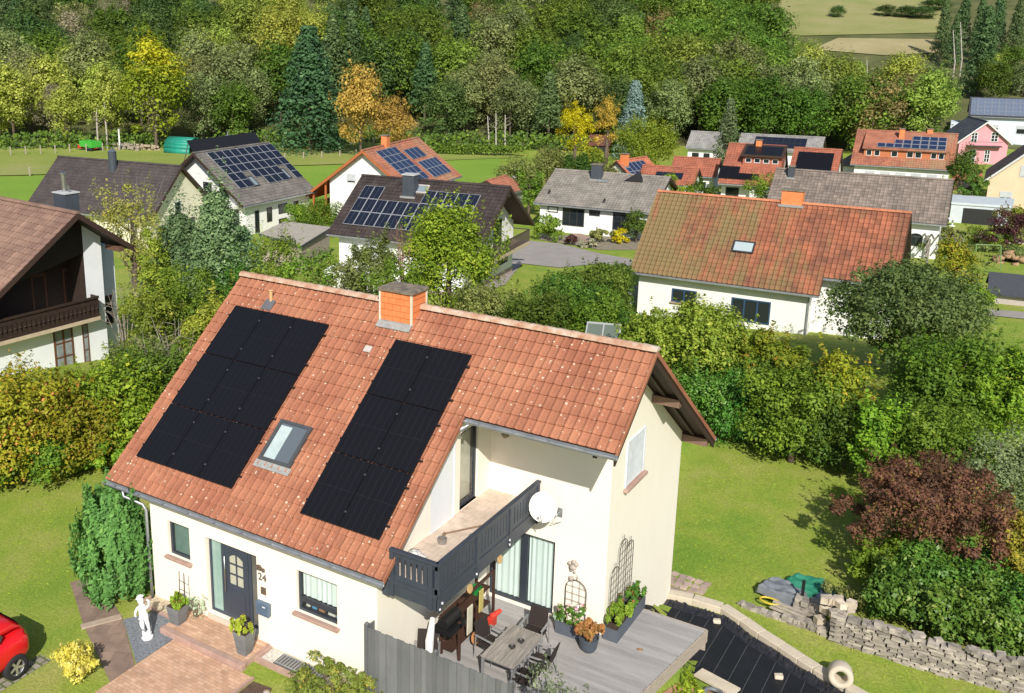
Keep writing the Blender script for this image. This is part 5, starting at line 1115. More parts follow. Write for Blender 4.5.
    def pv(s, x0, x1, q0, q1, nc, nr, glass, frame, skip=(), name='solar_panel', lift=.08, gap=.025, th=.04, cells=None):
        w_, h_ = (x1-x0)/nc, (q1-q0)/nr; me_ = pv_mesh(name, w_-gap, h_-gap, th, glass, frame, .026, cells, mat('cell_line', (.14, .15, .17), None, .4))
        for i in range(nc):
            for j in range(nr):
                if (i, j) in skip: continue
                o = link_mesh(name, me_, s.root); o.matrix_local = basis(0, (1, 0, 0), (0, s.cf, s.sf), (0, -s.sf, s.cf), s.rp(x0+i*w_, q0+j*h_, lift))
    def pvpx(s, tl, br, nc, nr, glass, frame, skip=(), bl=None, tr=None, **k):
        pts_ = [s.roofhit(p) for p in (tl, br)]; x0, x1, q0, q1 = pts_[0][0], pts_[1][0], pts_[1][1], pts_[0][1]
        if bl: b = s.roofhit(bl); x0 = (x0+b[0])/2; q0 = (q0+b[1])/2
        if tr: b = s.roofhit(tr); x1 = (x1+b[0])/2; q1 = (q1+b[1])/2
        s.pv(x0, x1, q0, q1, nc, nr, glass, frame, skip, **k)
    def roofwin(s, tl, br, glass=None, fm=GRAYF):
        (a, d), (b, c) = s.roofhit(tl), s.roofhit(br); m = MB(); fr = .1; uS_, uN_ = np.array([0, s.cf, s.sf]), np.array([0, -s.sf, s.cf])
        for x0, x1, q0, q1 in ((a, b, c, c+fr), (a, b, d-fr, d), (a, a+fr, c+fr, d-fr), (b-fr, b, c+fr, d-fr)): m.obox(s.rp(x0, q0), (x1-x0, 0, 0), uS_*(q1-q0), uN_*.14)
        w_ = m.build('roof_window', [fm], s.root); g = MB(); g.quad(s.rp(a+.05, c+.05, .11), s.rp(b-.05, c+.05, .11), s.rp(b-.05, d-.05, .11), s.rp(a+.05, d-.05, .11)); g.build('pane', [glass or glass_mat('sky_pane', (.2, .25, .28), .05)], w_)
    def chimney(s, x, q, wx, wy, ztop, m_, capm=None, pipes=0, name='chimney'):
        P = s.rp(x, q); m = MB(); m.box(x-wx/2, x+wx/2, P[1]-wy/2, P[1]+wy/2, P[2]-.8, ztop); c_ = m.build(name, [m_], s.root)
        k = MB(); k.box(x-wx/2-.07, x+wx/2+.07, P[1]-wy/2-.07, P[1]+wy/2+.07, ztop, ztop+.08); k.build('chimney_cap', [capm or mat('weathered_concrete', (.22, .2, .16))], c_)
        f_ = MB(); f_.box(x-wx/2-.12, x+wx/2+.12, P[1]-wy/2-.16, P[1]-wy/2-.001, s.zr(P[1]-wy/2)-.05, s.zr(P[1]-wy/2)+.09); f_.build('flashing', [mat('lead_flashing', (.33, .33, .32))], c_)
        for i in range(pipes): t_ = MB(); t_.tube([(x+(i-.5*(pipes-1))*.4, P[1], ztop+.07), (x+(i-.5*(pipes-1))*.4, P[1], ztop+.55-.2*i)], .09, 10); t_.lathe([(0, .6-.2*i), (.13, .56-.2*i), (.13, .52-.2*i), (0, .52-.2*i)], (x+(i-.5*(pipes-1))*.4, P[1], ztop), 10); t_.build('flue', [mat('steel_flue', (.5, .5, .5), None, .3, metal=.9)], c_)
        return c_
    def box(s, name, x0, x1, y0, y1, z0, z1, m_, parent=None): b = MB(); b.box(x0, x1, y0, y1, z0, z1); return b.build(name, m_ if isinstance(m_, list) else [m_], parent or s.root)
T_BROWN = tile_mat('brown_tile', (.25, .155, .115), (.18, .11, .085), lich=.55, lichen=(.4, .32, .25))
T_DARK = tile_mat('dark_brown_tile', (.055, .042, .038), (.04, .031, .03), lich=.2, tint=.2)
T_ANTH = tile_mat('anthracite_tile', (.075, .062, .06), (.055, .046, .046), lich=.3, lichen=(.2, .2, .18))
T_GREY = tile_mat('grey_concrete_tile', (.27, .245, .21), (.2, .18, .155), lich=.9, lichen=(.42, .4, .35), tint=.12)
T_GREYB = tile_mat('brown_grey_tile', (.23, .185, .155), (.165, .135, .115), lich=.6, lichen=(.32, .28, .24), tint=.22)
T_MOSS = tile_mat('mossy_red_tile', (.32, .115, .062), (.19, .08, .05), lich=.3, moss=(.19, .15, .065), mossamt=.58, tint=.17, moss_scale=.9, mossgrad=.017)
T_RED = tile_mat('red_tile', (.36, .125, .075), (.27, .095, .06), lich=.35)
T_RED2 = tile_mat('worn_red_tile', (.38, .15, .09), (.26, .10, .065), lich=.5, moss=(.3, .2, .12), mossamt=.45)
T_SLATE = tile_mat('slate_blue_tile', (.06, .068, .085), (.045, .05, .065), lich=.1)
T_PALE = tile_mat('pale_grey_tile', (.30, .29, .27), (.22, .21, .2), lich=.5)
# --- house with the big dark loggia at the left edge
hA = House('white house with brown tiled roof and dark wooden loggia at the left edge', -18.72-7.97, 13.16+.64, -.08, 8.0, 6.4, 2.95, 7.35, -.6, T_BROWN, WHITE, Wb=3.0, heb=5.25, og=1.25, oe=.55, walls=False)
yw, yb = -5.85, 2.45; XG = 8.0-1.25
pA = hA.hit((107, 330), 0, XG); zfl = float(hA.hit((88, 313), 0, XG)[2]); py0 = float(hA.hit((85, 270), 0, XG)[1]); py1 = float(pA[1])
m = MB(); und_ = lambda y: hA.zr(y)-.18
m.prism([(-7.3, yw, -1.5), (-7.3, yb, -1.5), (-7.3, yb, und_(yb)), (-7.3, 0, und_(0)), (-7.3, yw, und_(yw))], (XG-1.6+7.3, 0, 0))
m.prism([(XG-1.599, yw, -1.5), (XG-1.599, py1, -1.5), (XG-1.599, py1, zfl), (XG-1.599, yw, zfl)], (1.599, 0, 0))
m.prism([(XG-1.598, py0, zfl), (XG-1.598, py1, zfl), (XG-1.598, py1, und_(py1)), (XG-1.598, max(py0, 0), und_(max(py0, 0))), (XG-1.598, py0, und_(py0))], (1.598, 0, 0))
m.build('wall', [mat('cool_white_render', (.74, .76, .77), (.68, .70, .72), .85, .8)], hA.root)
m = MB(); m.prism([(XG-1.59, yw+.02, zfl+.01), (XG-1.59, py0-.01, zfl+.01), (XG-1.59, py0-.01, und_(py0)-.02), (XG-1.59, 0, und_(0)-.03), (XG-1.59, yw+.02, und_(yw)-.02)] if py0 > 0 else [(XG-1.59, yw+.02, zfl+.01), (XG-1.59, py0-.01, zfl+.01), (XG-1.59, py0-.01, und_(py0)-.02), (XG-1.59, yw+.02, und_(yw)-.02)], (.04, 0, 0)); m.build('wood_cladding', [mat('black_brown_wood', (.04, .024, .017), (.022, .014, .01), .75, 6, stretch=(1, 8, 1))], hA.root)
m = MB(); m.box(XG-1.55, XG-.03, py0-.025, py0-.004, zfl+.01, und_(py0)-.02); m.build('side_cladding', [MATS['black_brown_wood']], hA.root)
g1 = hA.hit((66, 240), 0, XG)
m = MB(); m.prism([(XG-.12, float(g1[1])-2.9, 0+und_(float(g1[1])-2.9)-.9), (XG-.12, py0, und_(py0)-1.35), (XG-.12, py0, und_(py0)-.02), (XG-.12, min(0, py0), und_(min(0, py0))-.02), (XG-.12, float(g1[1])-2.9, und_(float(g1[1])-2.9)-.02)], (.1, 0, 0)); m.build('gable_boarding', [MATS['black_brown_wood']], hA.root)
for a, b in (((62, 268), (76, 302)), ((30, 270), (42, 300))):
    P, Q = hA.hit(a, 0, XG-1.54), hA.hit(b, 0, XG-1.54); w_ = frame_mb((XG-1.54, min(P[1], Q[1]), zfl+.05), (0, 1, 0), (1, 0, 0), abs(P[1]-Q[1])+.3, 1.95, .09, .06).build('loggia_door', [BRNF], hA.root); pane_mb((XG-1.54, min(P[1], Q[1]), zfl+.05), (0, 1, 0), (1, 0, 0), abs(P[1]-Q[1])+.3, 1.95, .03).build('pane', [DARKG], w_)
CARV = mat('carved_brown_wood', (.04, .021, .014), (.02, .011, .008), .75, 7, .4)
m = MB(); m.box(XG-.02, XG+.62, yw-.2, py0+.25, zfl-.28, zfl-.1); bA = m.build('balcony', [mat('balcony_edge', (.5, .40, .28), None, .8)], hA.root)
m = MB(); Lb = py0+.25-(yw-.2); n = int(Lb/.24)
m.box(XG+.52, XG+.62, yw-.2, py0+.25, zfl+.82, zfl+.92); m.box(XG+.55, XG+.6, yw-.2, py0+.25, zfl+.55, zfl+.66); m.box(XG+.55, XG+.6, yw-.2, py0+.25, zfl-.08, zfl+.06)
for k in range(n): y = yw-.2+Lb*k/n; m.box(XG+.56, XG+.59, y+.02, y+.2, zfl+.06, zfl+.55); m.lathe([(0, -.06), (.06, -.03), (.075, 0), (.06, .03), (0, .06)], (XG+.6, y+.11, zfl+.32), 6)
m.box(XG+.53, XG+.549, yw-.2, py0+.25, zfl-.05, zfl+.8); m.box(XG-.0, XG+.55, py0+.19, py0+.25, zfl-.08, zfl+.9); m.build('railing', [CARV], bA)  # first box is a dark board added behind the slats to darken their gaps
for a, b, mu in (((52.5, 331), (75, 367), 2), ((81.5, 325), (90, 361), 1)): hA.win('right', a, b, BRNF, mat('net_curtain', (.30, .33, .34), (.16, .18, .19), .3, 3), mull=mu, rails=2)
hA.box('rear_wall', XG-3.0, XG-1.2, py1-.02, py1+1.55, -1.5, und_(min(py1+1.55, 3.0))-.03, MATS['cool_white_render'])
w_ = frame_mb((XG-1.15, py1+.45, .9), (0, 1, 0), (1, 0, 0), .8, 1.5, .08, .05).build('window', [BRNF], hA.root); pane_mb((XG-1.15, py1+.45, .9), (0, 1, 0), (1, 0, 0), .8, 1.5, .03).build('pane', [DARKG], w_)
hA.box('purlin', XG, XG+1.1, yb-.25, yb+.05, und_(yb)-.32, und_(yb)-.06, mat('brown_purlin', (.13, .07, .045), None, .7))
P = hA.roofhit((62, 205)); cA = hA.local(at_depth(63, 206, 50)); 
m = MB(); m.box(cA[0]-.62, cA[0]+.38, cA[1]-.1, cA[1]+.7, 5.6, cA[2]+.62); c_ = m.build('chimney', [CAPM], hA.root); m = MB(); m.box(cA[0]-.67, cA[0]+.43, cA[1]-.15, cA[1]+.75, cA[2]+.621, cA[2]+.68); m.build('chimney_cap', [mat('pale_cap', (.5, .5, .5), None, .6)], c_)
m = MB(); m.tube([(cA[0]-.25, cA[1]+.3, cA[2]+.68), (cA[0]-.25, cA[1]+.3, cA[2]+1.55)], .11, 10); m.lathe([(.0, 1.68), (.16, 1.6), (.16, 1.55), (0, 1.53)], (cA[0]-.25, cA[1]+.3, cA[2]), 10); m.build('flue', [mat('steel_flue', (.5, .5, .5), None, .3, metal=.9)], c_)
m = MB(); m.tube([(cA[0]+.15, cA[1]+.3, cA[2]+.68), (cA[0]+.15, cA[1]+.3, cA[2]+1.0)], .06, 8); m.build('vent_pipe', [MATS['steel_flue']], c_)
# --- dark roofed house behind it
hB = House('cream house with plain dark grey roof behind the loggia house', -53.53, 45.42, .13, 7.35, 4.6, 2.9, 6.99, -4.02, T_ANTH, mat('pale_yellow_render', (.76, .72, .56), (.70, .66, .5), .85, 1), Wb=4.32, heb=3.24, og=.5)
m = MB(); q = hB.local(at_depth(112.5, 160, 91)); m.tube([(q[0], q[1], 5.6), (q[0], q[1], q[2]+.75)], .38, 14); cB = m.build('chimney', [CAPM], hB.root); m = MB(); m.lathe([(.42, .76), (.2, .95), (.1, 1.0), (.12, 1.12), (0, 1.15)], (q[0], q[1], q[2]), 12); m.build('chimney_cap', [MATS['steel_flue']], cB)
hB.winloc('right', -.8, .2, 2.5, 3.9, WHF, mull=1); hB.winloc('right', -3.3, -2.1, .8, 2.1, GRAYF, mull=2); hB.winloc('right', 1.0, 2.0, .8, 2.1, GRAYF)
# --- white house with grey roof, solar roof and a raised solar rack
hC = House('white house with grey solar roof and a raised black solar rack on the ridge', -49.61, 56.46, 1.56, 5.35, 6.2, 2.93, 7.37, -3.97, T_PALE if False else tile_mat('grey_brown_tile', (.17, .155, .14), (.12, .11, .1), lich=.4), WHITE, og=.5, ogl=.9, oe=.6)
for a, b, mu in (((254.5, 211), (259.5, 232), 1), ((266.6, 208), (272, 221), 1), ((278.3, 204.5), (287.4, 212), 1), ((293.6, 201.5), (298.5, 214), 1), ((278.7, 219), (286.8, 224), 1)): hC.win('front', a, b, GRAYF, mull=mu)
hC.pvpx((207.6, 154.3), (301.5, 177.6), 9, 5, PVDK, PVSIL, bl=(238.9, 189.7), tr=(271, 143.2), skip=[(2, 0), (3, 0), (7, 0), (7, 1), (2, 1)] )
hC.roofwin((246, 177.6), (260, 186)); hC.roofwin((279, 169.5), (292, 178.6))
m = MB(); x0, x1 = -4.9, 4.6
m.prism([(x0, .35, 7.42), (x1, .35, 7.42), (x1, 1.15, 8.45), (x0, 1.15, 8.45)], (0, .06, -.04)); rk_ = m.build('solar_rack', [mat('rack_dark', (.012, .012, .014), None, .5)], hC.root)
for k in range(7): x = x0+.15+k*(x1-x0-.4)/6; m = MB(); m.tube([(x, 1.9, 6.2), (x, 1.12, 8.35)], .04, 6); m.build('strut', [mat('rack_strut', (.10, .10, .11), None, .4)], rk_)
hC.winloc('left', -3.6, -2.4, 2.9, 4.6, GRAYF); hC.winloc('left', -1.4, -.3, 3.0, 4.6, GRAYF); hC.winloc('left', -4.8, -3.4, .3, 2.3, GRAYF); hC.winloc('left', -2.8, -1.6, .3, 2.3, GRAYF)
m = MB(); m.box(-6.1, -4.46, -4.9, -1.2, 2.5, 2.8); m.box(-6.1, -6.0, -4.9, -1.2, 2.8, 3.5); m.box(-6.05, -5.9, -4.8, -4.65, -.8, 2.5); m.box(-6.05, -5.9, -1.5, -1.35, -.8, 2.5); m.build('balcony', [WHITE], hC.root)
q = hC.local(at_depth(228, 140, 100)); m = MB(); m.tube([(q[0], q[1], 6.6), (q[0], q[1], q[2]+.3)], .33, 12); cC = m.build('chimney', [CAPM], hC.root); m = MB(); m.lathe([(.5, .3), (.2, .5), (.08, .55), (.08, .85), (0, .9)], (q[0], q[1], q[2]), 12); m.build('chimney_cap', [MATS['steel_flue']], cC)
# --- orange timbered house with blue solar arrays
hD = House('white house with orange timber balcony and bright blue solar arrays', -38.54, 68.05, 1.71, 6.44, 5.12, 3.93, 7.73, -4.32, T_RED2, WHITE, Wb=7.4, heb=2.2, og=.6, ogl=.7, wood=mat('orange_timber', (.42, .13, .04), (.33, .1, .03), .6, 4), oe=.5, walls=False)
m = MB(); m.prism([(-5.74, -4.6, -1.2), (-5.74, 4.0, -1.2), (-5.74, 4.0, hD.zr(4.0)-.17), (-5.74, 0, 7.56), (-5.74, -4.6, hD.zr(-4.6)-.17)], (11.5, 0, 0)); m.build('wall', [WHITE], hD.root)
OT = MATS['orange_timber']; m = MB(); m.box(-5.9, 4, 4.01, 7.2, .5, .75); m.box(-6.0, -5.9, 4.2, 7.2, .75, 1.7); m.box(-5.9, 4, 7.1, 7.2, .75, 1.7); bD = m.build('balcony', [OT], hD.root)
for y in (4.3, 5.7, 7.0): p_ = MB(); p_.box(-6.0, -5.82, y, y+.16, -1, hD.zr(y)-.17); p_.build('post', [OT], bD)
hD.win('left', (346.8, 173.5), (356, 183.5), WHF, shutter=.75)
hD.pvpx((374, 151.5), (428, 178.5), 4, 5, PVBLUE, PVSIL, tr=(396, 147.6)); hD.pvpx((403, 150.2), (426, 156.6), 3, 1, PVBLUE, PVSIL, tr=(417, 147.3), bl=(411.7, 160.3)); hD.pvpx((417, 161.6), (450.6, 173.2), 5, 2, PVBLUE, PVSIL, tr=(436.4, 157.7), bl=(432.5, 177.7))
P = hD.roofhit((385.5, 146)); hD.chimney(P[0], P[1], .75, .6, 8.7, CHM)
# --- dark brown house with a roof full of panels
hE = House('white house with dark brown roof full of solar panels and a gable balcony', -19.84, 46.05, .11, 6.06, 5.27, 3.84, 7.41, -3.42, T_DARK, WHITE, og=1.5, ogl=.7, oe=.55, base=(.5, mat('stone_plinth', (.42, .33, .28), (.3, .23, .2), .9, 3, .3)))
sk_ = [(i, 2) for i in range(2, 6)]
hE.pvpx((366.2, 186.2), (459, 234), 11, 3, PVDK, PVSIL, skip=sk_, bl=(341.5, 227), tr=(485.4, 196.2), cells=(2, 1))
P = hE.roofhit((410.5, 193)); hE.chimney(P[0], P[1], .95, .8, 7.95, CAPM, mat('pale_cap', (.5, .5, .5))); hE.roofwin((417.5, 185.5), (426, 194.5), fm=mat('grey_cap', (.5, .45, .42)))
hE.win('right', (498, 245.2), (507, 261.3), GRAYF, mull=2)
XE = 6.06-1.5; m = MB(); m.box(XE+.001, XE+1.35, -4.6, 4.75, 2.35, 2.6); bE = m.build('balcony', [mat('balcony_edge_tan', (.5, .40, .27), None, .8)], hE.root)
m = MB(); m.box(XE+1.28, XE+1.34, -4.6, 4.75, 3.45, 3.53)
for k in range(48): y = -4.6+k*.197; m.box(XE+1.29, XE+1.32, y, y+.09, 2.6, 3.45)
m.box(XE, XE+1.3, 4.68, 4.74, 3.45, 3.53); m.build('railing', [mat('balcony_brown', (.07, .05, .05), None, .6)], bE)
hE.winloc('right', -2.6, -1.5, 2.7, 4.7, GRAYF); hE.winloc('right', .6, 2.2, 2.7, 4.7, GRAYF, mull=2)
hE.box('purlin', XE, XE+1.45, -.15, .15, 6.7, 7.1, WOOD)
hE.box('annex', -5.2, -1.2, -7.2, -4.7, -1, 1.7, [WHITE])
# --- grey roofed bungalow in the middle
hF = House('low white bungalow with wide grey roof beside the turning road', -18.05, 76.12, .09, 5.77, 5.75, 2.95, 5.46, -4.37, T_GREY, WHITE, og=.5, oe=.5)
hF.win('front', (548, 206), (558, 212.7), GRAYF, WHT); hF.win('front', (589.4, 209.8), (599.8, 216.3)); hF.win('front', (563, 207.5), (583.8, 227), GRAYF, mull=3, name='glazed_door'); hF.win('front', (613.3, 212), (629.5, 231), GRAYF, mull=2, name='garage_door', rails=1)
P = hF.roofhit((597, 178)); hF.chimney(P[0], P[1], 1.0, .7, 6.35, CAPM); P = hF.roofhit((603, 182)); hF.box('roof_hatch', P[0]-.5, P[0]+.5, -5.75+P[1]*hF.cf-.2, -5.75+P[1]*hF.cf+.2, hF.he+P[1]*hF.sf, hF.he+P[1]*hF.sf+.25, ZINC)
for px_ in ((549, 193), (604, 202)): P = hF.roofhit(px_); q = hF.rp(*P); m = MB(); m.prism([(q[0]-.15, q[1]-.2, q[2]-.1), (q[0]+.15, q[1]-.2, q[2]-.1), (q[0], q[1]-.2, q[2]+.3)], (0, .45, .1)); m.build('roof_vent', [GRAYF], hF.root)
hF.box('door_step', -2.6, -.2, -6.4, -5.26, -.9, .12, mat('red_step', (.45, .16, .1), None, .8))
q = hF.rp(*hF.roofhit((634, 181))); m = MB(); m.prism([(q[0]-.9, q[1]-.3, q[2]), (q[0]+.9, q[1]-.3, q[2]), (q[0]+.2, q[1]-.3, q[2]+.75)], (0, 1.6, .0)); m.build('roof_notch', [mat('notch_black', (.02, .02, .022), None, .8)], hF.root)  # near-black wedge added on the slope, standing in for the dark ridge notch
# --- mossy red roof
hG = House('white house with mossy red tiled roof beyond the garden hedge', 3.8, 49.14, .045, 7.65, 5.05, 2.66, 7.13, -2.78, T_MOSS, mat('warm_white_render', (.77, .76, .72), (.71, .70, .66), .85, 1), og=.5, oe=.55, tw=.31, ridge=tile_mat('orange_ridge', (.52, .2, .1), (.4, .15, .08), lich=.4), wave=.06, step=(3.75, 4.05))
hG.win('front', (672.3, 288), (696, 304.5), BLUEF, mull=2, sill=SILL); hG.win('front', (732, 297), (769, 325), BLUEF, mull=3, name='terrace_door'); hG.roofwin((734.5, 241), (753, 254.7), glass_mat('pale_sky_pane', (.36, .43, .44), .1))
P = hG.roofhit((792, 203)); hG.chimney(P[0], P[1]+.2, 1.25, .7, 7.9, CHM)
hG.box('downpipe', 3.1, 3.2, -4.62, -4.52, -1, 2.4, ZINC)
# --- brown grey roof behind it
hH = House('white house with brown grey roof and an arched window behind the mossy roof', 3.72, 79.97, .07, 7.19, 4.33, 3.22, 6.34, -4.0, T_GREYB, WHITE, og=.5, oe=.5)
hH.win('front', (910, 236), (922, 246.5), GRAYF, mull=2)
P = hH.hit((916, 236), 1, -4.33+.5); m = MB(); n = 8; Q = hH.hit((922, 236), 1, -3.83); r = Q[0]-P[0]; m.poly([(P[0]+r*math.cos(math.pi*k/n), -3.885, P[2]+r*.55*math.sin(math.pi*k/n)) for k in range(n+1)]); m.build('window_arch', [DARKG], hH.root)
P = hH.roofhit((791, 176)); hH.chimney(P[0], P[1], .5, .5, 6.7, CAPM)
# --- red house with a long dormer and stepped solar array
hJ = House('long red roofed house with an orange dormer and stepped solar panels', 1.11, 127.25, .09, 5.81, 5.31, 3.13, 7.0, -5.15, T_RED2, WHITE, og=.5, oe=.5)
a = hJ.roofhit((863, 158)); b = hJ.roofhit((945, 164)); yd_ = -5.31+1.3; 
m = MB(); m.box(a[0], b[0], yd_, -1.2, 4.0, 5.05); dj = m.build('dormer', [mat('orange_dormer', (.5, .17, .07), None, .7)], hJ.root)
m = MB(); m.prism([(a[0]-.2, yd_-.35, 5.06), (b[0]+.2, yd_-.35, 5.06), (b[0]+.2, -.3, 6.85), (a[0]-.2, -.3, 6.85)], (0, 0, .14)); m.build('dormer_roof', [T_RED2], dj)
for f0, f1 in ((.03, .1), (.13, .2), (.34, .42), (.53, .61), (.63, .71), (.82, .89), (.91, .98)):
    w_ = frame_mb((a[0]+(b[0]-a[0])*f0, yd_-.03, 4.2), (1, 0, 0), (0, -1, 0), (b[0]-a[0])*(f1-f0), .75, .06, .03).build('window', [WHF], dj); pane_mb((a[0]+(b[0]-a[0])*f0, yd_-.03, 4.2), (1, 0, 0), (0, -1, 0), (b[0]-a[0])*(f1-f0), .75, .015).build('pane', [DARKG], w_)
sl_ = (6.85-5.06)/(-.3-(yd_-.35)); c5 = 1/math.hypot(1, sl_); uS5 = np.array([0, c5, c5*sl_]); pvj = pv_mesh('solar_panel', .92, 1.0, .04, PVBLUE, PVSIL, .04)
x1_ = b[0]-.1
for r_, n_p in ((0, 8), (1, 6), (2, 4)):
    for k in range(n_p):
        o = link_mesh('solar_panel', pvj, hJ.root); p = np.array([x1_-(k+1)*.96, yd_-.2, 5.06+.24+.15*sl_])+uS5*r_*1.04; o.matrix_local = basis(0, (1, 0, 0), uS5, np.cross((1, 0, 0), uS5), p)
for px_, zt in (((901, 142), 7.5), ((930, 133.5), 7.5)): P = hJ.roofhit(px_); hJ.chimney(P[0], P[1], .6, .6, zt, CHM)
for f in (-.8, -.45, -.1, .25, .6): hJ.winloc('front', f*5, f*5+1.1, 1.1, 2.4, WHF, shutter=.35)
# --- pink gable
hK = House('small pink house with a blue grey roof on the right', 6.0, 167.5, 1.95, 4.6, 3.9, 3.3, 6.6, -5.9, T_SLATE, mat('pink_render', (.66, .30, .33), (.6, .27, .3), .85, 1), og=.5, oe=.45, wood=mat('pale_verge', (.6, .6, .6), None, .6))
for y0, y1, z0, z1 in ((-1.9, -.9, 3.5, 5.0), (1.0, 1.9, 3.4, 4.9), (-1.1, -.3, .3, 2.2), (.9, 1.9, .2, 2.3)): hK.winloc('left', y0, y1, z0, z1, WHF, mull=2, rails=2)
m = MB(); m.box(-4.6+.5-.9, -4.1, -2.4, 2.4, 2.75, 2.9); m.box(-4.6+.5-.9, -4.95, -2.4, 2.4, 3.5, 3.56); m.build('balcony', [GRAYF], hK.root)
# --- blue white house under a full solar roof
hL = House('pale blue house with its whole roof covered in solar panels at the right edge', 11.3, 196.3, .1, 9.0, 5.77, 3.87, 6.77, -4.46, T_SLATE, mat('pale_blue_render', (.62, .70, .78), (.56, .64, .72), .85, 1), og=.5, oe=.5)
hL.pv(-8.7, 8.6, .35, hL.Wf/hL.cf-.3, 16, 4, PVLT, PVSIL, lift=.1)
for f in (-5.5, -1.4, 1.0): hL.winloc('front', f, f+1.4, 1.0, 2.5, WHF, shutter=.4)
hL.box('annex', -11.5, -8.51, -3, 2, -1.5, 2.4, [MATS['pale_blue_render']])
# --- peach gable with dark roof
hM = House('peach coloured house with a dark roof at the right edge of the village', 14.88, 118.02, 1.62, 5.0, 3.88, 3.01, 6.64, -4.74, T_ANTH, mat('peach_render', (.74, .52, .36), (.68, .47, .32), .85, 1), og=.5, oe=.45, wood=mat('pale_verge', (.6, .6, .6)))
hM.winloc('left', 1.0, 2.2, .6, 1.9, WHF, mull=2, shutter=.5); hM.winloc('left', -1.4, -.5, .3, 2.2, WHF, mull=2, rails=2); hM.winloc('left', -.6, .6, 3.6, 4.9, WHF, shutter=.9)
# --- distant hillside house, grey houses and the red cluster
g = on_ground(1016, 88); hN = House('pale house with a red roof alone on the slope above the right edge', g[0]+3, g[1]+3, 1.75, 5.5, 4.2, 2.9, 6.0, g[2]-.2, T_RED2, mat('pale_yellow_render', (.66, .60, .42)), og=.4, oe=.4); hN.winloc('left', -1, 0, .8, 2.2, GRAYF)
hO = House('grey roofed white house with a solar carport in front of the wood', -27.42, 137.2, .10, 2.35, 3.27, 2.92, 5.1, -5.8, T_PALE, WHITE, og=.3, oe=.5)
hO.winloc('front', -1.4, -.4, 1.0, 2.2, GRAYF); hO.winloc('front', .3, 1.2, 1.0, 2.2, GRAYF)
hO2 = House('long grey roofed house with dark solar strips behind the red roofed terrace', -16.9, 139.5, .10, 5.9, 3.3, 2.95, 4.9, -5.7, T_PALE, WHITE, og=.3, oe=.5)
hO2.pv(-3.6, 3.6, .7, 3.2, 9, 2, PVDK, GRAYF)
hI1 = House('low red roofed wing house left of the solar terrace', -18.4, 104.2, .12, 2.75, 2.6, 2.6, 4.41, -4.86, T_RED, WHITE, og=.3, oe=.4); hI1.winloc('front', .6, 1.6, .9, 1.9, BLUEF)
hI2 = House('red roofed terrace house with black panels and a four window dormer', -10.6, 100.6, .11, 3.1, 5.3, 2.75, 6.6, -4.6, T_RED, mat('warm_white_render', (.74, .72, .66)), og=.2, oe=1.3, Wb=3.5, heb=3.6)
hI2.pvpx((721, 166), (758, 180), 4, 2, PVB, PVF, skip=[(2, 1), (3, 1)], bl=(717.5, 179.5))
a = hI2.roofhit((744, 160)); b = hI2.roofhit((789, 162)); q = hI2.rp(a[0], 3.6); x0, x1 = a[0], min(b[0], 3.05)
m = MB(); m.box(x0, x1, q[1]-.5, q[1]+2.5, q[2]-.6, q[2]+.75); di = m.build('dormer', [T_RED], hI2.root); m = MB(); m.prism([(x0-.2, q[1]-.9, q[2]+.76), (x1+.2, q[1]-.9, q[2]+.76), (x1+.2, q[1]+2.2, q[2]+1.7), (x0-.2, q[1]+2.2, q[2]+1.7)], (0, 0, .12)); dr_ = m.build('dormer_roof', [WOOD], di)
m = MB(); m.prism([(x0+.1, q[1]-.6, q[2]+.99), (x1-.1, q[1]-.6, q[2]+.99), (x1-.1, q[1]+1.6, q[2]+1.66), (x0+.1, q[1]+1.6, q[2]+1.66)], (0, 0, .03)); m.build('solar_panel', [PVB], di)
for k in range(4):
    u0 = x0+.25+(x1-x0-.3)*k/4; w_ = frame_mb((u0, q[1]-.52, q[2]+.05), (1, 0, 0), (0, -1, 0), (x1-x0)*.16, .5, .06, .03).build('window', [WHF], di); pane_mb((u0, q[1]-.52, q[2]+.05), (1, 0, 0), (0, -1, 0), (x1-x0)*.16, .5, .01).build('pane', [DARKG], w_)
hI2.winloc('front', -2.4, -1.0, .2, 2.2, GRAYF); m = MB(); m.box(.3, .75, -5.0, -4.6, -.8, 2.5); m.build('porch_pillar', [WHITE], hI2.root)
P = hI2.roofhit((759, 148)); hI2.chimney(P[0], P[1]-.2, .6, .6, 7.2, CHM)
hI3 = House('red roofed terrace house with one large black solar field', -4.6, 103.0, .11, 2.5, 5.0, 3.03, 6.35, -4.63, T_RED, WHITE, og=.2, oe=.4)
hI3.pvpx((799, 152), (831, 172), 4, 3, PVB, PVF)
hP = House('small red roofed house with a row of panels behind the grey bungalow', -17.6, 92.3, .12, 3.1, 2.5, 2.91, 4.5, -4.6, T_RED, WHITE, og=.3, oe=.4); hP.pvpx((657, 172), (682, 180), 4, 1, PVDK, GRAYF)
hP2 = House('orange red hipped cottage with a blue solar slope behind the grey bungalow', -22.3, 92.6, 1.35, 3.0, 2.9, 2.6, 4.9, -4.5, tile_mat('bright_red_tile', (.46, .16, .085), (.36, .12, .07), lich=.3), WHITE, og=.3, oe=.4); hP2.pv(-2.6, 1.6, .5, 3.2, 5, 2, PVBLUE, PVSIL); hP2.chimney(-2.2, 3.0, .7, .7, 5.7, CHM)
hQ = House('little shed house with a weathered red roof behind the dark brown house', -30.97, 76.62, 1.58, 2.3, 2.43, 2.63, 3.84, -4.38, T_RED2, WHITE, og=.2, oe=.3)
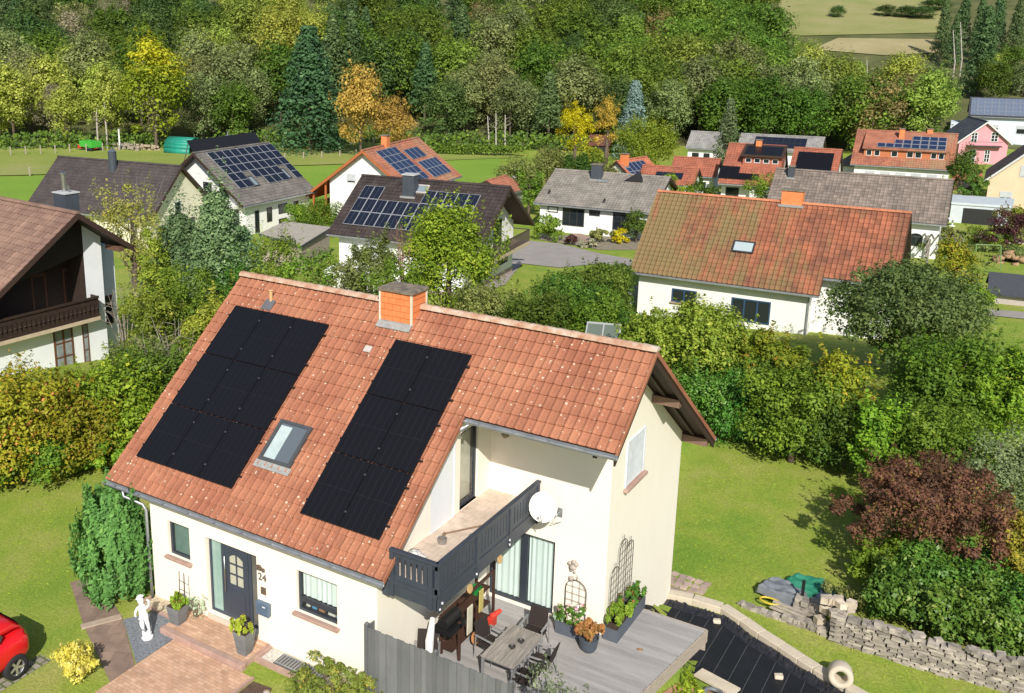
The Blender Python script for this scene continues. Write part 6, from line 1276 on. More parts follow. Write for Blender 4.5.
# flat roofed things
def flatbox(name, label, cat, pts, z, zr_, wallm, roofm, eave=.25, fascia=None):
    t = empty(name, (np.mean([p[0] for p in pts]), np.mean([p[1] for p in pts]), z), 0, label, cat); c = np.array([t.location.x, t.location.y]); pp = [np.array(p)-c for p in pts]
    m = MB(); m.prism([(*p, -.8) for p in pp], (0, 0, zr_-z+.8)); m.build('wall', [wallm], t)
    m = MB(); q = [p*(1+eave/np.linalg.norm(p)) for p in pp]; m.prism([(*p, zr_-z+.002) for p in q], (0, 0, .2)); m.build('roof', [fascia or CAPM], t); m = MB(); m.prism([(*(p*.985), zr_-z+.203) for p in q], (0, 0, .02)); m.build('roof_gravel', [roofm], t); return t
GRV = mat('roof_gravel', (.40, .36, .30), (.31, .28, .23), .95, 2.5, .3, 20)
flatbox('garage', 'flat roofed beige garage between the white solar house and the dark brown house', 'garage', [(-34.3, 43.2), (-35.9, 48.0), (-31.3, 48.2), (-28.9, 41.6)], -3.4, -1.35, mat('beige_render', (.5, .42, .34), (.42, .35, .29), .9, 2), GRV)
fb = flatbox('flat_bungalow', 'low grey flat roofed building with a dark opening on the right', 'garage', [(9.2, 104.0), (14.6, 104.6), (14.7, 99.4), (9.5, 98.7)], -4.3, -2.5, mat('pale_grey_render', (.55, .6, .62), (.48, .53, .55), .85, 1.5), mat('pale_roof_sheet', (.5, .55, .57), (.42, .47, .5), .7, 1), .15, mat('pale_grey_render', (.55, .6, .62)))
m = MB(); m.box(-1.4, 1.6, -2.84, -2.62, -.3, 1.5); m.build('opening', [ROOM], fb)
def shed(name, label, cat, loc, yaw, lx, ly, he, hr, roofm, wallm, op=True):
    t = empty(name, loc, yaw, label, cat); m = MB(); m.prism([(-lx/2, -ly/2, -.4), (-lx/2, ly/2, -.4), (-lx/2, ly/2, he), (-lx/2, 0, hr-.1), (-lx/2, -ly/2, he)], (lx, 0, 0)); m.build('wall', [wallm], t)
    for s in (-1, 1): m = MB(); y = s*(ly/2+.3); z = he-(hr-he)*.3/(ly/2); m.prism([(-lx/2-.3, y, z), (-lx/2-.3, 0, hr), (-lx/2-.3, 0, hr+.1), (-lx/2-.3, y, z+.1)], (lx+.6, 0, 0)); m.build('roof', [roofm], t)
    if op: m = MB(); m.box(-lx*.35, lx*.35, -ly/2-.03, -ly/2-.001, -.1, he*.8); m.build('opening', [ROOM], t)
    return t
RSH = mat('red_sheet_roof', (.38, .11, .075), (.3, .085, .06), .7, 3)
g = on_ground(965, 190); shed('shed', 'open shed with a red roof behind the long brown roof', 'shed', (g[0], g[1], g[2]), .12, 2.6, 2.4, 1.7, 2.6, RSH, mat('shed_wood', (.12, .06, .035), None, .8))
g = on_ground(600, 152); shed('cabin', 'small red cabin at the edge of the wood beside the yellow maples', 'cabin', (g[0], g[1], g[2]), .3, 3.2, 2.8, 1.5, 2.8, mat('dark_red_roof', (.12, .04, .032), None, .8), mat('cabin_wood', (.3, .13, .07), None, .8))
g = on_ground(1014, 304); shed('garden_shed', 'low garden shed with a dark slate roof on the right lawn', 'shed', (g[0]+.8, g[1]+1.2, g[2]), .1, 4.6, 3.0, .8, 1.75, mat('dark_felt', (.05, .055, .065), (.04, .044, .052), .8, 4), mat('pale_shed_wall', (.44, .39, .36), None, .85), False)
g = on_ground(520, 198); flatbox('carport', 'low pale flat roofed carport between the dark brown house and the grey bungalow', 'carport', [(g[0]-1.6, g[1]-1.3), (g[0]+1.8, g[1]-1.3), (g[0]+1.8, g[1]+2.2), (g[0]-1.6, g[1]+2.2)], g[2], g[2]+2.1, ROOM, mat('pale_grey_felt', (.4, .38, .35), None, .9))
m = MB(); g = on_ground(508, 200); m.prism([(-1.7, -1, 1.9), (1.7, -1, 1.9), (1.7, 1, 2.5), (-1.7, 1, 2.5)], (0, 0, .06))
for x in (-1.6, 1.6): m.box(x-.05, x+.05, -1, -.9, -.2, 1.9)
tag(m.build('awning', [mat('awning_red', (.48, .09, .06), None, .7)], loc=(g[0]+1.4, g[1]+2.5, g[2])), 'small red awning behind the dark brown house', 'awning')
g = on_ground(851, 182); t = empty('pavilion', (g[0], g[1], T(g[0], g[1])), .1, 'grey pyramid roofed pavilion behind the long brown grey roof', 'pavilion'); m = MB(); m.box(-1.6, 1.6, -1.6, 1.6, -.5, 2.3); m.build('wall', [WHITE], t)
m = MB()
for k in range(4):
    c4 = [(-2, -2), (2, -2), (2, 2), (-2, 2)]; m.poly([(*c4[k], 2.31), (*c4[(k+1) % 4], 2.31), (0, 0, 4.0)], 0, random.random())
m.build('roof', [T_GREYB], t)
# ------------------------------------------------------------------ planting near and between the houses
LM = dict(
 mid=leaf_mat('mid_leaf', (.05, .09, .014), (.15, .21, .034), (.22, .26, .05)),
 dark=leaf_mat('dark_leaf', (.03, .06, .012), (.085, .13, .024), (.13, .17, .04)),
 yel=leaf_mat('yellow_green_foliage', (.085, .12, .02), (.235, .26, .05), (.35, .32, .08)),
 bright=leaf_mat('bright_leaf', (.055, .10, .013), (.20, .27, .04), (.33, .34, .06)),
 aut=leaf_mat('autumn_leaf', (.06, .10, .015), (.26, .25, .038), (.46, .2, .07)),
 orng=leaf_mat('orange_leaf', (.09, .10, .02), (.58, .34, .08), (.55, .45, .1)),
 red=leaf_mat('dark_red_leaf', (.05, .03, .02), (.165, .06, .048), (.22, .14, .05)),
 blue=leaf_mat('blue_green_needles', (.055, .09, .042), (.15, .20, .10), (.22, .26, .13)),
 thuja=leaf_mat('thuja_green', (.06, .12, .035), (.15, .25, .075), (.22, .30, .09)),
 olive=leaf_mat('olive_leaf', (.06, .075, .022), (.165, .175, .06), (.24, .23, .09)),
 laurel=leaf_mat('laurel_leaf', (.028, .07, .014), (.085, .15, .03), (.16, .2, .06), .25, .45),
 wine=leaf_mat('wine_red_leaf', (.045, .018, .02), (.10, .04, .04), (.14, .07, .05)),
 gold=leaf_mat('golden_leaf', (.22, .17, .02), (.45, .36, .04), (.7, .55, .1)),
 lemon=leaf_mat('lemon_leaf', (.42, .38, .06), (.72, .66, .16), (.75, .7, .3)),
 grey=leaf_mat('grey_twig_leaf', (.18, .17, .12), (.32, .3, .2), (.3, .26, .12)))
SEED = [40]
def grow(px, ytop, dep, wpx, kind, lm, label, cat='shrub', name=None, n=5000, leaf=.16, nb=None, z0=.12, group=None, dx=0, dy=0, tr=None, limbs=5, br=(.2, .34), hmin=.8, bark=None, tall=None, jit=.4, depth_scale=1):
    """plant whose top is seen at (px, ytop) at the given distance and that is wpx pixels wide"""
    if cat in ('shrub', 'hedge') and kind == 'round' and dep > 74: kind = 'hedge'; z0 = .02
    n = int(n*2.0); leaf *= .72; nb = nb and int(nb*1.2)
    P = at_depth(px, ytop, dep); x, y = P[0]+dx, P[1]+dy; zg = float(T(x, y)); h = max(hmin, P[2]-zg) if tall is None else tall; wd = wpx*dep/FPX; SEED[0] += 1
    t = tree(name or ('tree' if cat == 'tree' else 'shrub'), (x, y, zg), kind, h, wd, h*z0, nb or max(16, int(n/170)), n, leaf, LM[lm] if isinstance(lm, str) else lm, label, cat, tr or max(.03, .03*h), limbs, SEED[0], group, bark, br, random.uniform(0, 6), tiltnoise=jit)
    if depth_scale != 1: t.scale = (1, depth_scale, 1)
    return t
def bush(x, y, h, wd, kind, lm, label, cat='shrub', n=6000, leaf=.12, nb=None, z0=.06, ly=None, br=(.2, .34), name='shrub', rz_=0, jit=.4, tr=None, limbs=5, bark=None):
    SEED[0] += 1; zg = float(T(x, y)); n = int(n*1.8); leaf *= .76
    t = tree(name, (x, y, zg), kind, h, wd, h*z0, nb or max(16, int(n/170)), n, leaf, LM[lm] if isinstance(lm, str) else lm, label, cat, tr or .05, limbs, SEED[0], None, bark, br, rz_, tiltnoise=jit, stem='stem', crown_name='foliage')
    if ly: t.scale = (1, ly/wd, 1)
    return t
# arborvitae at the left corner of the house: upright sprays
def thuja(x, y, h, wd, label, n=9000):  # sprays packed on an upright egg shape
    t = empty('conifer', (x, y, float(T(x, y))), 0, label, 'conifer'); r_ = np.random.default_rng(5); Ps, Ns, Ts = [], [], []
    for i in range(330):
        a = r_.uniform(0, 2*math.pi); u = r_.uniform(0.02, .80)**.9; R = wd/2*(.62+.5*math.sin(math.pi*min(1, u*1.25+.1)))*r_.uniform(.6, 1.02); L = h*r_.uniform(.16, .28); m_ = 60
        s = r_.uniform(0, 1, m_); tip = (1-s)**.7; base = np.array([R*math.cos(a), R*math.sin(a), h*u])
        lean = np.array([math.cos(a), math.sin(a), 0])*.22
        p = base+np.outer(s*L, np.array([0, 0, 1]))+np.outer(s*L, lean)+r_.normal(0, 1, (m_, 3))*np.array([.085, .085, .03])*tip[:, None]*wd*.5
        Ps.append(p); Ns.append(np.tile([math.cos(a), math.sin(a), .3], (m_, 1))); Ts.append(np.clip(r_.normal(r_.uniform(.25, .7), .12, m_)+.25*(s-.5), 0, 1))
    global RNG
    RNG = r_; link_mesh('foliage', leaf_mesh('foliage', np.concatenate(Ps), np.concatenate(Ns), .12, np.concatenate(Ts), LM['thuja'], .45, .4), t); trunk_mb(h*.9, .09, 6, wd*.3, 3).build('trunk', [BARK], t)
thuja(-.95, -.48, 3.15, 1.8, 'dense dark green conifer at the left front corner of the house')
# small bushes at the front
bush(1.05, -3.42, .95, .98, 'round', 'lemon', 'small pale yellow bush between the path and the drive', n=2600, leaf=.075)
bush(6.6, -.8, .8, 1.9, 'hedge', leaf_mat('heather_leaf', (.06, .075, .02), (.2, .205, .05), (.32, .2, .07)), 'yellow green heather like bush in front of the fence', n=5000, leaf=.08, ly=1.3)
bush(11.85, -.45, 2.5, 1.7, 'hedge', leaf_mat('smoke_leaf', (.06, .07, .04), (.17, .19, .11), (.25, .22, .2)), 'loose grey green bush in front of the deck at the fence end', n=2000, leaf=.085)
bush(12.95, -.35, 2.6, 1.5, 'hedge', 'olive', 'thin dark twigged bush in front of the deck further right', n=900, leaf=.09)
g_ = MB()
tag(link_mesh('bank_grass', leaf_mesh('bank_grass', *(lambda k: (np.stack([12.55+k[:, 0]*.75, 3.0+k[:, 1]*3.3, [float(T(12.55+a*.75, 3.0+b*3.3))+.12 for a, b in k]], 1), np.tile([.3, -.3, .5], (len(k), 1))))(np.random.default_rng(3).random((1600, 2))), .2, np.random.default_rng(4).random(1600), LM['bright'], .25, .8)), kind='stuff')
# left hedge of mixed autumn shrubs
for px, yt, yb_, w_, lm, lab, n, lf in ((2, 372, 505, 120, 'aut', 'orange tinged shrub at the left edge in front of the loggia house', 9000, .17), (62, 388, 492, 95, 'aut', 'yellow and rusty leaved shrub second from the left edge', 9000, .17), (116, 366, 478, 84, 'bright', 'green and yellow shrub at the end of the left hedge near the roof', 8000, .17), (40, 430, 496, 90, 'mid', 'low green shrub in front of the left hedge at the lawn edge', 6000, .15), (100, 428, 482, 80, 'bright', 'low bright green shrub in front of the left hedge by the house', 6000, .15), (-30, 440, 520, 80, 'mid', 'green shrub cut by the left edge at the lawn', 4000, .15)):
    b = on_ground(px, yb_); d_ = float((b-CAM)@Fw)+1.2; grow(px, yt, d_, w_, 'hedge', lm, lab, n=n, leaf=lf, z0=.03, br=(.24, .36))
grow(165, 342, 37, 95, 'hedge', 'dark', 'dark shrub with grey bare twigs behind the upper left roof edge', n=5000, leaf=.16, z0=.05)
grow(205, 305, 38, 60, 'round', 'yel', 'yellow green shrub touching the left roof edge', n=4000, leaf=.15)
grow(228, 292, 41, 50, 'hedge', 'yel', 'bright yellow green shrub just behind the ridge end', n=3000, leaf=.15)
def twigs(px, ytop, dep, w_, h_, label, m_=PBARK, n=26, seed=1, name='bare_shrub'):
    P = at_depth(px, ytop, dep); zg = float(T(P[0], P[1])); h = P[2]-zg; t = empty(name, (P[0], P[1], zg), 0, label, 'shrub'); rn = random.Random(seed); m = MB()
    for k in range(n):
        a = rn.uniform(0, 6.28); r = rn.uniform(.2, 1)*w_*dep/FPX/2; hh = h*rn.uniform(.75, 1.02); p1 = np.array([math.cos(a)*r*.35, math.sin(a)*r*.35, hh*.55]); p2 = np.array([math.cos(a)*r, math.sin(a)*r, hh])
        m.tube([(0, 0, 0), p1, p2], [.035, .022, .006], 5)
        for q in range(4):
            b = rn.uniform(0, 6.28); s = rn.uniform(.3, .9); o = p1*(1-s)+p2*s; m.tube([o, o+np.array([math.cos(b)*.5, math.sin(b)*.5, rn.uniform(.0, .5)])], [.012, .004], 4)
    m.build('branches', [m_], t); return t
for px, yt, d_, w_, lm, lab in ((182, 268, 42, 60, 'mid', 'green shrub in front of the blue green conifers'), (148, 296, 41, 50, 'yel', 'pale yellow green shrub right of the loggia house wall'), (140, 340, 38, 60, 'olive', 'olive shrub between the left hedge and the bare shrub'), (232, 262, 44, 44, 'dark', 'dark green shrub at the foot of the small conifer')): grow(px, yt, d_, w_, 'hedge', lm, lab, n=4200, leaf=.15, z0=.03)
twigs(175, 322, 37.6, 90, 0, 'bare grey branched shrub above the left hedge', n=30, seed=2)
twigs(122, 285, 43, 50, 0, 'bare silvery branches in front of the loggia house wall', n=14, seed=3)
twigs(128, 176, 66, 80, 0, 'tall bare twigs rising out of the autumn birch', n=24, seed=4)
# conifers and trees between the two left houses
grow(214, 194, 45, 112, 'fir', 'blue', 'tall blue green conifer behind the left end of the main roof', 'conifer', 'conifer', n=15000, leaf=.17, nb=150, z0=.03)
grow(178, 212, 46, 104, 'fir', 'blue', 'blue green conifer next to the taller one, left of it', 'conifer', 'conifer', n=14000, leaf=.17, nb=140, z0=.03)
grow(242, 226, 47, 60, 'fir', 'blue', 'small blue green conifer at the right of the conifer group', 'conifer', 'conifer', n=5000, leaf=.17, nb=70, z0=.03)
grow(152, 232, 44.5, 46, 'tall', 'yel', 'drooping yellow green tree right beside the loggia house', 'tree', n=5000, leaf=.15, z0=.05)
grow(128, 184, 64, 84, 'round', leaf_mat('birch_autumn', (.14, .14, .04), (.30, .27, .08), (.45, .32, .1)), 'thin autumn birch between the loggia house and the dark roof', 'tree', n=2600, leaf=.2, z0=.12)
for px, yt, d_, w_, lm, lab, k_ in ((272, 238, 52, 50, 'mid', 'green shrub below the flat garage roof', 'hedge'), (304, 254, 48, 62, 'mid', 'mid green shrub behind the ridge between garage and chimney', 'hedge'), (345, 262, 47, 64, 'olive', 'olive shrub behind the ridge left of the chimney', 'hedge'), (258, 262, 46, 44, 'yel', 'pale yellow green shrub behind the left part of the ridge', 'hedge'), (390, 262, 46, 56, 'mid', 'green shrub directly behind the chimney', 'hedge'), (372, 216, 54, 52, 'round', 'small', ''),
                                   (322, 198, 92, 42, 'mid', 'clipped green bush below the orange balcony', 'round'), (300, 205, 94, 30, 'bright', 'small bright bush beside the white solar house', 'round'), (252, 236, 66, 38, 'yel', 'yellow green bushes in front of the white solar house', 'hedge'), (480, 284, 47, 52, 'olive', 'loose olive bush right of the chimney', 'hedge')):
    if lab == 'small': grow(px, yt+18, d_, w_, 'round', 'olive', 'slim olive green tree in front of the dark brown roof', 'tree', n=3600, leaf=.17, z0=.3); continue
    grow(px, yt, d_, w_, k_, lm, lab, n=4200, leaf=.17, z0=.04)
grow(450, 208, 52, 108, 'tall', 'bright', 'large bright green tree in front of the dark brown solar house', 'tree', n=13000, leaf=.2, nb=80, z0=.12, br=(.16, .3), limbs=8)
twigs(405, 222, 51, 40, 0, 'reddish bare twigs in front of the solar roof', mat('red_twig', (.25, .13, .09), None, .8), 12, 6)
# big hedge in the middle
for i, (px, yt, d_, w_, lab) in enumerate(((536, 294, 50, 66, 'dark green hedge bush right behind the ridge'), (566, 280, 54, 70, 'dark green hedge bush in the middle of the wide hedge'), (598, 266, 58, 62, 'dark green hedge bush towards the mossy roofed house'), (612, 266, 61, 40, 'dark hedge bush beside the end of the mossy roofed house'), (512, 300, 52, 50, 'green hedge bush at the near left end of the wide hedge'), (595, 296, 52, 60, 'green hedge bush in front of the wide hedge'), (640, 318, 50, 40, 'low green bush by the white wall of the mossy roofed house'))):
    grow(px, yt, d_, w_, 'hedge', 'mid' if i in (4, 5) else 'dark', lab, 'hedge', 'hedge_bush', n=5200, leaf=.19, z0=.03, br=(.26, .38))
# right garden
for px, yt, d_, w_, k_, lm, lab, cat, n, lf in (
    (700, 306, 43, 118, 'round', 'yel', 'wide yellow green fruit tree in front of the mossy roofed house', 'tree', 11000, .19), (655, 318, 44, 70, 'round', 'yel', 'yellow green fruit tree left of the wider one', 'tree', 6000, .19), (775, 334, 41, 80, 'round', 'aut', 'yellowing small tree below the terrace door of the mossy house', 'tree', 5000, .18),
    (912, 268, 48, 150, 'round', leaf_mat('grey_green_foliage', (.05, .075, .025), (.14, .165, .055), (.22, .23, .09)), 'large dense dark green round tree on the right', 'tree', 17000, .2), (960, 340, 40, 130, 'round', 'mid', 'broad mid green tree right of the lawn', 'tree', 12000, .18), (1015, 350, 38, 90, 'round', 'bright', 'light green tree cut by the right edge', 'tree', 7000, .17),
    (845, 352, 38, 70, 'round', 'aut', 'small reddish yellow sumac between the green shrubs', 'tree', 2600, .19), (800, 372, 38, 90, 'hedge', 'mid', 'yellow green bush above the hedge at the lawn end', 'shrub', 6000, .17)):
    grow(px, yt, d_, w_, k_, lm, lab, cat, n=n, leaf=lf, z0=.08, br=(.18, .3))
for i, (x, y, h, w_, lm, lab) in enumerate(((7.6, 23.4, 2.7, 3.0, 'laurel', 'dark green hedge bush at the lawn edge next to the house gable'), (9.7, 23.2, 2.8, 2.9, 'laurel', 'dark green hedge bush at the lawn edge, second from the gable'), (11.7, 22.9, 2.7, 2.9, 'dark', 'dark green hedge bush in the middle of the lawn edge'), (13.2, 22.7, 3.0, 2.8, 'dark', 'dark green hedge bush where the lawn edge bends'), (10.5, 24.8, 3.3, 4.0, 'dark', 'taller green bush behind the lawn hedge'), (8.2, 25.0, 3.3, 3.6, 'mid', 'tall green bush behind the hedge beside the gable'))):
    bush(x, y, h, w_, 'hedge', lm, lab, 'hedge', 7000, .14, name='hedge_bush', br=(.26, .38))
bush(14.6, 21.4, 3.4, 2.6, 'tall', 'bright', 'light green leafy shrub at the corner of the lawn', n=5500, leaf=.17)
bush(16.3, 21.8, 3.6, 3.4, 'hedge', 'mid', 'mid green shrub behind the dark red shrub', n=7000, leaf=.15)
bush(18.6, 21.0, 3.2, 3.2, 'hedge', leaf_mat('silver_leaf', (.09, .11, .05), (.2, .22, .11), (.26, .26, .13)), 'grey green feathery shrub at the right edge above the red shrub', n=6000, leaf=.13)
bush(16.85, 16.5, 3.3, 5.5, 'round', 'red', 'large dark red leaved shrub beside the right lawn', n=15000, leaf=.12, nb=120, z0=.06, br=(.14, .26))
bush(16.0, 14.7, 1.5, 2.0, 'hedge', 'mid', 'green bush below the dark red shrub', n=6000, leaf=.12)
bush(19.3, 15.6, 3.0, 2.2, 'tall', 'orng', 'orange autumn shrub at the right edge below the red shrub', n=3800, leaf=.13)
for i, (x, y, h, w_, lab) in enumerate(((16.85, 13.0, 1.55, 2.3, 'glossy laurel bush behind the left part of the stone wall'), (18.5, 13.2, 1.8, 2.8, 'glossy laurel bush behind the middle of the stone wall'), (20.2, 13.7, 2.0, 2.8, 'glossy laurel bush behind the stone wall at the right edge'), (17.6, 14.4, 1.9, 2.6, 'glossy laurel bush between the wall and the red shrub'))):
    bush(x, y, h, w_, 'hedge', 'laurel', lab, n=8000, leaf=.14, br=(.26, .38))
bush(15.05, 12.6, .9, 1.2, 'hedge', 'olive', 'thin twiggy plant behind the block heap', n=900, leaf=.09)
# gardens further off
for px, yt, d_, w_, k_, lm, lab, cat, n in (
    (549, 217, 91, 26, 'round', 'mid', 'round dark green bush left of the bungalow door', 'shrub', 2000), (620, 229, 90, 15, 'round', 'gold', 'bright yellow bush in front of the grey bungalow', 'shrub', 900), (601, 229, 90, 24, 'hedge', 'olive', 'low reddish green bush in front of the bungalow garage', 'shrub', 1400), (638, 211, 90, 30, 'tall', 'dark', 'dark upright shrub at the right end of the bungalow', 'shrub', 2000), (571, 236, 89, 12, 'round', 'wine', 'small purple bush by the bungalow drive', 'shrub', 500), (588, 238, 88, 18, 'round', 'grey', 'silvery grass clump by the bungalow drive', 'shrub', 600),
    (518, 158, 112, 44, 'round', 'olive', 'grey green tree at the left of the group behind the bungalow', 'tree', 3000), (548, 148, 114, 46, 'round', 'olive', 'grey green tree in the middle of the group behind the bungalow', 'tree', 3200), (580, 152, 112, 48, 'round', 'dark', 'dark tree at the right of the group behind the bungalow', 'tree', 3000), (530, 170, 104, 30, 'hedge', 'mid', 'green bush below the trees behind the bungalow', 'shrub', 1500), (606, 162, 108, 34, 'round', 'olive', 'low olive tree behind the bungalow chimney', 'tree', 2000),
    (577, 103, 150, 38, 'round', 'gold', 'golden yellow maple at the edge of the wood', 'tree', 3200), (609, 97, 152, 30, 'round', 'orng', 'orange autumn maple beside the yellow one', 'tree', 2600), (646, 119, 124, 62, 'round', leaf_mat('olive_yellow', (.09, .115, .018), (.20, .215, .034), (.28, .26, .05)), 'big round olive yellow tree behind the red roofed houses', 'tree', 9000), (594, 146, 140, 24, 'round', 'aut', 'small orange brown tree next to the red cabin', 'tree', 1000),
    (678, 176, 98, 34, 'hedge', 'bright', 'light green bush in front of the low red roofs', 'shrub', 2200), (704, 180, 98, 26, 'round', 'dark', 'round dark bush in front of the red roofed wing', 'shrub', 1500), (770, 175, 94, 40, 'hedge', 'bright', 'bright green tree at the corner of the red terrace house', 'tree', 2600), (966, 146, 112, 36, 'tall', 'dark', 'dark green tree right of the long red roofed house', 'tree', 2600), (975, 172, 105, 22, 'round', 'dark', 'dark clipped bush beside the red roofed shed', 'shrub', 1200),
    (1006, 209, 86, 38, 'round', 'wine', 'round dark wine red bush in the right gardens', 'shrub', 2600), (968, 234, 86, 96, 'hedge', 'olive', 'long low hedge across the right gardens', 'hedge', 4000), (960, 240, 71, 48, 'round', 'aut', 'small reddish green tree in the right garden', 'tree', 3000), (1000, 229, 87, 40, 'hedge', 'mid', 'green bushes beside the wine red bush', 'shrub', 2400), (940, 226, 91, 28, 'hedge', 'olive', 'olive hedge behind the white round table', 'hedge', 1800), (975, 284, 64, 34, 'round', 'bright', 'young yellow green tree above the large dark tree', 'tree', 2600), (1018, 205, 90, 30, 'hedge', 'aut', 'yellowish bush at the right edge beside the peach house', 'shrub', 1500), (938, 180, 100, 20, 'round', 'mid', 'small bush left of the flat grey building', 'shrub', 900)):
    grow(px, yt, d_, w_, k_, lm, lab, cat, n=n, leaf=.26 if d_ > 95 else .2, z0=.06)
grow(636, 82, 156, 40, 'cone', leaf_mat('blue_spruce', (.09, .13, .12), (.24, .30, .28), (.3, .36, .33)), 'pale blue spruce beside the orange maple', 'conifer', 'conifer', n=3600, leaf=.38, nb=80, z0=.05)
grow(731, 100, 124, 36, 'cone', leaf_mat('grey_spruce', (.05, .075, .035), (.12, .155, .075), (.18, .21, .11)), 'grey green spruce in front of the grey roofed houses', 'conifer', 'conifer', n=4200, leaf=.3, nb=90, z0=.03)
# roads, yard things
ASPH = mat('pale_asphalt', (.33, .30, .28), (.27, .245, .225), .9, 1, .2, 12)
drape('road', gp([(519, 240), (560, 244), (600, 254), (645, 262), (640, 268), (600, 264), (560, 268), (522, 264), (505, 285), (470, 300), (455, 296)]), ASPH, .05, 1.5)
drape('street', gp([(945, 306), (1040, 314), (1040, 321), (940, 311)]), ASPH, .05, 1.5)
drape('garden_path', gp([(570, 234), (582, 234), (600, 243), (588, 244)]), mat('reddish_path', (.34, .24, .19), (.26, .18, .15), .9, 3), .06, 1)
drape('bungalow_bed', gp([(540, 234), (655, 238), (652, 250), (600, 250), (560, 243), (540, 240)]), mat('gravel_bed', (.30, .25, .19), (.17, .15, .1), .95, 2.5, .5), .03, 1)
g = on_ground(603, 338); P = at_depth(603, 331, 47); t = empty('cold_frame', (P[0], P[1], P[2]-.9), .3, 'white framed glass cold frame just behind the ridge', 'cold frame'); fr_ = MB()
for a, b in ((-.8, -.74), (-.03, .03), (.74, .8)): fr_.obox((a, -.5, .6), (b-a, 0, 0), (0, 1, .5), (0, 0, .05))
for y in (-.5, .46): fr_.obox((-.8, y, .6+(y+.5)*.5), (1.6, 0, 0), (0, .05, .02), (0, 0, .06))
for x in (-.8, .74):
    for y in (-.5, .44): fr_.box(x, x+.06, y, y+.06, -1.2, .6+(y+.5)*.5)
fr_.build('frame', [mat('grey_frame', (.38, .39, .4), None, .5)], t); MB().quad((-.77, -.48, .63), (.77, -.48, .63), (.77, .48, 1.1), (-.77, .48, 1.1)).build('pane', [glass_mat('dim_pane', (.12, .15, .12), .1)], t)
a, b = on_ground(622, 312), on_ground(640, 304); m = MB(); m.obox((0, 0, .1), (b[0]-a[0], b[1]-a[1], 0), (0, .05, 0), (0, 0, 1.3)); tag(m.build('leaning_sheet', [mat('grey_sheet', (.40, .42, .42), (.3, .32, .33), .5, 3)], loc=tuple(a)), 'grey sheet panel leaning at the left end of the mossy roofed house', 'panel')
g = on_ground(985, 268); t = empty('swing_frame', tuple(g), .4, 'thin green swing frame on the right lawn', 'swing'); m = MB()
for x in (-.9, .9):
    for y in (-.7, .7): m.tube([(x, y, 0), (x, 0, 1.9)], .04, 6)
m.tube([(-.9, 0, 1.9), (.9, 0, 1.9)], .04, 6); m.build('frame', [mat('green_metal', (.16, .26, .08), None, .5)], t)
for x in (-.3, .3): s_ = MB(); s_.tube([(x-.12, 0, 1.9), (x-.12, 0, .5)], .012, 4); s_.tube([(x+.12, 0, 1.9), (x+.12, 0, .5)], .012, 4); s_.box(x-.16, x+.16, -.08, .08, .47, .5); s_.build('swing_seat', [BLK], t)
g = on_ground(941, 262); t = empty('pergola', tuple(g), .2, 'weathered wooden pergola beside the white house wall', 'pergola')
for x in (-1.1, 1.1):
    for y in (-.8, .8): p_ = MB(); p_.box(x-.07, x+.07, y-.07, y+.07, -.2, 2.0); p_.build('post', [mat('grey_wood_post', (.26, .23, .19), (.17, .15, .13), .9, 5)], t)
for k in range(6): p_ = MB(); p_.box(-1.4+k*.52, -1.3+k*.52, -1.1, 1.1, 2.0, 2.12); p_.build('beam', [MATS['grey_wood_post']], t)
g = on_ground(952, 226); m = MB(); m.lathe([(0, .78), (.62, .76), (.62, .72), (.08, .7), (.07, .1), (.3, .05), (.3, 0), (0, 0)], (0, 0, 0), 18); tag(m.build('garden_table', [mat('white_paint', (.78, .78, .78))], loc=tuple(g)), 'white round garden table on the lawn behind the white house', 'table')
g = on_ground(1010, 262); P, N_, T_ = crown('round', 1.5, 3.2, -.6, 20, 10, seed=3); m = MB()
for k in range(60): a = random.uniform(0, 6.28); r = random.uniform(0, 1.3); m.stone((r*math.cos(a), r*math.sin(a), max(0, .9*(1-r/1.4))-.2), .6, .6, .35, a, .3)
tag(m.build('earth_mound', [mat('earth_brown', (.36, .24, .13), (.26, .17, .1), .95, 5, .5)], loc=tuple(g), smooth=True), 'heap of brown earth on the right lawn', 'earth heap')
g = on_ground(962, 238); m = MB()
for k in range(14): a = k*.45; m.stone((math.cos(a)*1.3, math.sin(a)*.7, -.02), .5, .35, .22, a, .2)
tag(m.build('stone_ring', [KERB], loc=(g[0]+3.5, g[1], g[2])), 'ring of pale stones around the small pond in the right garden', 'stones')
# lawn tufts that give the turf its grain
def tufts(name, polys, dens, sz, lm):
    r_ = np.random.default_rng(9); Ps = []
    for x0, x1, y0, y1, ok in polys:
        n = int((x1-x0)*(y1-y0)*dens); q = np.stack([r_.uniform(x0, x1, n), r_.uniform(y0, y1, n)], 1); q = q[[ok(a, b) for a, b in q]]; Ps.append(np.column_stack([q, [float(T(a, b))+.012 for a, b in q]]))
    P = np.concatenate(Ps); return tag(link_mesh(name, leaf_mesh(name, P, np.tile([.1, -.5, .6], (len(P), 1)), sz, r_.random(len(P)), lm, .22, .6)), kind='stuff')
GT = leaf_mat('grass_tuft', (.11, .16, .02), (.21, .25, .04), (.26, .26, .07), .2, .9, 0)
tufts('grass', [(-14, -.5, -4.5, 12, lambda a, b: not (-2.6 < a < 2 and -3.3 < b < 0) and not (a > -2.1 and b < -3.2)), (9, 24, 9.5, 23, lambda a, b: b > 11.2 and not (a < 11.6 and b < 12.1)), (13, 23, 5, 10.9, lambda a, b: b > 10.75-(a-12)*.5 and b > 8.9-(a-15.5)*.25)], 75, .07, GT)
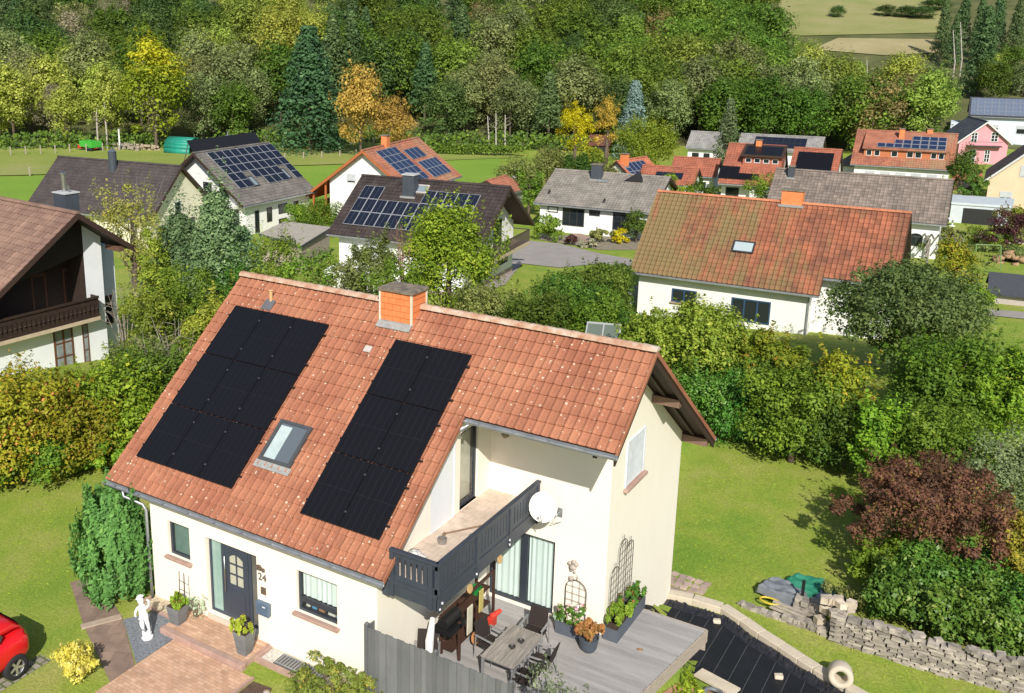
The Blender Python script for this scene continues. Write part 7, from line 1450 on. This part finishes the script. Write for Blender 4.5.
# ------------------------------------------------------------------ the wood on the hillside, the meadow and its things
def proto(kind, h, wd, z0, nb, n, leaf, lm, seed, br=(.2, .34), bark=None, tr=.22, limbs=6):
    P, N_, Tn = crown(kind, h, wd, z0, int(nb*1.2), int(n*1.8), br, seed); leaf *= .74
    if seed == 900: Tn = np.where(P[:, 2] > h*(.76+.06*np.sin(P[:, 0]*2)), RNG.uniform(.8, 1, len(P)), Tn*.62)      # only the top has turned golden
    return leaf_mesh('crown', P, N_, leaf, Tn, lm, .65, .3), trunk_mb(h, tr, limbs, wd*.35, seed, .85, .25).mesh('trunk', [bark or BARK])
FL = {k: leaf_mat('wood_'+k, *v) for k, v in dict(green=((.03, .055, .012), (.10, .145, .025), (.15, .19, .04)), lush=((.045, .08, .016), (.14, .195, .038), (.19, .23, .055)), olive=((.075, .09, .035), (.19, .205, .085), (.24, .24, .11)), pale=((.13, .165, .035), (.32, .36, .09), (.42, .44, .15)), yell=((.10, .125, .028), (.25, .265, .062), (.34, .32, .09)), rust=((.09, .075, .035), (.20, .155, .065), (.27, .19, .09)), grey=((.13, .12, .075), (.26, .23, .15), (.32, .28, .19)), dark=((.026, .05, .016), (.08, .12, .036), (.12, .16, .05)), spruce=((.028, .055, .02), (.085, .125, .05), (.13, .17, .07)), orange=((.3, .14, .03), (.5, .28, .06), (.55, .36, .09))).items()}
PR = {}
for k, (kind, h, wd, z0, nb, n, leaf, lm, bk) in dict(
    green1=('round', 15, 12.5, 0.6, 60, 4600, .62, 'green', None), green2=('tall', 17, 11.0, 0.9, 55, 4200, .6, 'green', None), lush1=('round', 14.5, 13.0, 0.6, 60, 4600, .62, 'lush', None), lush2=('tall', 16, 11.5, 0.9, 55, 4200, .6, 'lush', None),
    olive1=('round', 14.5, 12.0, 0.6, 60, 4200, .58, 'olive', PBARK), olive2=('tall', 16.5, 10.5, 0.9, 55, 4000, .56, 'olive', PBARK), pale1=('tall', 15.5, 10.5, 0.9, 55, 4000, .55, 'pale', PBARK), yell1=('tall', 17, 11.5, 0.9, 60, 4200, .55, 'yell', None), rust1=('round', 13.5, 11.0, 0.6, 50, 3000, .5, 'rust', PBARK), grey1=('tall', 13.5, 10.0, 0.9, 46, 1700, .42, 'grey', PBARK),
    dark1=('round', 15, 12.5, 0.6, 60, 4600, .62, 'dark', None), spruce1=('cone', 19, 8.0, 1.5, 110, 4800, .6, 'spruce', None), spruce2=('cone', 16, 6.5, 5, 90, 3600, .55, 'spruce', PBARK)).items():
    PR[k] = (*proto(kind, h, wd, z0, nb, n, leaf, FL[lm], 500+len(PR)), h)
LAB = dict(green='green broadleaved tree in the mixed wood on the slope', lush='fresh green broadleaved tree in the mixed wood on the slope', olive='greyish olive tree in the wood behind the village', pale='pale yellow green poplar like tree at the meadow side of the wood', yell='yellow green tree standing out in the wood', rust='brownish autumn tree in the wood', grey='half bare greyish tree in the wood', dark='dark green broadleaved tree in the wood', spruce='dark spruce in the wood')
CNT = [0]
def plant_tree(key, x, y, s, label=None, group=None, name=None, cat=None, sz=None):
    cr, tk, h = PR[key]; kd = key.rstrip('0123456789'); t = empty(name or ('spruce' if kd == 'spruce' else 'tree'), (x, y, float(T(x, y))-.2), random.uniform(0, 6.28), label or LAB[kd], cat or ('conifer' if kd == 'spruce' else 'tree'), None if label else (group or kd+' trees of the wood'))
    t.scale = (s*(sz or random.uniform(.92, 1.1)), s*(sz or random.uniform(.92, 1.1)), s); link_mesh('crown', cr, t); link_mesh('trunk', tk, t); CNT[0] += 1; return t
def kind_at(px, yt, rn):
    """sorts of tree for that part of the wood; its shaded corner is drawn with dark sorts"""
    if px < 75 and yt < 28: w_ = dict(dark1=5, spruce1=3, green2=1)  # dark sorts stand in for the shade over the far upper left
    elif px < 130 and yt > 36: w_ = dict(pale1=6, olive2=2, grey1=1, lush2=1)
    elif px < 130: w_ = dict(grey1=3, rust1=2, green1=2, olive1=1)
    elif px < 215 and yt < 30: w_ = dict(lush1=4, green1=4, lush2=2, dark1=2)
    elif px < 215: w_ = dict(olive1=2, olive2=2, green2=1, grey1=2, pale1=1)
    elif px < 320 and yt < 32: w_ = dict(yell1=6, pale1=3)
    elif px < 320: w_ = dict(olive1=4, rust1=2, grey1=1, green1=1)
    elif px < 410 and yt < 45: w_ = dict(dark1=3, green1=3, spruce1=3, lush1=1)
    elif px < 600 and yt > 42: w_ = dict(olive1=5, olive2=4, green2=1, spruce2=2, dark1=1)
    elif px < 600: w_ = dict(green1=4, spruce1=2, lush1=2, dark1=3, olive2=2, rust1=.6)
    elif px < 800 and yt > 62: w_ = dict(olive1=3, rust1=1.6, grey1=1, green1=2, olive2=2, dark1=1)
    elif px < 800: w_ = dict(lush1=4, green1=4, lush2=3, dark1=2, yell1=1, rust1=.4, olive1=1)
    elif px < 950 and yt > 75: w_ = dict(dark1=3, green1=3, green2=2, olive2=2)
    elif px < 950: w_ = dict(yell1=2, olive1=3, rust1=2, grey1=1, pale1=1)
    elif yt < 45: w_ = dict(spruce1=6, dark1=2)
    else: w_ = dict(olive1=4, yell1=2, rust1=1, green1=1)
    return rn.choices(list(w_), list(w_.values()))[0]
rn = random.Random(21); SP = 0
def base_y(px): return float(np.interp(px, [-60, 0, 200, 330, 420, 505, 600, 650, 680, 740, 800, 850, 955, 972, 1010, 1090], [150, 148, 147, 140, 146, 149, 151, 153, 154, 154, 155, 156, 154, 112, 104, 98]))
specials = [(150, 37, 172, 'yell', 66), (308, 26, 171, 'spruce', 88), (360, 66, 165, 'gold', 50), (392, 96, 162, 'tan', 46)]
rows = [0, 6, 12.5, 20, 28.5, 38, 49, 62, 78, 97, 120, 148]
for ri, off in enumerate(rows):
    n = [26, 26, 26, 26, 26, 26, 26, 25, 25, 25, 26, 26][ri]
    for k in range(n):
        px = -45+1130*(k+.5+rn.uniform(-.38, .38))/n; g0 = on_ground(px, base_y(px)+1.5); s0 = float((g0-CAM)@Fw); dep = s0+4+off+rn.uniform(-2.5, 2.5)
        d_ = ray(px, 100); hd = d_[:2]; x, y = CAM[0]+d_[0]*dep, CAM[1]+d_[1]*dep; zg = float(T(x, y)); s = rn.uniform(.8, 1.12)*(.86 if ri < 2 else 1.0)
        yt = proj((x, y, zg+15*s))[1]
        if ri < 2 and any(abs(px-q[0]) < q[4]*.42 for q in specials): continue
        if px > 940 and ri >= 3: continue
        if px > 978 and ri < 3 and yt < 92: s *= .6; yt = proj((x, y, zg+15*s))[1]
        if 538 < px < 574 and dep < 247 and yt < 74: s = (at_depth(px, 75, dep)[2]-zg)/15/1.08; yt = 75
        if 506 < px < 530 and dep < 236 and yt < 77: s = (at_depth(px, 78, dep)[2]-zg)/15/1.08; yt = 78
        if s < .3: continue
        if 770 < px < 960:
            lim = float(np.interp(px, [770, 805, 850, 925, 945, 960], [5, 44, 56, 56, 46, 20]))
            if yt < lim:
                want = at_depth(px, lim+rn.uniform(0, 12), dep)[2]-zg
                if want < 5.5 or ri > 9: continue
                s = want/15; yt = proj((x, y, zg+15*s))[1]
        if proj((x, y, zg+17*s))[1] > 165: continue
        if yt < -75 and proj((x, y, zg))[1] < -8: continue
        plant_tree(kind_at(px, yt, rn), x, y, s)
# brushy undergrowth closing the foot of the wood
r_ = np.random.default_rng(31); Pu = []
for px in np.arange(-60, 640, 3.2):
    if 150 < px < 215 or 86 < px < 100: lim_ = 1.2
    else: lim_ = 2.6
    g = on_ground(px, base_y(px)+.6); h_ = lim_*r_.uniform(.5, 1.25); n = 26
    q = np.column_stack([g[0]+r_.normal(0, .9, n), g[1]+r_.normal(.8, 1.2, n), r_.uniform(0, 1, n)**.8*h_]); q[:, 2] += T(q[:, 0], q[:, 1]); Pu.append(q)
Pu = np.concatenate(Pu); RNG = r_; tag(link_mesh('undergrowth', leaf_mesh('undergrowth', Pu, np.tile([.35, -.75, .5], (len(Pu), 1)), .6, np.clip(r_.normal(.45, .25, len(Pu)), 0, 1), FL['green'], .65, .5)), kind='stuff')
# trees that stand out one by one
def grow_far(px, yt, dep, wpx, key, label, cat='tree', name=None):
    cr, tk, h = PR[key]; P = at_depth(px, yt, dep); zg = float(T(P[0], P[1])); s = (P[2]-zg)/h; t = plant_tree(key, P[0], P[1], s, label, name=name, cat=cat, sz=1); wd = wpx*dep/FPX/s; base = dict(cone=8).get('', 10); t.scale = (wd/10*s, wd/10*s, s); return t
GOLDT = leaf_mat('gold_top', (.3, .25, .04), (.62, .46, .06), (.7, .5, .08))
PR['goldtall'] = (*proto('tall', 17, 10, 2, 60, 5000, .52, leaf_mat('gold_green', (.09, .13, .02), (.3, .34, .045), (.66, .5, .07)), 900), 17)
PR['tan'] = (*proto('round', 13, 10, 1, 55, 4600, .5, leaf_mat('tan_leaf', (.17, .13, .035), (.36, .26, .075), (.48, .34, .08)), 901), 13)
PR['bigspruce'] = (*proto('cone', 20, 10, .6, 170, 8000, .58, leaf_mat('big_spruce', (.03, .06, .03), (.09, .145, .062), (.14, .2, .09)), 902), 20)
grow_far(150, 38, 168, 70, 'goldtall', 'tall tree with a golden yellow top at the meadow edge')
grow_far(308, 27, 166, 82, 'bigspruce', 'very large dark blue green spruce at the meadow edge', 'conifer', 'spruce')
grow_far(360, 66, 160, 50, 'tan', 'round tan and orange autumn tree right of the big spruce')
grow_far(393, 97, 158, 46, 'tan', 'lower tan brown autumn tree beside the taller tan tree')
for px, yt, d_ in ((948, -4, 235), (968, -12, 240), (985, -8, 236), (1004, -14, 242), (1022, -6, 238), (1040, -10, 240), (958, 14, 228), (994, 12, 226)):
    grow_far(px, yt, d_, 24, 'spruce1', None, 'conifer', 'spruce')['label'] = 'tall dark spruce in the group at the upper right corner'
for o in [o for o in C.objects if o.get('label') == 'tall dark spruce in the group at the upper right corner']: o['group'] = 'spruces at the upper right corner'
for px, yt, d_, w_, lab in ((885, 20, 292, 18, 'round dark bush between the two hill fields'), (904, 25, 290, 20, 'dark bush right of the round one between the hill fields'), (920, 22, 288, 26, 'dark trees at the right end of the hill field'), (836, 27, 292, 14, 'small bush at the left of the hill field'), (935, 12, 300, 26, 'greenish tree right of the upper hill field')):
    P = at_depth(px, yt, d_); h = max(3.5, P[2]-T(P[0], P[1])); t = plant_tree('dark1', P[0], P[1], h/15, lab); t.scale = (w_*d_/FPX/10.5, w_*d_/FPX/10.5, h/15)
# bare pale trunks in front of the wood
for i, (px, y0, y1, lab) in enumerate(((489, 116, 143, 'pale bare trunk at the wood edge, leftmost of three'), (496, 113, 148, 'pale bare trunk at the wood edge, middle of three'), (505, 115, 147, 'pale bare trunk at the wood edge, rightmost of three'), (97, 108, 128, 'white birch trunk left of the golden tree'), (106, 100, 126, 'white birch trunk close to the golden tree'), (868, 60, 92, 'pale pine trunk below the hill fields'), (955, 30, 62, 'pale pine trunk at the upper right, left one'), (962, 22, 60, 'pale pine trunk at the upper right, right one'))):
    g = on_ground(px, base_y(px)+1); d_ = float((g-CAM)@Fw)-.5 if y1 > 100 else (200 if px < 900 else 222)
    a, b = at_depth(px, y1, d_), at_depth(px+rn.uniform(-2, 2), y0, d_); zg = float(T(a[0], a[1])); m = MB(); m.tube([(0, 0, -.3), (0, 0, a[2]-zg), tuple(b-np.array([a[0], a[1], zg]))], [.17, .14, .07], 6)
    for k in range(5): z = (b[2]-zg)*(.5+.1*k); m.tube([(0, 0, z), (rn.uniform(-1, 1), rn.uniform(-1, 1), z+.5)], [.05, .015], 4)
    tag(m.build('dead_trunk', [mat('pale_trunk', (.46, .42, .36), (.3, .27, .23), .9, 3)], loc=(a[0], a[1], zg)), lab, 'tree trunk')
# clipped hedge along the far side of the mown field
g = [on_ground(px, py) for px, py in ((426, 154), (520, 157))]; Lh = float(np.linalg.norm(g[1]-g[0])); mid_ = (g[0]+g[1])/2; t = empty('hedge', (mid_[0], mid_[1], float(T(*mid_[:2]))), math.atan2(g[1][1]-g[0][1], g[1][0]-g[0][0]), 'long clipped green hedge along the far edge of the mown field', 'hedge')
P, N_, Tn = crown('hedge', 1.9, 2, .05, 80, 3600, (.3, .4), 77); P = P*np.array([Lh/2/1.02, .7, 1]); link_mesh('foliage', leaf_mesh('foliage', P, N_, .34, Tn, FL['lush']), t)
# field fences: posts and wires
def field_fence(pxs, step, h, label, m_):
    pts_ = [on_ground(*p) for p in pxs]; t = empty('field_fence', tuple(pts_[0]), 0, label, 'fence'); o = pts_[0]; b_ = MB(); b_.box(-.07, .07, -.07, .07, -.3, h); pm = b_.mesh('post', [m_]); wires = {z: [] for z in (.55, 1.0)}
    for a, b in zip(pts_, pts_[1:]):
        n = max(1, int(np.linalg.norm((b-a)[:2])/step))
        for k in range(n):
            p = a+(b-a)*k/n; z = float(T(p[0], p[1])); q = np.array([p[0], p[1], z])-o; link_mesh('post', pm, t, tuple(q))
            for w_ in wires: wires[w_].append(tuple(q+np.array([0, 0, w_*h/1.2])))
    m = MB()
    for w_ in wires.values(): m.tube(w_, .012, 4)
    m.build('wires', [ZINC], t)
WPOST = mat('weathered_post', (.44, .38, .30), (.32, .27, .21), .9, 3)
field_fence([(-20, 157), (70, 153), (135, 150), (160, 149)], 2.3, 1.5, 'wooden post fence along the wood edge on the left', WPOST); field_fence([(272, 141), (330, 143.5), (385, 146.5)], 2.0, 1.3, 'pale post fence along the wood edge behind the orange house', WPOST); field_fence([(-20, 178), (30, 176), (100, 171)], 3.4, 1.2, 'thin post fence crossing the meadow on the left', WPOST); field_fence([(285, 160), (340, 157), (372, 155)], 2.6, 1.1, 'thin post fence between the two grass strips behind the solar houses', WPOST)
# green trailer, tunnel shelter, pole, wood piles
g = on_ground(91, 151); t = empty('farm_trailer', tuple(g), -.1, 'bright green farm trailer with a red drawbar at the meadow edge', 'trailer'); m = MB()
m.prism([(-1.75, -1, .75), (1.75, -1, .75), (1.85, -1, 1.75), (-1.85, -1, 1.75)], (0, 2, 0)); m.build('tub', [mat('trailer_green', (.06, .42, .05), (.05, .36, .04), .45, 2)], t)
m = MB(); m.box(-2.9, 1.6, -.4, .4, .5, .74); m.box(-3.0, -1.9, -.6, .6, .3, .9); m.build('drawbar', [mat('trailer_red', (.5, .05, .03), None, .5)], t)
for x in (.3, 1.2):
    for y in (-.95, .75): m = MB(); o = MB().lathe([(0, -.12), (.38, -.12), (.42, 0), (.38, .12), (0, .12)], (0, 0, 0), 14).build('wheel', [RUB], t); o.matrix_local = Matrix.Translation((x, y+.1, .42)) @ Matrix.Rotation(math.pi/2, 4, 'X')
g = on_ground(183, 153); t = empty('tunnel_shelter', tuple(g), .12, 'dark green arched tunnel shelter at the meadow edge', 'shelter'); m = MB(); n = 12
for k in range(n):
    a, b = math.pi*k/n, math.pi*(k+1)/n; y0, z0, y1, z1 = -1.9*math.cos(a), 2.75*math.sin(a)**.8, -1.9*math.cos(b), 2.75*math.sin(b)**.8; m.quad((-2.6, y0, z0), (2.8, y0, z0), (2.8, y1, z1), (-2.6, y1, z1))
m.build('cover', [mat('tunnel_green', (.02, .27, .19), (.016, .21, .15), .5, 1.5)], t, smooth=True).modifiers.new('t', 'SOLIDIFY').thickness = .06
m = MB()
for k in range(7): y = -1.7+k*.56; m.box(-2.5, -2.44, y, y+.05, 0, 2.4*math.sqrt(max(.05, 1-(y/1.9)**2)))
m.box(-2.48, -2.42, -1.6, 1.6, .9, .97); m.build('end_frame', [ZINC], t); m = MB(); m.box(2.9, 4.6, -1, .8, .9, 1.1)
for x in (3.0, 4.4): m.box(x, x+.1, -.9, -.8, 0, .9)
m.build('side_roof', [mat('pale_green_sheet', (.12, .32, .26), None, .5)], t)
g = on_ground(120, 150); m = MB(); m.tube([(0, 0, -.2), (0, 0, 3.6)], .14, 8); tag(m.build('pole', [mat('white_paint', (.78, .78, .78))], loc=tuple(g)), 'white pole at the meadow edge between trailer and shelter', 'pole')
for px, w_, h_, lab, c1 in ((128, 9, .9, 'pile of pale logs at the meadow edge right of the white pole', (.4, .34, .27)), (146, 8, .7, 'long low stack of firewood left of the green shelter', (.46, .37, .26)), (212, 4, .8, 'grey stack of wood right of the green shelter', (.38, .34, .29))):
    g = on_ground(px, 150); m = MB()
    for k in range(40): m.stone((random.uniform(-w_/3, w_/3), random.uniform(-.5, .5), random.uniform(0, h_)), .6, .5, .35, random.uniform(-.5, .5), .25)
    tag(m.build('wood_pile', [mat('log_'+str(px), c1, tuple(q*.6 for q in c1), .9, 4)], loc=tuple(g)), lab, 'wood pile')
g = on_ground(411, 160); m = MB(); m.box(-.06, .06, -.06, .06, 0, 1.6); m.box(-.4, .4, -.09, -.061, 1.0, 1.9); tag(m.build('field_sign', [mat('grey_board', (.5, .5, .5), None, .6)], loc=tuple(g)), 'small grey board on a post in the mown field', 'sign')
P = at_depth(688/1.0, 176, 280)
for px, py, d_, lab in ((556, 67, 245, 'small white house half hidden high in the wood'), (518, 72, 235, 'tiny white building peeping out of the wood, left of the small house')):
    P = at_depth(px, py+5, d_); hz = House(lab, P[0], P[1], .1, 2.6 if px > 540 else 1.6, 2.4, 2.4, 4.0, P[2]-2.4, T_GREY, WHITE, og=.2, oe=.3)
